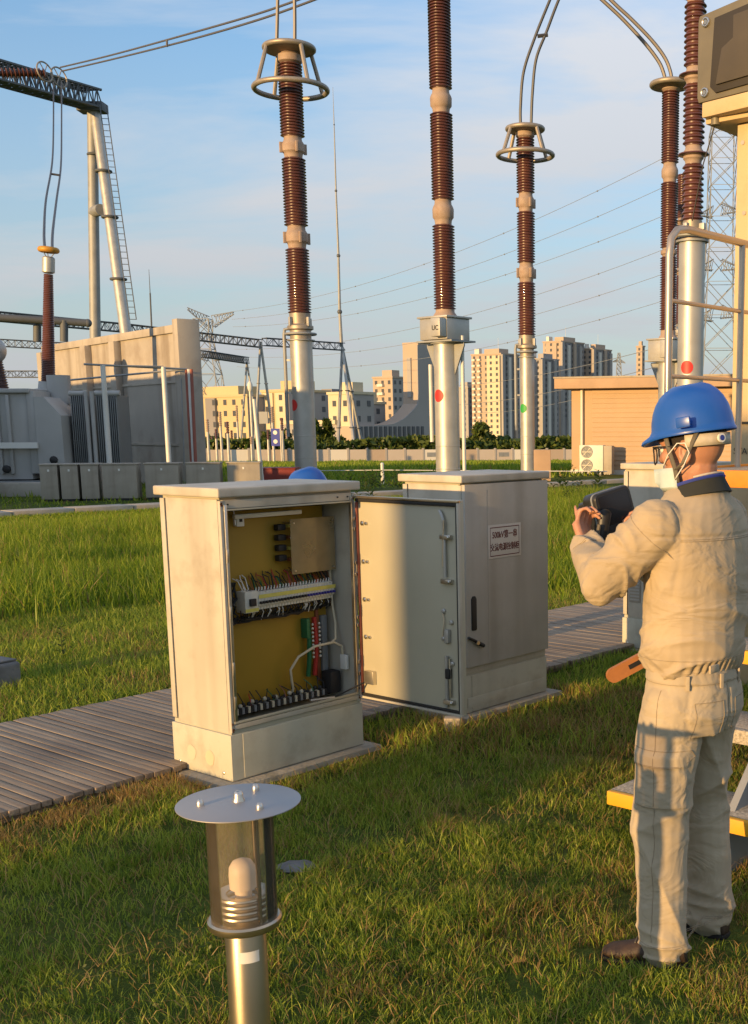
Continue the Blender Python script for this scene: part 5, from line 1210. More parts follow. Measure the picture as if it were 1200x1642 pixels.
bsh = thing('bushing', 'tall tapered brown bushing with yellow ring on the transformer', 'bushing', (bu.x, bu.y, bu.z - 0.35))
zb = lambda y: at(76, y, 31.8).z - (bu.z - 0.35)
MB().lathe([(0.36, -0.35), (0.36, 0.1), (0.26, 0.12), (0.24, zb(612))], n=24).build('flange', 'tank', bsh)
prof = []; k_ = 60
for i in range(k_):
    f = i / k_; r_ = 0.185 - 0.065 * f; z = zb(612) + (zb(438) - zb(612)) * f; p_ = (zb(438) - zb(612)) / k_
    prof += [(r_ * 0.90, z), (r_, z + 0.5 * p_)]
MB().lathe(prof, n=22).build('porcelain', 'porcelain', bsh)
MB().lathe([(0.10, zb(438)), (0.16, zb(436)), (0.16, zb(413)), (0.12, zb(411))], n=20).build('head', 'galv', bsh)
MB().torus((0, 0, zb(400)), 0.20, 0.075, 30, 10).build('grading_ring', 'yellowring', bsh)
for a in range(3): MB().cyl((0.05 * math.cos(a * 2.1), 0.05 * math.sin(a * 2.1), zb(413)), (0.2 * math.cos(a * 2.1), 0.2 * math.sin(a * 2.1), zb(401)), 0.012, n=6).build('ring_arm', 'galv_dark', bsh)
MB().lathe([(0.19, zb(401)), (0.19, zb(399)), (0.02, zb(398.5))], n=20).build('ring_plate', 'yellowring', bsh)
bsh.rotation_euler = (0, math.radians(4.6), 0)
# partly hidden neighbour bushing at the edge
b2 = at(4, 600, 33); bs2 = thing('bushing', 'dark leaning bushing cut off by the left picture edge', 'bushing', (b2.x, b2.y, b2.z - 0.5))
MB().lathe(sheds(-0.4, 1.0, 0.17, 0.07), n=16, R=Matrix.Rotation(math.radians(-9), 3, 'Y')).build('porcelain', 'porcelain_dark', bs2); MB().sph((-0.15, 0, 1.15), (0.3, 0.3, 0.35), 16, 10).build('head', 'galv', bs2)
# oil pit kerb and cable trench covers
kb = MB().box(-8, 4.6, -0.15, 0.15, 0, 0.34).build('pit_kerb', 'concrete', bevel=0.02); kb.location = (-15.3, 28.6, 0); kb.rotation_euler = (0, 0, math.radians(3)); tag(kb, kind='structure')
pt = thing('path', None, None, sc(4, 22.75, 0), GRID - 0.12); pt['kind'] = 'structure'
cvm = MB().box(0.01, 1.19, -0.30, 0.30, 0.0, 0.10).mesh('cover_slab', 'concrete', bevel=0.008)
for i in range(26):
    o = bpy.data.objects.new('cover_slab', cvm); COL.objects.link(o); o.parent = pt; o.location = (i * 1.2, RNG.uniform(-.01, .01), RNG.uniform(-0.008, 0.004))
# metal boxes, three end-on and four broadside
corner = on(165, 803)
def gbox(label, loc, rz, w, d, h):
    t = thing('equipment_box', label, 'box', tuple(loc), rz, 'grey metal boxes in front of the fire wall')
    MB().box(0, w, 0, d, 0.05, h).build('body', 'boxgrey', t, bevel=0.008)
    MB().box(-0.02, w + 0.02, -0.02, d + 0.02, h + 0.001, h + 0.03).build('lid', 'boxgrey', t, bevel=0.005)
    MB().box(0.02, w - 0.02, 0.02, d - 0.02, 0, 0.05).build('foot', 'dark', t)
    MB().box(w * 0.5 - 0.02, w * 0.5 + 0.02, -0.012, -0.001, h - 0.14, h - 0.09).build('latch', 'white', t)
    return t
for i, w_ in enumerate(('leftmost', 'second from left', 'third from left')):
    p = Vector((corner.x, corner.y, 0)) + Vector((-0.425 * (3 - i), -0.10 * (3 - i), 0)); gbox(f'{w_} of the grey metal boxes, narrow end towards the camera', p, math.radians(13), 0.375, 0.75, 0.82)
for i, w_ in enumerate(('first', 'second', 'third', 'fourth')):
    p = Vector((corner.x, corner.y, 0)) + Vector((0.88 * i + 0.02, 0.28 * i + 0.02, 0)); gbox(f'{w_} broad grey metal box counted from the row corner', p, math.radians(8), 0.76, 0.5, 0.82)
rb = thing('sand_box', 'oxide red fire sand box behind the open cabinet', 'box', (at(381, 750, 32).x, 32, 0), math.radians(3))
MB().box(0, 1.56, 0, 0.8, 0.04, 0.53).build('body', 'redbox', rb, bevel=0.015); MB().box(-0.02, 1.58, -0.02, 0.82, 0.532, 0.56).build('lid', 'redbox', rb, bevel=0.01)
# pipe frame in front of the fire wall
pf = thing('pipe_frame', 'white post frame with thin rails and red pipes before the fire wall', 'frame', (at(170, 745, 28.5).x, 28.5, 0))
P1t, P2t, P3t = at(165, 586, 28.5), at(262, 588, 29.5), at(299, 592, 32.3)
for a, bpx in ((P1t, 179), (P2t, 271)): MB().cyl((a.x + 0.0, a.y, 0), a, 0.065, 0.06, n=10).build('post', 'whitepole', pf, world=True)
MB().cyl(at(135, 584, 30), at(300, 592, 32), 0.03, n=6).build('rail', 'galv_dark', pf, world=True)
MB().cyl(at(85, 612, 34), P3t, 0.03, n=6).build('rail', 'galv_dark', pf, world=True)
MB().cyl(P1t, P2t, 0.025, n=6).build('rail', 'galv_dark', pf, world=True)
for k, mm in enumerate(('pinkpipe', 'whitepole', 'pinkpipe')):
    a = at(299 + k * 4, 592, 32.0); MB().cyl((a.x, a.y - 0.05 * k, 0), a, 0.045, n=8).build('riser', mm, pf, world=True)
MB().cyl(at(291, 607, 32), at(296, 745, 32), 0.02, n=6).build('thin_pipe', 'galv_dark', pf, world=True)
# pole in front of the red box, short marker post with a wire
pl = thing('white_pole', 'slim white pole standing before the oxide red box', 'pole', (at(421, 770, 30).x, 30, 0))
MB().cyl((0, 0, 0), (-0.12, 0, at(417, 640, 30).z), 0.06, 0.045, n=10).build('shaft', 'whitepole', pl); MB().box(0.0, 0.22, -0.04, 0.04, 1.75, 2.05).build('bracket_box', 'galv_dark', pl)
mk = thing('marker_post', 'short white marker post in the field between the cabinets', 'post', (at(614, 775, 34).x, 34, 0))
MB().cyl((0, 0, 0), (0, 0, 0.58), 0.05, n=8).build('shaft', 'whitepole', mk); MB().lathe([(0.06, 0.58), (0.05, 0.62), (0.01, 0.64)], n=10).build('cap', 'whitepole', mk)
MB().tube([(-4.5, 1.0, 0.36), (0, 0, 0.42), (6.5, -1.2, 0.40)], 0.012, 5).build('wire', 'whitepole', mk)

# ---------------------------------------------------------------- access platform with steps and handrail
pf_ = thing('access_platform', 'orange edged access platform with gritted steps and tubular handrail behind the worker', 'platform', sc(3.55, 2.50, 0), GRID)
# local x runs up the stair, local y to the left
def step(x, z, m_edge):
    MB().box(x + 0.03, x + 0.285, -1.25, -0.0, z - 0.012, z).build('tread', 'grit', pf_, bevel=0.002)
    MB().box(x, x + 0.029, -1.25, 0.0, z - 0.055, z + 0.001).build('nosing', m_edge, pf_, bevel=0.006)
for i, z in enumerate((0.25, 0.50, 0.75, 1.0, 1.22)): step(i * 0.28, z, ('treadyellow', 'grit', 'treadyellow', 'grit', 'treadyellow')[i])
for yy in (-1.15, -0.52):
    MB().prism([(0.02, 0.0), (0.30, 0.0), (1.45, 1.20), (1.45, 1.38), (1.25, 1.38), (0.02, 0.19)], yy, yy + 0.03, R=Matrix(((1, 0, 0), (0, 0, 1), (0, 1, 0)))).build('stringer', 'galv_dark', pf_, smooth=0)
MB().box(1.43, 1.50, -1.6, 0.68, 1.355, 1.438).build('edge_beam', 'orange', pf_, bevel=0.004)
MB().box(1.502, 3.2, -1.6, 0.68, 1.40, 1.425).build('floor_plate', 'grit', pf_)
MB().box(1.51, 3.2, 0.682, 0.71, 1.37, 1.437).build('edge_beam', 'orange', pf_, bevel=0.004)
for xx, yy in ((1.55, 0.5), (1.55, -1.5), (3.1, 0.5)): MB().box(xx, xx + 0.07, yy, yy + 0.07, 0, 1.36).build('leg', 'galv_dark', pf_, bevel=0.004)
RZ = 2.615; xa, xb = 1.47, 2.18
MB().tube([(xa - 0.02, 0.655, 1.30), (xa - 0.02, 0.655, RZ - 0.14), (xa - 0.005, 0.655, RZ - 0.06), (xa + 0.05, 0.655, RZ - 0.015), (xa + 0.14, 0.655, RZ), (xb, 0.655, RZ), (3.15, 0.655, RZ)], 0.0195, 12).build('handrail', 'railsteel', pf_)
MB().cyl((xb, 0.655, 1.38), (xb, 0.655, RZ - 0.005), 0.0175, n=12).build('rail_post', 'railsteel', pf_)
MB().cyl((3.1, 0.655, 1.38), (3.1, 0.655, RZ - 0.005), 0.0175, n=12).build('rail_post', 'railsteel', pf_)
for z in (RZ - 0.355, RZ - 0.72): MB().cyl((xa, 0.655, z), (3.15, 0.655, z), 0.011, n=10).build('mid_rail', 'railsteel', pf_)
# swivel lever plate at the stair foot
o_ = on(1003, 1076, 0.42)
lvp = thing('lever_plate', 'rounded orange lever plate with a slot pointing out left of the worker', 'lever', tuple(at(1002, 1073, 5.4)), math.radians(14))
Rl = Matrix.Rotation(math.radians(-25), 4, 'Y')
poly = [(0.30, -0.036), (0.30, 0.036)] + [(-0.06 + 0.036 * math.cos(math.radians(90 + i * 18)), 0.036 * math.sin(math.radians(90 + i * 18))) for i in range(11)]
MB().prism(poly, -0.012, 0.012, R=Rl.to_3x3() @ Matrix(((1, 0, 0), (0, 0, -1), (0, 1, 0)))).build('plate', 'leverorange', lvp, smooth=30)
MB().box(0.02, 0.16, -0.0145, -0.012, -0.010, 0.012, R=Rl).build('slot', 'dark', lvp)
MB().cyl((0.27, 0.02, 0.15), (0.27, 0.02, -at(1002, 1073, 5.4).z), 0.03, n=10).build('pivot_post', 'galv_dark', lvp)
# tan tower with a floodlight
tw = thing('equipment_tower', 'tall tan painted equipment tower with bolt holes at the right edge', 'tower', sc(6.4, 3.576, 0), GRID)
TH = 3.41
MB().box(0, 0.9, -1.2, 0.0, 0, TH).build('casing', 'tan', tw, bevel=0.01)
MB().box(-0.012, -0.001, -1.19, 0.0 - 0.004, 1.66, 1.675).build('seam', 'dark', tw)
MB().box(-0.10, 1.0, -1.25, 0.16, TH + 0.001, TH + 0.09).build('top_plate', 'tan', tw, bevel=0.01)
for yy, z in ((-0.05, 2.0), (-0.04, 3.3), (-0.06, 2.9), (-0.045, 1.85), (-0.5, 2.0), (-0.5, 3.3)): MB().cyl((-0.006, yy, z), (0.001, yy, z), 0.013, n=10).build('bolt', 'steel_bronze', tw)
text_part('STA', 0.055, 'inkblack', tw, Matrix.Translation((-0.0135, -0.075, 1.495)) @ Matrix.Rotation(-math.pi / 2, 4, 'Z') @ RF, extrude=0.0008)
fl = thing('floodlight', 'dark cast floodlight with ringed bolts mounted above the tan tower', 'floodlight', sc(6.30, 3.60, TH + 0.10), GRID - math.radians(8))
MB().prism([(-0.56, 0.02), (0.165, 0.02), (0.175, 0.05), (0.175, 0.47), (0.165, 0.50), (-0.56, 0.56)], -0.05, 0.16, R=Matrix(((0, 0, 1), (1, 0, 0), (0, 1, 0)))).build('housing', 'flood', fl, bevel=0.008)
MB().prism([(-0.55, 0.06), (0.03, 0.05), (0.07, 0.09), (0.045, 0.46), (-0.55, 0.51)], -0.064, -0.051, R=Matrix(((0, 0, 1), (1, 0, 0), (0, 1, 0)))).build('rear_panel', 'flood_shade', fl, bevel=0.004)
MB().prism([(-0.55, 0.10), (0.02, 0.09), (-0.02, 0.28), (-0.10, 0.32), (-0.10, 0.44), (-0.55, 0.46)], -0.078, -0.065, R=Matrix(((0, 0, 1), (1, 0, 0), (0, 1, 0)))).build('rib_panel', 'flood_mid', fl, bevel=0.006)
for yy, z in ((0.115, 0.455), (0.115, 0.07)):
    r_ = MB().torus((-0.056, yy, z), 0.022, 0.007, 20, 8, R=Matrix.Rotation(math.pi / 2, 3, 'Y')).build('bolt_ring', 'steel', fl); MB().cyl((-0.06, yy, z), (-0.045, yy, z), 0.014, n=10).build('bolt', 'steel_bronze', r_)
MB().box(-0.06, 0.05, -0.55, 0.13, -0.07, 0.015).build('bracket', 'tan', fl, bevel=0.01)
MB().lathe([(0.03, -0.11), (0.03, -0.071)], (-0.0, 0.07, 0), n=10).build('nut', 'flood', fl)
MB().tube([(0.05, 0.10, -0.05), (0.05, 0.20, -0.30), (0.05, 0.28, -0.62)], 0.004, 6).build('cable', 'dark', fl)
# unseen block added to cast the soft shadow across lawn and open door
sh = thing('shadow_block', 'tall grey shadow casting block added behind the camera', 'kiosk', sc(-17.5, 3.62, 0), GRID)
MB().box(0, 0.7, 0.0, 0.90, 0.15, 4.1).build('casing', 'tank', sh, bevel=0.02); MB().box(-0.05, 0.75, -0.05, 0.95, 4.102, 4.25).build('roof', 'tank', sh, bevel=0.02); MB().box(0.05, 0.65, 0.05, 0.85, 0, 0.15).build('plinth', 'concrete', sh)

# ---------------------------------------------------------------- weeds and small plants
def weed(label, pos, h, nl, spread, m='weed_leaf', group='weeds in the grass', name='weed'):
    t = thing(name, label, 'plant', tuple(pos), RNG.uniform(0, 6.28), group); stem = MB(); lf = MB()
    for k in range(nl):
        f = (k + 1) / nl; an = k * 2.4; p = Vector((RNG.uniform(-.01, .01), RNG.uniform(-.01, .01), h * f)); d = Vector((math.cos(an), math.sin(an), 0.55)).normalized(); ln = spread * (1.15 - 0.6 * f); s_ = d.cross(Vector((0, 0, 1))).normalized() * ln * 0.16
        lf.add([p, p + d * ln * 0.45 + s_, p + d * ln - Vector((0, 0, 0.12 * ln)), p + d * ln * 0.45 - s_], [(0, 1, 2, 3)])
    stem.tube([(0, 0, 0), (0.004, 0.003, h * 0.5), (0, 0, h)], [0.004 + 0.003 * h, 0.003, 0.0015], 5).build('stem', m, t); lf.build('leaves', m, t, smooth=0)
    return t
for k, (px, py, h, nl, sp) in enumerate(((102, 1060, 0.26, 16, 0.09), (140, 1090, 0.10, 7, 0.06), (139, 1115, 0.09, 7, 0.06), (128, 1148, 0.09, 7, 0.06), (80, 1068, 0.09, 7, 0.05))):
    weed(('tall leafy weed standing alone in the mown grass', 'pale sprig nearest the tall weed in the mown grass', 'middle pale sprig above the walkway edge', 'pale sprig right at the walkway edge', 'small sprig left of the tall weed')[k], on(px, py), h, nl, sp)
for k in range(46):
    px, py = RNG.uniform(560, 960), RNG.uniform(776, 812); p = on(px, py); s_, c_ = to_sc(p.x, p.y)
    if c_ < 7.5: continue
    weed('leafy weed among the weeds in the field behind the cabinets', p, RNG.uniform(0.25, 0.6), 14, RNG.uniform(0.16, 0.3), group='leafy weeds in the field')
for k in range(26):
    px, py = RNG.uniform(885, 972), RNG.uniform(800, 900); weed('bushy weed in the tall grass between the closed cabinet and the worker', on(px, py), RNG.uniform(0.2, 0.45), 14, RNG.uniform(0.08, 0.16), group='bushy weeds right of the closed cabinet')

for k in range(34):
    px, py = RNG.uniform(860, 1012), RNG.uniform(1235, 1345)
    weed('tiny greyish weed sprouting left of the yellow step', on(px, py), RNG.uniform(0.03, 0.07), 8, RNG.uniform(0.02, 0.04), group='tiny weeds by the yellow step')

# broad-leaved ground cover in patches of the lawn
x, y = wedge(16000, 1.9, 7.0, 0.6); k = keep(x, y, 0.05) & (fnoise(x + 13, y - 4, 1.6) > 0.60); x, y = x[k], y[k]
tag(leaf_obj('ground_cover', np.stack([x, y, 0.012 + 0.03 * npr.random(len(x))], 1), 0.009, 'weed_leaf'), 'small broad leaved ground cover in patches of the lawn', 'ground cover', kind='stuff')
# ---------------------------------------------------------------- people
def cloth(name, col, rot, scl):
    m = bpy.data.materials.new(name); m.use_nodes = True; N, L = m.node_tree.nodes, m.node_tree.links; b = pbsdf(m)
    t = N.new('ShaderNodeTexCoord'); mp = N.new('ShaderNodeMapping'); mp.inputs['Rotation'].default_value = rot; mp.inputs['Scale'].default_value = scl; L.new(t.outputs['Object'], mp.inputs[0])
    a = N.new('ShaderNodeTexNoise'); a.inputs['Scale'].default_value = 6; a.inputs['Detail'].default_value = 3.5; a.inputs['Roughness'].default_value = 0.5; a.inputs['Distortion'].default_value = 1.1; L.new(mp.outputs[0], a.inputs['Vector'])
    s1 = N.new('ShaderNodeMath'); s1.operation = 'SUBTRACT'; s1.inputs[1].default_value = 0.5; L.new(a.outputs[0], s1.inputs[0])
    ab = N.new('ShaderNodeMath'); ab.operation = 'ABSOLUTE'; L.new(s1.outputs[0], ab.inputs[0])
    mr = N.new('ShaderNodeMapRange'); mr.inputs[1].default_value = 0.0; mr.inputs[2].default_value = 0.16; mr.inputs[3].default_value = 0.0; mr.inputs[4].default_value = 1.0; mr.interpolation_type = 'SMOOTHSTEP'; L.new(ab.outputs[0], mr.inputs[0])
    bp = N.new('ShaderNodeBump'); bp.inputs['Strength'].default_value = 0.34; bp.inputs['Distance'].default_value = 0.010; L.new(mr.outputs[0], bp.inputs['Height'])
    w = N.new('ShaderNodeTexNoise'); w.inputs['Scale'].default_value = 420; L.new(t.outputs['Object'], w.inputs['Vector'])
    b2 = N.new('ShaderNodeBump'); b2.inputs['Strength'].default_value = 0.15; b2.inputs['Distance'].default_value = 0.002; L.new(w.outputs[0], b2.inputs['Height']); L.new(bp.outputs[0], b2.inputs['Normal']); L.new(b2.outputs[0], b.inputs['Normal'])
    n = N.new('ShaderNodeTexNoise'); n.inputs['Scale'].default_value = 9; n.inputs['Detail'].default_value = 6; L.new(t.outputs['Object'], n.inputs['Vector'])
    v = N.new('ShaderNodeMapRange'); v.inputs[1].default_value = 0.3; v.inputs[2].default_value = 0.7; v.inputs[3].default_value = 0.88; v.inputs[4].default_value = 1.08; L.new(n.outputs[0], v.inputs[0])
    h = N.new('ShaderNodeHueSaturation'); h.inputs['Color'].default_value = (*col, 1); L.new(v.outputs[0], h.inputs['Value']); L.new(h.outputs[0], b.inputs['Base Color'])
    b.inputs['Roughness'].default_value = 0.85; b.inputs['Specular IOR Level'].default_value = 0.2; b.inputs['Sheen Weight'].default_value = 0.1
    return m
M['jacket'] = cloth('khaki_jacket', (0.43, 0.345, 0.235), (0.3, 0.5, 0.4), (0.7, 0.7, 1.5))
M['trousers'] = cloth('khaki_trousers', (0.43, 0.355, 0.25), (0.2, -0.35, 0.2), (0.9, 0.9, 1.2))
M['collar'] = mat('dark_collar', (0.025, 0.027, 0.022), 0.85, 0, 0.15, 20)
M['skin'] = mat('skin', (0.46, 0.225, 0.14), 0.5, 0, 0.08, 25, 0.03, 200)
pbsdf(M['skin']).inputs['Subsurface Weight'].default_value = 0.12
pbsdf(M['skin']).inputs['Subsurface Radius'].default_value = (0.02, 0.008, 0.004)
M['hat_blue'] = mat('blue_hard_hat', (0.012, 0.085, 0.40), 0.34, 0, 0.03, 5, coat=0.15)
M['strap'] = mat('grey_strap', (0.13, 0.115, 0.09), 0.8, 0, 0.1, 40)
M['mask'] = mat('face_mask', (0.48, 0.57, 0.57), 0.8, 0, 0.05, 30)
M['shoe'] = mat('brown_shoe', (0.045, 0.026, 0.015), 0.6, 0, 0.3, 30, 0.2, 160)
M['sole'] = mat('shoe_sole', (0.02, 0.017, 0.014), 0.8, 0, 0.1)
M['hair'] = mat('short_hair', (0.02, 0.015, 0.012), 0.7, 0, 0.2, 200, 0.5, 500)
M['lanyard'] = mat('blue_lanyard', (0.03, 0.05, 0.28), 0.6, 0, 0)
M['label_white'] = mat('hat_band', (0.55, 0.48, 0.38), 0.6, 0, 0.1, 60)
M['lens'] = mat('spectacle_lens', (0.5, 0.5, 0.48), 0.05, 0, 0, alpha=0.25)

_lat3 = npr.random((32, 32, 32))
def vn3(p):
    p = p + 50.0; i = np.floor(p).astype(int); f = p - i; f = f * f * (3 - 2 * f); out = 0
    for a in (0, 1):
        for b in (0, 1):
            for c in (0, 1):
                w = (f[:, 0] if a else 1 - f[:, 0]) * (f[:, 1] if b else 1 - f[:, 1]) * (f[:, 2] if c else 1 - f[:, 2])
                out = out + w * _lat3[(i[:, 0] + a) % 32, (i[:, 1] + b) % 32, (i[:, 2] + c) % 32]
    return out
def remesh(mb, voxel, smooth_it, name, m, parent, disp=None):
    me = bpy.data.meshes.new(name + '_src'); me.from_pydata(mb.v, [], mb.f)
    bm = bmesh.new(); bm.from_mesh(me); bmesh.ops.recalc_face_normals(bm, faces=bm.faces); bm.to_mesh(me); bm.free()
    o = bpy.data.objects.new(name + '_src', me); COL.objects.link(o)
    r = o.modifiers.new('r', 'REMESH'); r.mode = 'VOXEL'; r.voxel_size = voxel
    if smooth_it:
        s = o.modifiers.new('s', 'SMOOTH'); s.iterations = smooth_it; s.factor = 0.5
    dg = bpy.context.evaluated_depsgraph_get(); dg.update()
    me2 = bpy.data.meshes.new_from_object(o.evaluated_get(dg)); me2.name = name
    bpy.data.objects.remove(o); bpy.data.meshes.remove(me)
    if disp is not None:
        n = len(me2.vertices); co = np.empty(n * 3, np.float32); me2.vertices.foreach_get('co', co); no = np.empty(n * 3, np.float32); me2.vertices.foreach_get('normal', no)
        co = co.reshape(-1, 3).astype(float); no = no.reshape(-1, 3); co += no * disp(co)[:, None]
        me2.vertices.foreach_set('co', co.astype(np.float32).ravel()); me2.update()
    for p in me2.polygons: p.use_smooth = True
    me2.materials.clear(); me2.materials.append(M[m])
    ob = bpy.data.objects.new(name, me2); COL.objects.link(ob); ob.parent = parent
    return ob
def limb(mb, pts, rs, n=14):
    P = [Vector(p) for p in pts]; Q, R_ = [], []
    for i in range(len(P) - 1):
        for k in range(6): Q.append(P[i].lerp(P[i + 1], k / 6)); R_.append(rs[i] + (rs[i + 1] - rs[i]) * k / 6)
    Q.append(P[-1]); R_.append(rs[-1]); mb.tube(Q, R_, n)
    for p, r in zip(P, rs): mb.sph(p, r, 12, 8)
def ellipse_rings(mb, rings, Lv, Fv, n=28):
    out = []
    for (c, a, b, pw) in rings:
        ring = []
        for i in range(n):
            t = 2 * math.pi * i / n; ct, st = math.cos(t), math.sin(t)
            ring.append(Vector(c) + Lv * (a * math.copysign(abs(ct) ** pw, ct)) + Fv * (b * math.copysign(abs(st) ** pw, st)))
        out.append(ring)
    mb.loft(out)
def hard_hat(parent, c, fwd, up, label=None):
    fwd = Vector(fwd).normalized(); up = Vector(up); up = (up - fwd * up.dot(fwd)).normalized(); lat = up.cross(fwd)
    def ring(sc_, z, brim=0.0, droop=0.0, n=48):
        r = []
        for i in range(n):
            t = 2 * math.pi * i / n; ct, st = math.cos(t), math.sin(t)
            fr = max(0.0, ct) ** 3; ex = brim * (0.30 + 1.9 * fr)
            r_f, r_l = 0.126 * sc_ + ex, 0.106 * sc_ + ex * 0.8
            rb = 0.0045 * math.exp(-(st * r_l / 0.018) ** 2) if sc_ < 0.97 and sc_ > 0.2 else 0
            p = Vector(c) + fwd * (r_f * ct) + lat * (r_l * st) + up * (z - droop * fr + rb)
            r.append(p)
        return r
    rings = []
    K = 9
    prof = [(math.cos(math.radians(a)) ** 0.72, math.sin(math.radians(a)) * 0.135) for a in (86, 76, 64, 52, 40, 28, 16, 5)]
    for s_, z in prof: rings.append(ring(s_ * 0.955, z * 0.965))
    rings += [ring(0.96, -0.006, 0.002), ring(1.0, -0.012, 0.016, 0.014), ring(1.0, -0.009, 0.0185, 0.014), ring(1.0, -0.004, 0.0165, 0.010), ring(1.0, 0.002, 0.004, 0.002)]
    for s_, z in reversed(prof): rings.append(ring(s_, z))
    mb = MB(); mb.loft(rings); h = mb.build('hard_hat', 'hat_blue', parent, world=True, smooth=50)
    return h, fwd, lat, up
def face_parts(mb, hc, fwd, up, k=1.0):
    lat = up.cross(fwd); W_ = lambda f, l, u: hc + fwd * f + lat * l + up * u
    Rm = Matrix((fwd, lat, up)).transposed()
    mb.sph(hc + up * 0.03, (0.098, 0.077, 0.098), 24, 16, R=Rm)                # skull
    mb.sph(W_(0.022, 0, -0.045), (0.070, 0.060, 0.075), 20, 14, R=Rm)          # jaw
    mb.sph(W_(0.062, 0, -0.088), (0.026, 0.026, 0.022), 14, 10, R=Rm)          # chin
    mb.loft([[W_(0.088, l * 0.6, 0.022) + fwd * (0.004 if l == 0 else 0) for l in (-0.010, 0.0, 0.010, 0.0)], [W_(0.100, -0.012, -0.010), W_(0.116, 0, -0.010), W_(0.100, 0.012, -0.010), W_(0.088, 0, -0.01)], [W_(0.098, -0.016, -0.026), W_(0.122, 0, -0.024), W_(0.098, 0.016, -0.026), W_(0.085, 0, -0.026)], [W_(0.092, -0.010, -0.034), W_(0.104, 0, -0.034), W_(0.092, 0.010, -0.034), W_(0.08, 0, -0.034)]])
    mb.sph(W_(0.088, 0, 0.032), (0.014, 0.052, 0.010), 16, 8, R=Rm)            # brow
    mb.sph(W_(0.088, 0, -0.052), (0.012, 0.024, 0.007), 14, 8, R=Rm); mb.sph(W_(0.086, 0, -0.064), (0.012, 0.020, 0.007), 14, 8, R=Rm)   # lips
    for s_ in (-1, 1):
        mb.sph(W_(0.060, s_ * 0.045, -0.015), (0.026, 0.022, 0.026), 12, 8, R=Rm)   # cheekbone
        ec = W_(-0.008, s_ * 0.076, -0.008)
        mb.torus(ec + lat * s_ * 0.008, 0.022, 0.0065, 18, 7, R=Rm @ Matrix.Rotation(math.radians(90), 3, 'X') @ Matrix.Diagonal((0.72, 1.3, 1)))
        mb.sph(ec, (0.014, 0.008, 0.026), 12, 8, R=Rm); mb.sph(ec - up * 0.026, (0.009, 0.007, 0.012), 10, 7, R=Rm)
def fingers(mb, chains, r=0.0088):
    for ch in chains:
        rs = [r * (1.0 - 0.08 * i) for i in range(len(ch))]; mb.tube(ch, rs, 10)
        for p, q in zip(ch, rs): mb.sph(p, q, 10, 7)

PR = Vector((0.405, 3.47, 0))
FV = Vector((-0.75, 0.66, 0)).normalized(); LV = Vector((-FV.y, FV.x, 0))
def B_(l, f, z): return PR + LV * l + FV * f + Vector((0, 0, z))
UPV = Vector((0, 0, 1))
wk = thing('person', 'worker in khaki work suit, blue hard hat and face mask holding up a thermal camera', 'person', tuple(PR), 0)
# joints
shL, elL, wrL = B_(0.185, 0.01, 1.365), Vector((0.122, 3.385, 1.190)), Vector((0.090, 3.585, 1.272))
shR, elR, wrR = B_(-0.185, 0.01, 1.365), B_(-0.215, 0.17, 1.13), Vector((0.240, 3.74, 1.235))
hipL, knL, anL = B_(0.090, 0.0, 0.86), B_(0.115, 0.03, 0.49), B_(0.128, 0.005, 0.09)
hipR, knR, anR = B_(-0.090, 0.0, 0.86), B_(-0.125, 0.05, 0.48), B_(-0.150, 0.03, 0.09)
HF = Vector((-0.86, 0.51, -0.10)).normalized(); HUP = (UPV - HF * UPV.dot(HF)).normalized()
HC = Vector((0.397, 3.452, 1.582))
# the body: one continuous skin mesh
bd = MB()
ellipse_rings(bd, [(B_(0, 0, 0.78), .13, .09, 1), (B_(0, 0, .86), .15, .105, 1), (B_(0, 0, 1.0), .13, .09, 1), (B_(0, 0, 1.15), .145, .10, 1), (B_(0, 0, 1.30), .16, .10, 1), (B_(0, 0, 1.39), .13, .075, 1), (B_(0, -0.0, 1.44), .065, .065, 1)], LV, FV)
limb(bd, [B_(0, -0.012, 1.38), B_(0, 0.004, 1.46), HC + Vector((0.012, 0.0, -0.05))], [0.066, 0.060, 0.060])
face_parts(bd, HC, HF, HUP)
for sh, el, wr, hip, kn, an in ((shL, elL, wrL, hipL, knL, anL), (shR, elR, wrR, hipR, knR, anR)):
    limb(bd, [sh, el, wr], [0.055, 0.042, 0.030]); limb(bd, [hip, kn, an], [0.078, 0.055, 0.042])
# left hand around the grip, palm then five fingers
hx, hy_, hz_ = Vector((-0.02, 0.98, 0.18)).normalized(), Vector((0.93, 0.02, 0.2)).normalized(), None
def hand(mb, wr, d, across, palm_n, curl, thumb_dir):
    d = d.normalized(); across = (across - d * across.dot(d)).normalized(); nrm = palm_n
    rows = [wr, wr + d * 0.03, wr + d * 0.085]
    for a, b_, w in ((rows[0], rows[1], 0.024), (rows[1], rows[2], 0.030)):
        for k in (-1, -0.33, 0.33, 1):
            mb.tube([a + across * k * w * 0.8, b_ + across * k * w], 0.015, 8)
    chains = []
    for k, (o, ln) in enumerate(((0.032, 0.040), (0.011, 0.046), (-0.011, 0.043), (-0.031, 0.034))):
        p = rows[2] + across * o; ch = [p - d * 0.012]; dirv = d.copy()
        for seg in range(3):
            ang = curl[seg]; dirv = (Matrix.Rotation(ang, 3, across) @ dirv) if True else dirv
            p = p + dirv * ln * (1.0, 0.62, 0.5)[seg]; ch.append(p)
        chains.append(ch)
    t0 = rows[1] + across * 0.028; chains.append([t0, t0 + thumb_dir * 0.034, t0 + thumb_dir * 0.062 + d * 0.012, t0 + thumb_dir * 0.078 + d * 0.028])
    fingers(mb, chains)
dL = Vector((-0.22, 0.50, 0.80)); acL = Vector((-0.55, -0.70, 0.30))
hand(bd, wrL + Vector((-0.002, 0.012, 0.004)), dL, acL, None, (-0.75, -1.05, -0.8), (Vector((-0.10, 0.42, 0.80))).normalized())
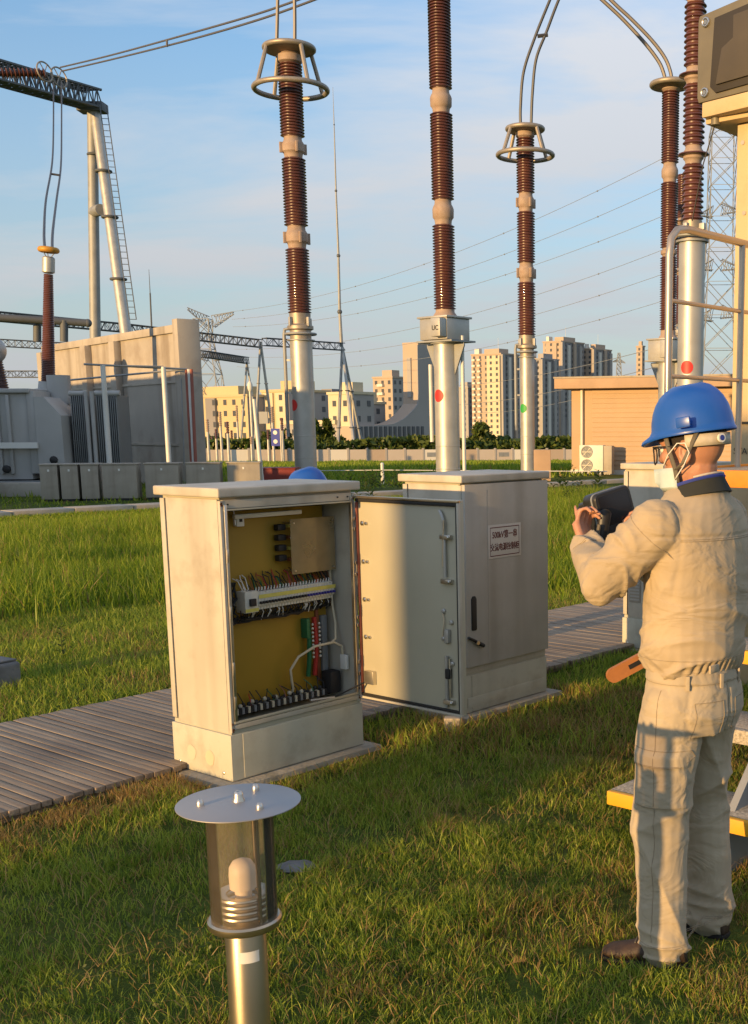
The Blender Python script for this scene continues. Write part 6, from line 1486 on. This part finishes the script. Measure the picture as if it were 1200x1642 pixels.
hand(bd, wrR, Vector((-0.35, 0.1, 0.9)), Vector((0.2, 0.95, 0.0)), None, (0.5, 0.7, 0.5), Vector((-0.5, -0.3, 0.8)).normalized())
for an in (anL, anR): limb(bd, [an + Vector((0, 0, -0.02)), an + Vector((-0.13, 0.045, -0.062))], [0.034, 0.014])
remesh(bd, 0.0048, 5, 'body', 'skin', wk)
root_loc = PR
def localise(o):                                                       # meshes above were made in world space
    o.data.transform(Matrix.Translation(-Vector(ROOTS[root_of(o).name][0])))
localise(wk.children[0])
for s_ in (-1, 1):
    e_ = MB().sph(HC + HF * 0.082 + UPV.cross(HF) * s_ * 0.031 + HUP * 0.008, 0.0115, 12, 8).build('eye', 'white', wk, world=True)
# trousers
tm = MB()
ellipse_rings(tm, [(B_(0, 0, 0.965), .148, .112, 1), (B_(0, 0, .93), .152, .118, 1), (B_(0, -.004, .87), .168, .130, .95), (B_(0, -.006, .80), .178, .136, .95), (B_(0, -.004, .74), .172, .120, .95)], LV, FV)
for hip, kn, an in ((hipL, knL, anL), (hipR, knR, anR)):
    limb(tm, [hip + Vector((0, 0, -0.04)), hip.lerp(kn, 0.5), kn, kn.lerp(an, 0.5), an + Vector((0, 0, 0.01)), an + Vector((0, 0, -0.03))], [0.100, 0.096, 0.085, 0.080, 0.074, 0.070], 18)
def fold(co, ax, fr, al, amp, seed):
    ax = np.array(ax, float); ax /= np.linalg.norm(ax); q = co @ ax
    n = vn3(np.stack([q * fr + seed, (co @ np.array([.7, .5, .2])) * al + seed, co[:, 2] * al * 1.3], 1)); r = 1 - np.abs(2 * n - 1); return 1.5 * amp * (r ** 4 - 0.22)
def tr_disp(co):
    z = co[:, 2]; d = fold(co, (0.35, 0.2, 1.0), 15, 3.2, 0.006, 3) * np.clip((0.62 - z) * 3, 0.25, 1.0)
    d += fold(co, (-0.6, 0.3, 0.8), 10, 2.0, 0.012, 9) * np.clip(1 - np.abs(z - 0.60) * 4, 0.15, 1)
    d += fold(co, (0.1, 0.3, 1), 26, 3, 0.006, 5) * np.clip((0.20 - z) * 8, 0, 1)
    d += fold(co, (0.8, 0.2, 0.35), 12, 1.2, 0.009, 21) * np.clip((0.85 - z) * 6, 0, 1)
    l = (co - np.array(PR)) @ np.array(LV); f = (co - np.array(PR)) @ np.array(FV)
    box = lambda f0, f1, z0, z1, e: np.clip((f - f0) / e, 0, 1) * np.clip((f1 - f) / e, 0, 1) * np.clip((z - z0) / e, 0, 1) * np.clip((z1 - z) / e, 0, 1)
    d += (l > 0.12) * (0.005 * box(-0.075, 0.075, 0.52, 0.69, 0.006) + 0.004 * box(-0.080, 0.080, 0.645, 0.70, 0.006))
    d += 0.005 * np.clip((z - 0.895) / 0.005, 0, 1); d -= 0.006 * np.exp(-(l / 0.006) ** 2) * (f < 0) * (z < 0.9) * (z > 0.68)
    d -= 0.004 * np.exp(-((f + 0.085) / 0.006) ** 2) * (z > 0.72) * (z < 0.9) * (l > 0)
    return d
tz = remesh(tm, 0.0050, 2, 'trousers', 'trousers', wk, tr_disp); localise(tz)
# jacket
jk = MB()
ellipse_rings(jk, [(B_(0, 0, .925), .160, .126, .95), (B_(0, 0, .955), .168, .132, .95), (B_(0, -.004, .995), .176, .140, .95), (B_(0, -.006, 1.06), .180, .142, .95), (B_(0, -.008, 1.15), .180, .138, .95), (B_(0, -.012, 1.26), .190, .136, .92), (B_(0, -.014, 1.345), .198, .122, .92), (B_(0, -.012, 1.405), .170, .108, .95), (B_(0, -.008, 1.445), .118, .092, 1), (B_(0, -.004, 1.475), .084, .080, 1)], LV, FV)
limb(jk, [shL + Vector((0.01, 0.01, -0.005)), shL.lerp(elL, 0.5), elL, elL.lerp(wrL, 0.55), wrL + Vector((0, 0.015, 0.006))], [0.082, 0.072, 0.066, 0.056, 0.045], 18)
limb(jk, [shR + Vector((-0.01, 0, -0.005)), elR, wrR], [0.080, 0.064, 0.045], 18)
def jk_disp(co):
    z = co[:, 2]; l = (co - np.array(PR)) @ np.array(LV); arm = np.clip((0.30 - co[:, 0]) * 7, 0, 1) * (z > 1.08)
    d = fold(co, (0.5, -0.1, 1.0), 14, 2.2, 0.010, 2) * np.clip((1.34 - z) * 4, 0.12, 1) * (1 - 0.55 * arm)
    d += fold(co, (-0.2, 0.6, 1.0), 20, 4.0, 0.009, 15) * np.clip((1.20 - z) * 4, 0, 1) * (1 - arm)
    d += fold(co, (0.9, 0.35, 0.2), 26, 4.0, 0.012, 7) * arm
    d += fold(co, (1.0, -0.2, -0.6), 16, 3.0, 0.014, 31) * np.exp(-((co[:, 0] - 0.22) / 0.07) ** 2) * np.clip((z - 1.05) * 6, 0, 1) * np.clip((1.40 - z) * 8, 0, 1)
    f = (co - np.array(PR)) @ np.array(FV)
    d -= 0.0035 * np.exp(-((z - 1.335 - 0.02 * np.abs(l)) / 0.004) ** 2) * (f < 0.02) * (1 - arm)
    d -= 0.003 * np.exp(-((l - 0.175) / 0.004) ** 2) * (z > 1.15) * (z < 1.42)
    d += 0.004 * np.sin(l * 300) * np.exp(-((z - 0.945) / 0.022) ** 2)
    return d
jz = remesh(jk, 0.0050, 2, 'jacket', 'jacket', wk, jk_disp); localise(jz)
co_ = MB()
for i, (z, a, b) in enumerate(((1.448, .100, .088), (1.490, .082, .078), (1.512, .078, .074))):
    pass
rings = []
for (z, a, b) in ((1.438, .116, .102), (1.470, .090, .087), (1.484, .083, .081), (1.478, .075, .073), (1.430, .095, .08)):
    rings.append([B_(0, -0.004, z) + LV * (a * math.cos(t)) + FV * (b * math.sin(t)) + UPV * (-0.026 * math.sin(t)) for t in [2 * math.pi * i / 28 for i in range(28)]])
co_.loft(rings); cl_ = co_.build('collar', 'collar', jz, world=True)
MB().tube([B_(0, -0.004, 1.482) + LV * (.086 * math.cos(t)) + FV * (.079 * math.sin(t)) - UPV * 0.026 * math.sin(t) for t in [math.radians(150 + i * 12) for i in range(20)]], 0.0055, 6).build('lanyard', 'lanyard', cl_, world=True)
MB().tube([B_(0, -0.004, 1.490) + LV * (.083 * math.cos(t)) + FV * (.077 * math.sin(t)) - UPV * 0.026 * math.sin(t) for t in [math.radians(200 + i * 10) for i in range(14)]], 0.004, 6).build('lanyard', 'label_white', cl_, world=True)
MB().box(-0.022, 0.022, -0.004, 0.004, -0.012, 0.012, R=Matrix.Translation(B_(0.10, -0.145, 0.953)) @ Matrix((LV, FV, UPV)).transposed().to_4x4()).build('waist_tab', 'jacket', jz, world=True, bevel=0.003)
# seams, pocket outlines and belt loops, laid on the cloth by casting onto it
from mathutils.bvhtree import BVHTree
M['seam'] = mat('seam_thread', (0.29, 0.23, 0.155), 0.9, 0, 0.1, 40)
def bvh_of(o): return BVHTree.FromPolygons([v.co.copy() for v in o.data.vertices], [tuple(p.vertices) for p in o.data.polygons])
bj, bt_ = bvh_of(jz), bvh_of(tz)
def seam(bvh, starts, dirs, parent, r=0.0011, nm='seam'):
    pts = []
    for p, d in zip(starts, dirs):
        h = bvh.ray_cast(p - PR, d)
        if h[0] is not None: pts.append(h[0] + h[1] * (r * 0.35))
    if len(pts) > 2: MB().tube(pts, r, 5).build(nm, 'seam', parent)
def ring_seam(bvh, c, z, a0, a1, parent, n=60, **kw):
    A = [math.radians(a0 + (a1 - a0) * i / (n - 1)) for i in range(n)]; D = [LV * math.cos(t) + FV * math.sin(t) for t in A]; cc = Vector((c.x, c.y, z))
    seam(bvh, [cc + d * 0.5 for d in D], [-d for d in D], parent, **kw)
ring_seam(bj, B_(0, -.01, 0), 1.325, 200, 340, jz)
ring_seam(bj, B_(0, -.01, 0), 1.330, 200, 340, jz, r=0.0009)
ring_seam(bj, B_(0, 0, 0), 0.972, 150, 390, jz)
ring_seam(bt_, B_(0, 0, 0), 0.898, 150, 390, tz)
for an, kn in ((anL, knL), (anR, knR)):
    for zz in (0.082, 0.088): ring_seam(bt_, an, zz, 180, 400, tz, r=0.0009)
zs = [0.10 + i * 0.012 for i in range(66)]
seam(bt_, [B_(0.6, -0.006, z) for z in zs], [-LV] * len(zs), tz)
def rect(bvh, f, u0, u1, z0, z1, parent):
    path = [(u0 + (u1 - u0) * i / 14, z1) for i in range(15)] + [(u1, z1 + (z0 - z1) * i / 18) for i in range(1, 19)] + [(u1 + (u0 - u1) * i / 14, z0) for i in range(1, 15)] + [(u0, z0 + (z1 - z0) * i / 18) for i in range(1, 19)]
    P = [f(u, z) for u, z in path]; seam(bvh, [p[0] for p in P], [p[1] for p in P], parent, r=0.0012, nm='pocket_seam')
side = lambda u, z: (B_(0.6, u, z), -LV); back = lambda u, z: (B_(u, -0.6, z), FV)
rect(bt_, side, -0.078, 0.078, 0.525, 0.655, tz); rect(bt_, side, -0.082, 0.082, 0.652, 0.70, tz)
rect(bt_, back, 0.030, 0.125, 0.735, 0.845, tz); rect(bt_, back, -0.125, -0.030, 0.735, 0.845, tz)
zs = [0.70 + i * 0.01 for i in range(20)]
seam(bt_, [B_(0, -0.6, z) for z in zs], [FV] * len(zs), tz)
AX = (elL - shL).normalized(); arc = []
for i in range(26):                                            # armhole seam of the left sleeve
    t = 2 * math.pi * i / 26; s1_ = AX.orthogonal().normalized(); s2_ = AX.cross(s1_); arc.append(s1_ * math.cos(t) + s2_ * math.sin(t))
cs_ = shL + AX * 0.025
seam(bj, [cs_ + d * 0.4 for d in arc], [-d for d in arc], jz)
cs_ = wrL.lerp(elL, 0.06); AX = (wrL - elL).normalized(); s1_ = AX.orthogonal().normalized(); s2_ = AX.cross(s1_)
for k in range(2):
    arc = [s1_ * math.cos(2 * math.pi * i / 24) + s2_ * math.sin(2 * math.pi * i / 24) for i in range(25)]; seam(bj, [cs_ - AX * (0.02 + 0.008 * k) + d * 0.3 for d in arc], [-d for d in arc], jz, r=0.0009)
for a in (200, 240, 285, 330):
    d = LV * math.cos(math.radians(a)) + FV * math.sin(math.radians(a)); h = bt_.ray_cast(B_(0, 0, 0.905) + d * 0.5 - PR, -d)
    if h[0] is not None: MB().box(-0.006, 0.006, -0.003, 0.003, -0.022, 0.022, R=Matrix.Translation(h[0] + d * 0.002) @ Matrix((Vector((0, 0, 1)).cross(d), d, UPV)).transposed().to_4x4()).build('belt_loop', 'trousers', tz, bevel=0.001)
# hair below the hat
hr_ = MB(); Rm = Matrix((HF, HUP.cross(HF), HUP)).transposed()
hr_.sph(HC + HUP * 0.034 - HF * 0.004, (0.0985, 0.0795, 0.098), 24, 16, R=Rm)
hr_.v = [v for v in hr_.v]; hm = hr_.build('hair', 'hair', wk, world=True)
bm = bmesh.new(); bm.from_mesh(hm.data); dl = [v for v in bm.verts if (v.co + PR - HC).dot(HUP) < 0.012 - 0.35 * min(0, (v.co + PR - HC).dot(HF)) * 0 or (v.co + PR - HC).dot(HF) > 0.06]; bmesh.ops.delete(bm, geom=dl, context='VERTS'); bm.to_mesh(hm.data); bm.free()
# hard hat with suspension straps
hat, hf, hl, hu = hard_hat(wk, HC + HUP * 0.054 - HF * 0.002, HF * 1.0 + Vector((0, 0, -0.05)), HUP)
hc_ = HC + HUP * 0.050
def Hp(f, l, u): return HC + HF * f + hl * l + HUP * u
MB().box(-0.022, 0.022, -0.006, 0.004, -0.014, 0.016, R=Matrix.Translation(Hp(-0.03, 0.128, 0.075)) @ Matrix((hf, hl, hu)).transposed().to_4x4()).build('accessory_slot', 'hat_blue', hat, world=True, bevel=0.004)
band = MB(); nb_ = 22; rr = []
for i in range(nb_):
    t = math.radians(98 + i * 164 / (nb_ - 1)); ct, st = math.cos(t), math.sin(t)
    p = HC + HF * (0.112 * ct) + hl * (0.095 * st); rr.append((p + HUP * 0.040, p + HUP * 0.006))
band.v = [tuple(q) for pr in rr for q in pr]; band.f = [(2 * i, 2 * i + 2, 2 * i + 3, 2 * i + 1) for i in range(nb_ - 1)]
bo = band.build('head_band', 'label_white', hat, world=True); bo.modifiers.new('solid', 'SOLIDIFY').thickness = 0.003
MB().cyl(Hp(-0.106, 0.045, 0.024), Hp(-0.112, 0.048, 0.024), 0.013, n=16).build('band_badge', 'white', hat, world=True)
MB().cyl(Hp(-0.112, 0.048, 0.024), Hp(-0.113, 0.0485, 0.024), 0.008, n=16).build('badge_mark', 'lanyard', hat, world=True)
def ribbon(pts, w, m, parent, nm, side=None):
    mb = MB(); sd = side or HF
    for p in pts: mb.v += [tuple(p - sd * w / 2), tuple(p + sd * w / 2)]
    mb.f = [(2 * i, 2 * i + 2, 2 * i + 3, 2 * i + 1) for i in range(len(pts) - 1)]; o = mb.build(nm, m, parent, world=True); o.modifiers.new('solid', 'SOLIDIFY').thickness = 0.0025; return o
for s_ in (1, -1):
    ribbon([Hp(0.048, s_ * 0.088, 0.055), Hp(0.040, s_ * 0.084, 0.0), Hp(0.028, s_ * 0.079, -0.05), Hp(0.030, s_ * 0.066, -0.085), Hp(0.040, s_ * 0.035, -0.115)], 0.014, 'strap', hat, 'chin_strap')
    ribbon([Hp(-0.052, s_ * 0.090, 0.045), Hp(-0.030, s_ * 0.092, 0.005), Hp(-0.004, s_ * 0.090, -0.035), Hp(0.026, s_ * 0.080, -0.056)], 0.014, 'strap', hat, 'neck_strap')
    MB().tube([Hp(0.075, s_ * 0.056, -0.038), Hp(0.045, s_ * 0.084, -0.010), Hp(0.010, s_ * 0.092, 0.020), Hp(-0.016, s_ * 0.094, 0.018), Hp(-0.026, s_ * 0.092, -0.010), Hp(-0.004, s_ * 0.088, -0.045), Hp(0.040, s_ * 0.066, -0.085)], 0.0018, 6).build('mask_loop', 'white', wk, world=True)
# face mask
mk_ = MB(); rings = []
for u in (-0.118, -0.104, -0.086, -0.066, -0.048):
    r = []
    for i in range(15):
        a = math.radians(-82 + i * 164 / 14); sc_ = 1.0 + (0.05 if u > -0.11 else -0.08); r.append(Hp(0.018 + 0.092 * math.cos(a) * sc_ + (0.016 if abs(i - 7) < 2 and u > -0.09 else 0), 0.070 * math.sin(a) * (1.0 if u > -0.11 else 0.82), u))
    rings.append(r)
for r in rings: mk_.v += [tuple(p) for p in r]
mk_.f = [(j * 15 + i, j * 15 + i + 1, (j + 1) * 15 + i + 1, (j + 1) * 15 + i) for j in range(4) for i in range(14)]
mo = mk_.build('face_mask', 'mask', wk, world=True); mo.modifiers.new('solid', 'SOLIDIFY').thickness = 0.003
# spectacles
gl_ = thing('spectacles', 'dark framed spectacles worn by the worker', 'spectacles', tuple(Hp(0.11, 0, 0.0)), 0)
for s_ in (1, -1):
    fr = [Hp(0.118 - 0.016 * abs(l / 0.06) ** 2, s_ * l, u - 0.012) for l, u in ((0.008, 0.022), (0.030, 0.026), (0.056, 0.024), (0.062, 0.008), (0.056, -0.016), (0.036, -0.022), (0.014, -0.016), (0.007, 0.004))]
    MB().tube(fr, 0.0024, 6, closed=True).build('rim', 'blackplastic', gl_, world=True)
    ln = MB(); ln.add(fr, [tuple(range(8))]); ln.build('lens', 'lens', gl_, world=True, smooth=0)
    MB().tube([Hp(0.102, s_ * 0.062, 0.016), Hp(0.060, s_ * 0.084, 0.014), Hp(0.0, s_ * 0.089, 0.012), Hp(-0.022, s_ * 0.087, -0.004)], 0.0024, 6).build('temple', 'blackplastic', gl_, world=True)
MB().tube([Hp(0.118, -0.008, 0.014), Hp(0.121, 0, 0.016), Hp(0.118, 0.008, 0.014)], 0.0024, 6).build('bridge', 'blackplastic', gl_, world=True)
# shoes
def shoe(an, d, zb=0.0):
    d = Vector((d[0], d[1], 0)).normalized(); sd = Vector((-d.y, d.x, 0)); c = Vector((an.x, an.y, 0)) 
    mb = MB(); rings = []
    for (f, w, h0, h) in ((-0.075, .018, .01, .045), (-0.070, .032, .006, .085), (-0.03, .038, .006, .105), (0.02, .038, .006, .098), (0.07, .042, .006, .075), (0.12, .046, .006, .058), (0.165, .040, .008, .048), (0.190, .022, .014, .034)):
        rings.append([c + d * f + sd * (w * math.cos(t)) + UPV * (h0 + (h - h0) * (0.5 + 0.5 * math.sin(t))) for t in [2 * math.pi * i / 16 for i in range(16)]])
    mb.loft(rings); s_ = mb.build('shoe', 'shoe', wk, world=True, smooth=60)
    so = MB(); poly = [(-.080, .0), (-.074, .028), (-.03, .037), (.03, .035), (.10, .046), (.15, .045), (.185, .028), (.200, 0)]; pp = poly + [(x, -y) for x, y in reversed(poly[1:-1])]
    so.loft([[c + d * x + sd * y + UPV * z for x, y in pp] for z in (0.0, 0.016)]); so.build('sole', 'sole', s_, world=True, bevel=0.003)
    lc = MB(); 
    for k in range(4): lc.tube([c + d * (0.03 + k * 0.018) + sd * (s2 * 0.022) + UPV * (0.097 - k * 0.009) for s2 in (-1, -0.3, 0.3, 1)], 0.0025, 5)
    lc.build('laces', 'strap', s_, world=True)
shoe(anL, (-0.95, 0.25)); shoe(anR, (-0.8, 0.6))

# thermal camera in his hands
DC = Vector((0.166, 3.74, 1.382)); DF = Vector((-0.52, 0.85, -0.12)).normalized(); DU = Vector((-0.30, 0.05, 0.95)); DU = (DU - DF * DU.dot(DF)).normalized(); DL = DU.cross(DF)
DM = Matrix.Translation(DC) @ Matrix((DF, DL, DU)).transposed().to_4x4()
tcam = thing('thermal_camera', 'black handheld thermal camera with dark screen held up by the worker', 'camera', tuple(DC), 0)
def rrect(w, h, r, n=6):
    pts = []
    for cx, cy, a0 in ((w - r, h - r, 0), (-w + r, h - r, 90), (-w + r, -h + r, 180), (w - r, -h + r, 270)):
        for i in range(n + 1): a = math.radians(a0 + 90 * i / n); pts.append((cx + r * math.cos(a), cy + r * math.sin(a)))
    return pts
mb = MB(); mb.loft([[DM @ Vector((f, x * s_, y * s_ + dz)) for x, y in rrect(0.072, 0.068, 0.020)] for f, s_, dz in ((-0.032, 0.95, 0), (-0.026, 1.0, 0), (0.036, 1.0, 0), (0.055, 0.86, 0.0), (0.075, 0.62, 0.004), (0.12, 0.56, 0.004))]); hs_ = mb.build('housing', 'blackplastic', tcam, world=True)
mb = MB(); mb.loft([[DM @ Vector((f, x, y + 0.008)) for x, y in rrect(0.057, 0.048, 0.006)] for f in (-0.0335, -0.0315)]); mb.build('screen', 'screen', tcam, world=True)
mb = MB(); mb.loft([[DM @ Vector((f, x, y)) for x, y in rrect(0.0735, 0.0695, 0.021)] for f in (-0.018, -0.010)]); mb.build('bezel_band', 'galv_dark', tcam, world=True)
for k in (-1, 0, 1): MB().cyl(DM @ Vector((-0.0315, k * 0.014, -0.053)), DM @ Vector((-0.036, k * 0.014, -0.053)), 0.0045, n=10).build('button', 'galv_dark', tcam, world=True)
MB().cyl(DM @ Vector((0.10, 0, 0.004)), DM @ Vector((0.15, 0, 0.004)), 0.032, 0.034, n=24).build('lens_barrel', 'blackplastic', tcam, world=True)
gp = wrL + Vector((0.035, 0.075, 0.075))
MB().tube([DM @ Vector((0.03, 0.02, -0.02)), gp + Vector((0.02, 0.0, 0.03)), gp + Vector((0.005, 0.0, -0.05))], [0.024, 0.020, 0.020], 12).build('grip', 'blackplastic', tcam, world=True)
MB().tube([gp + Vector((0.0, -0.03, 0.0)), wrL + Vector((0.02, 0.05, -0.03)), wrL + Vector((0.03, 0.0, -0.055))], 0.006, 6).build('wrist_strap', 'strap', tcam, world=True)

# second worker, bent down on the walkway behind the open cabinet
P2 = Vector((-1.50, 7.33, DECK_Z)); F2 = Vector((-0.85, -0.5, 0)).normalized(); L2 = Vector((-F2.y, F2.x, 0))
def C_(l, f, z): return P2 + L2 * l + F2 * f + Vector((0, 0, z))
w2 = thing('person', 'second worker bent down behind the open cabinet, only the blue hard hat showing', 'person', tuple(P2), 0)
H2 = at(496, 785, 7.25); hf2 = Vector((-0.92, -0.2, -0.30)).normalized(); hu2 = (UPV - hf2 * UPV.dot(hf2)).normalized()
b2 = MB(); nk = H2 - hu2 * 0.12 - hf2 * 0.03
ct = [C_(0, -0.22, .80), C_(0, -0.12, 1.0), nk - Vector((0, 0, 0.05)) - F2 * 0.05]
limb(b2, ct, [.13, .125, .11]); limb(b2, [ct[-1], nk, H2 - hu2 * 0.05], [.06, .055, .058]); face_parts(b2, H2 - hu2 * 0.05, hf2, hu2)
for s_ in (-1, 1):
    limb(b2, [C_(s_ * .17, -.04, 1.05), C_(s_ * .22, .1, .82), C_(s_ * .15, .3, .80)], [.05, .042, .032]); limb(b2, [C_(s_ * .09, -.2, .78), C_(s_ * .12, .02, .42), C_(s_ * .12, -.04, .07), C_(s_ * .12, .12, .04)], [.08, .058, .045, .035])
    hand(b2, C_(s_ * .15, .3, .80), F2 * 1.0 + Vector((0, 0, .1)), L2 * s_, None, (0.4, 0.5, 0.4), (F2 * 0.7 + UPV * 0.5).normalized())
o = remesh(b2, 0.007, 4, 'body', 'skin', w2); localise(o)
b2 = MB(); limb(b2, [p + Vector((0, 0, .0)) for p in ct], [.15, .155, .12])
for s_ in (-1, 1): limb(b2, [C_(s_ * .17, -.04, 1.05), C_(s_ * .22, .1, .82), C_(s_ * .155, .28, .80)], [.075, .065, .045])
o = remesh(b2, 0.012, 3, 'jacket', 'jacket', w2, lambda co: fold(co, (0.3, 0.2, 1), 14, 3, 0.012, 4)); localise(o)
b2 = MB(); limb(b2, [C_(0, -0.22, .84), C_(0, -.2, .74)], [.155, .15])
for s_ in (-1, 1): limb(b2, [C_(s_ * .09, -.2, .75), C_(s_ * .12, .02, .42), C_(s_ * .12, -.04, .10)], [.10, .08, .07])
o = remesh(b2, 0.012, 3, 'trousers', 'trousers', w2, lambda co: fold(co, (0.3, 0.2, 1), 14, 3, 0.010, 6)); localise(o)
for s_ in (-1, 1):
    mb = MB(); limb(mb, [C_(s_ * .12, -.07, .045), C_(s_ * .12, .15, .035)], [.045, .038]); mb.build('shoe', 'shoe', w2, world=True)
hard_hat(w2, H2 - hu2 * 0.0, hf2, hu2)
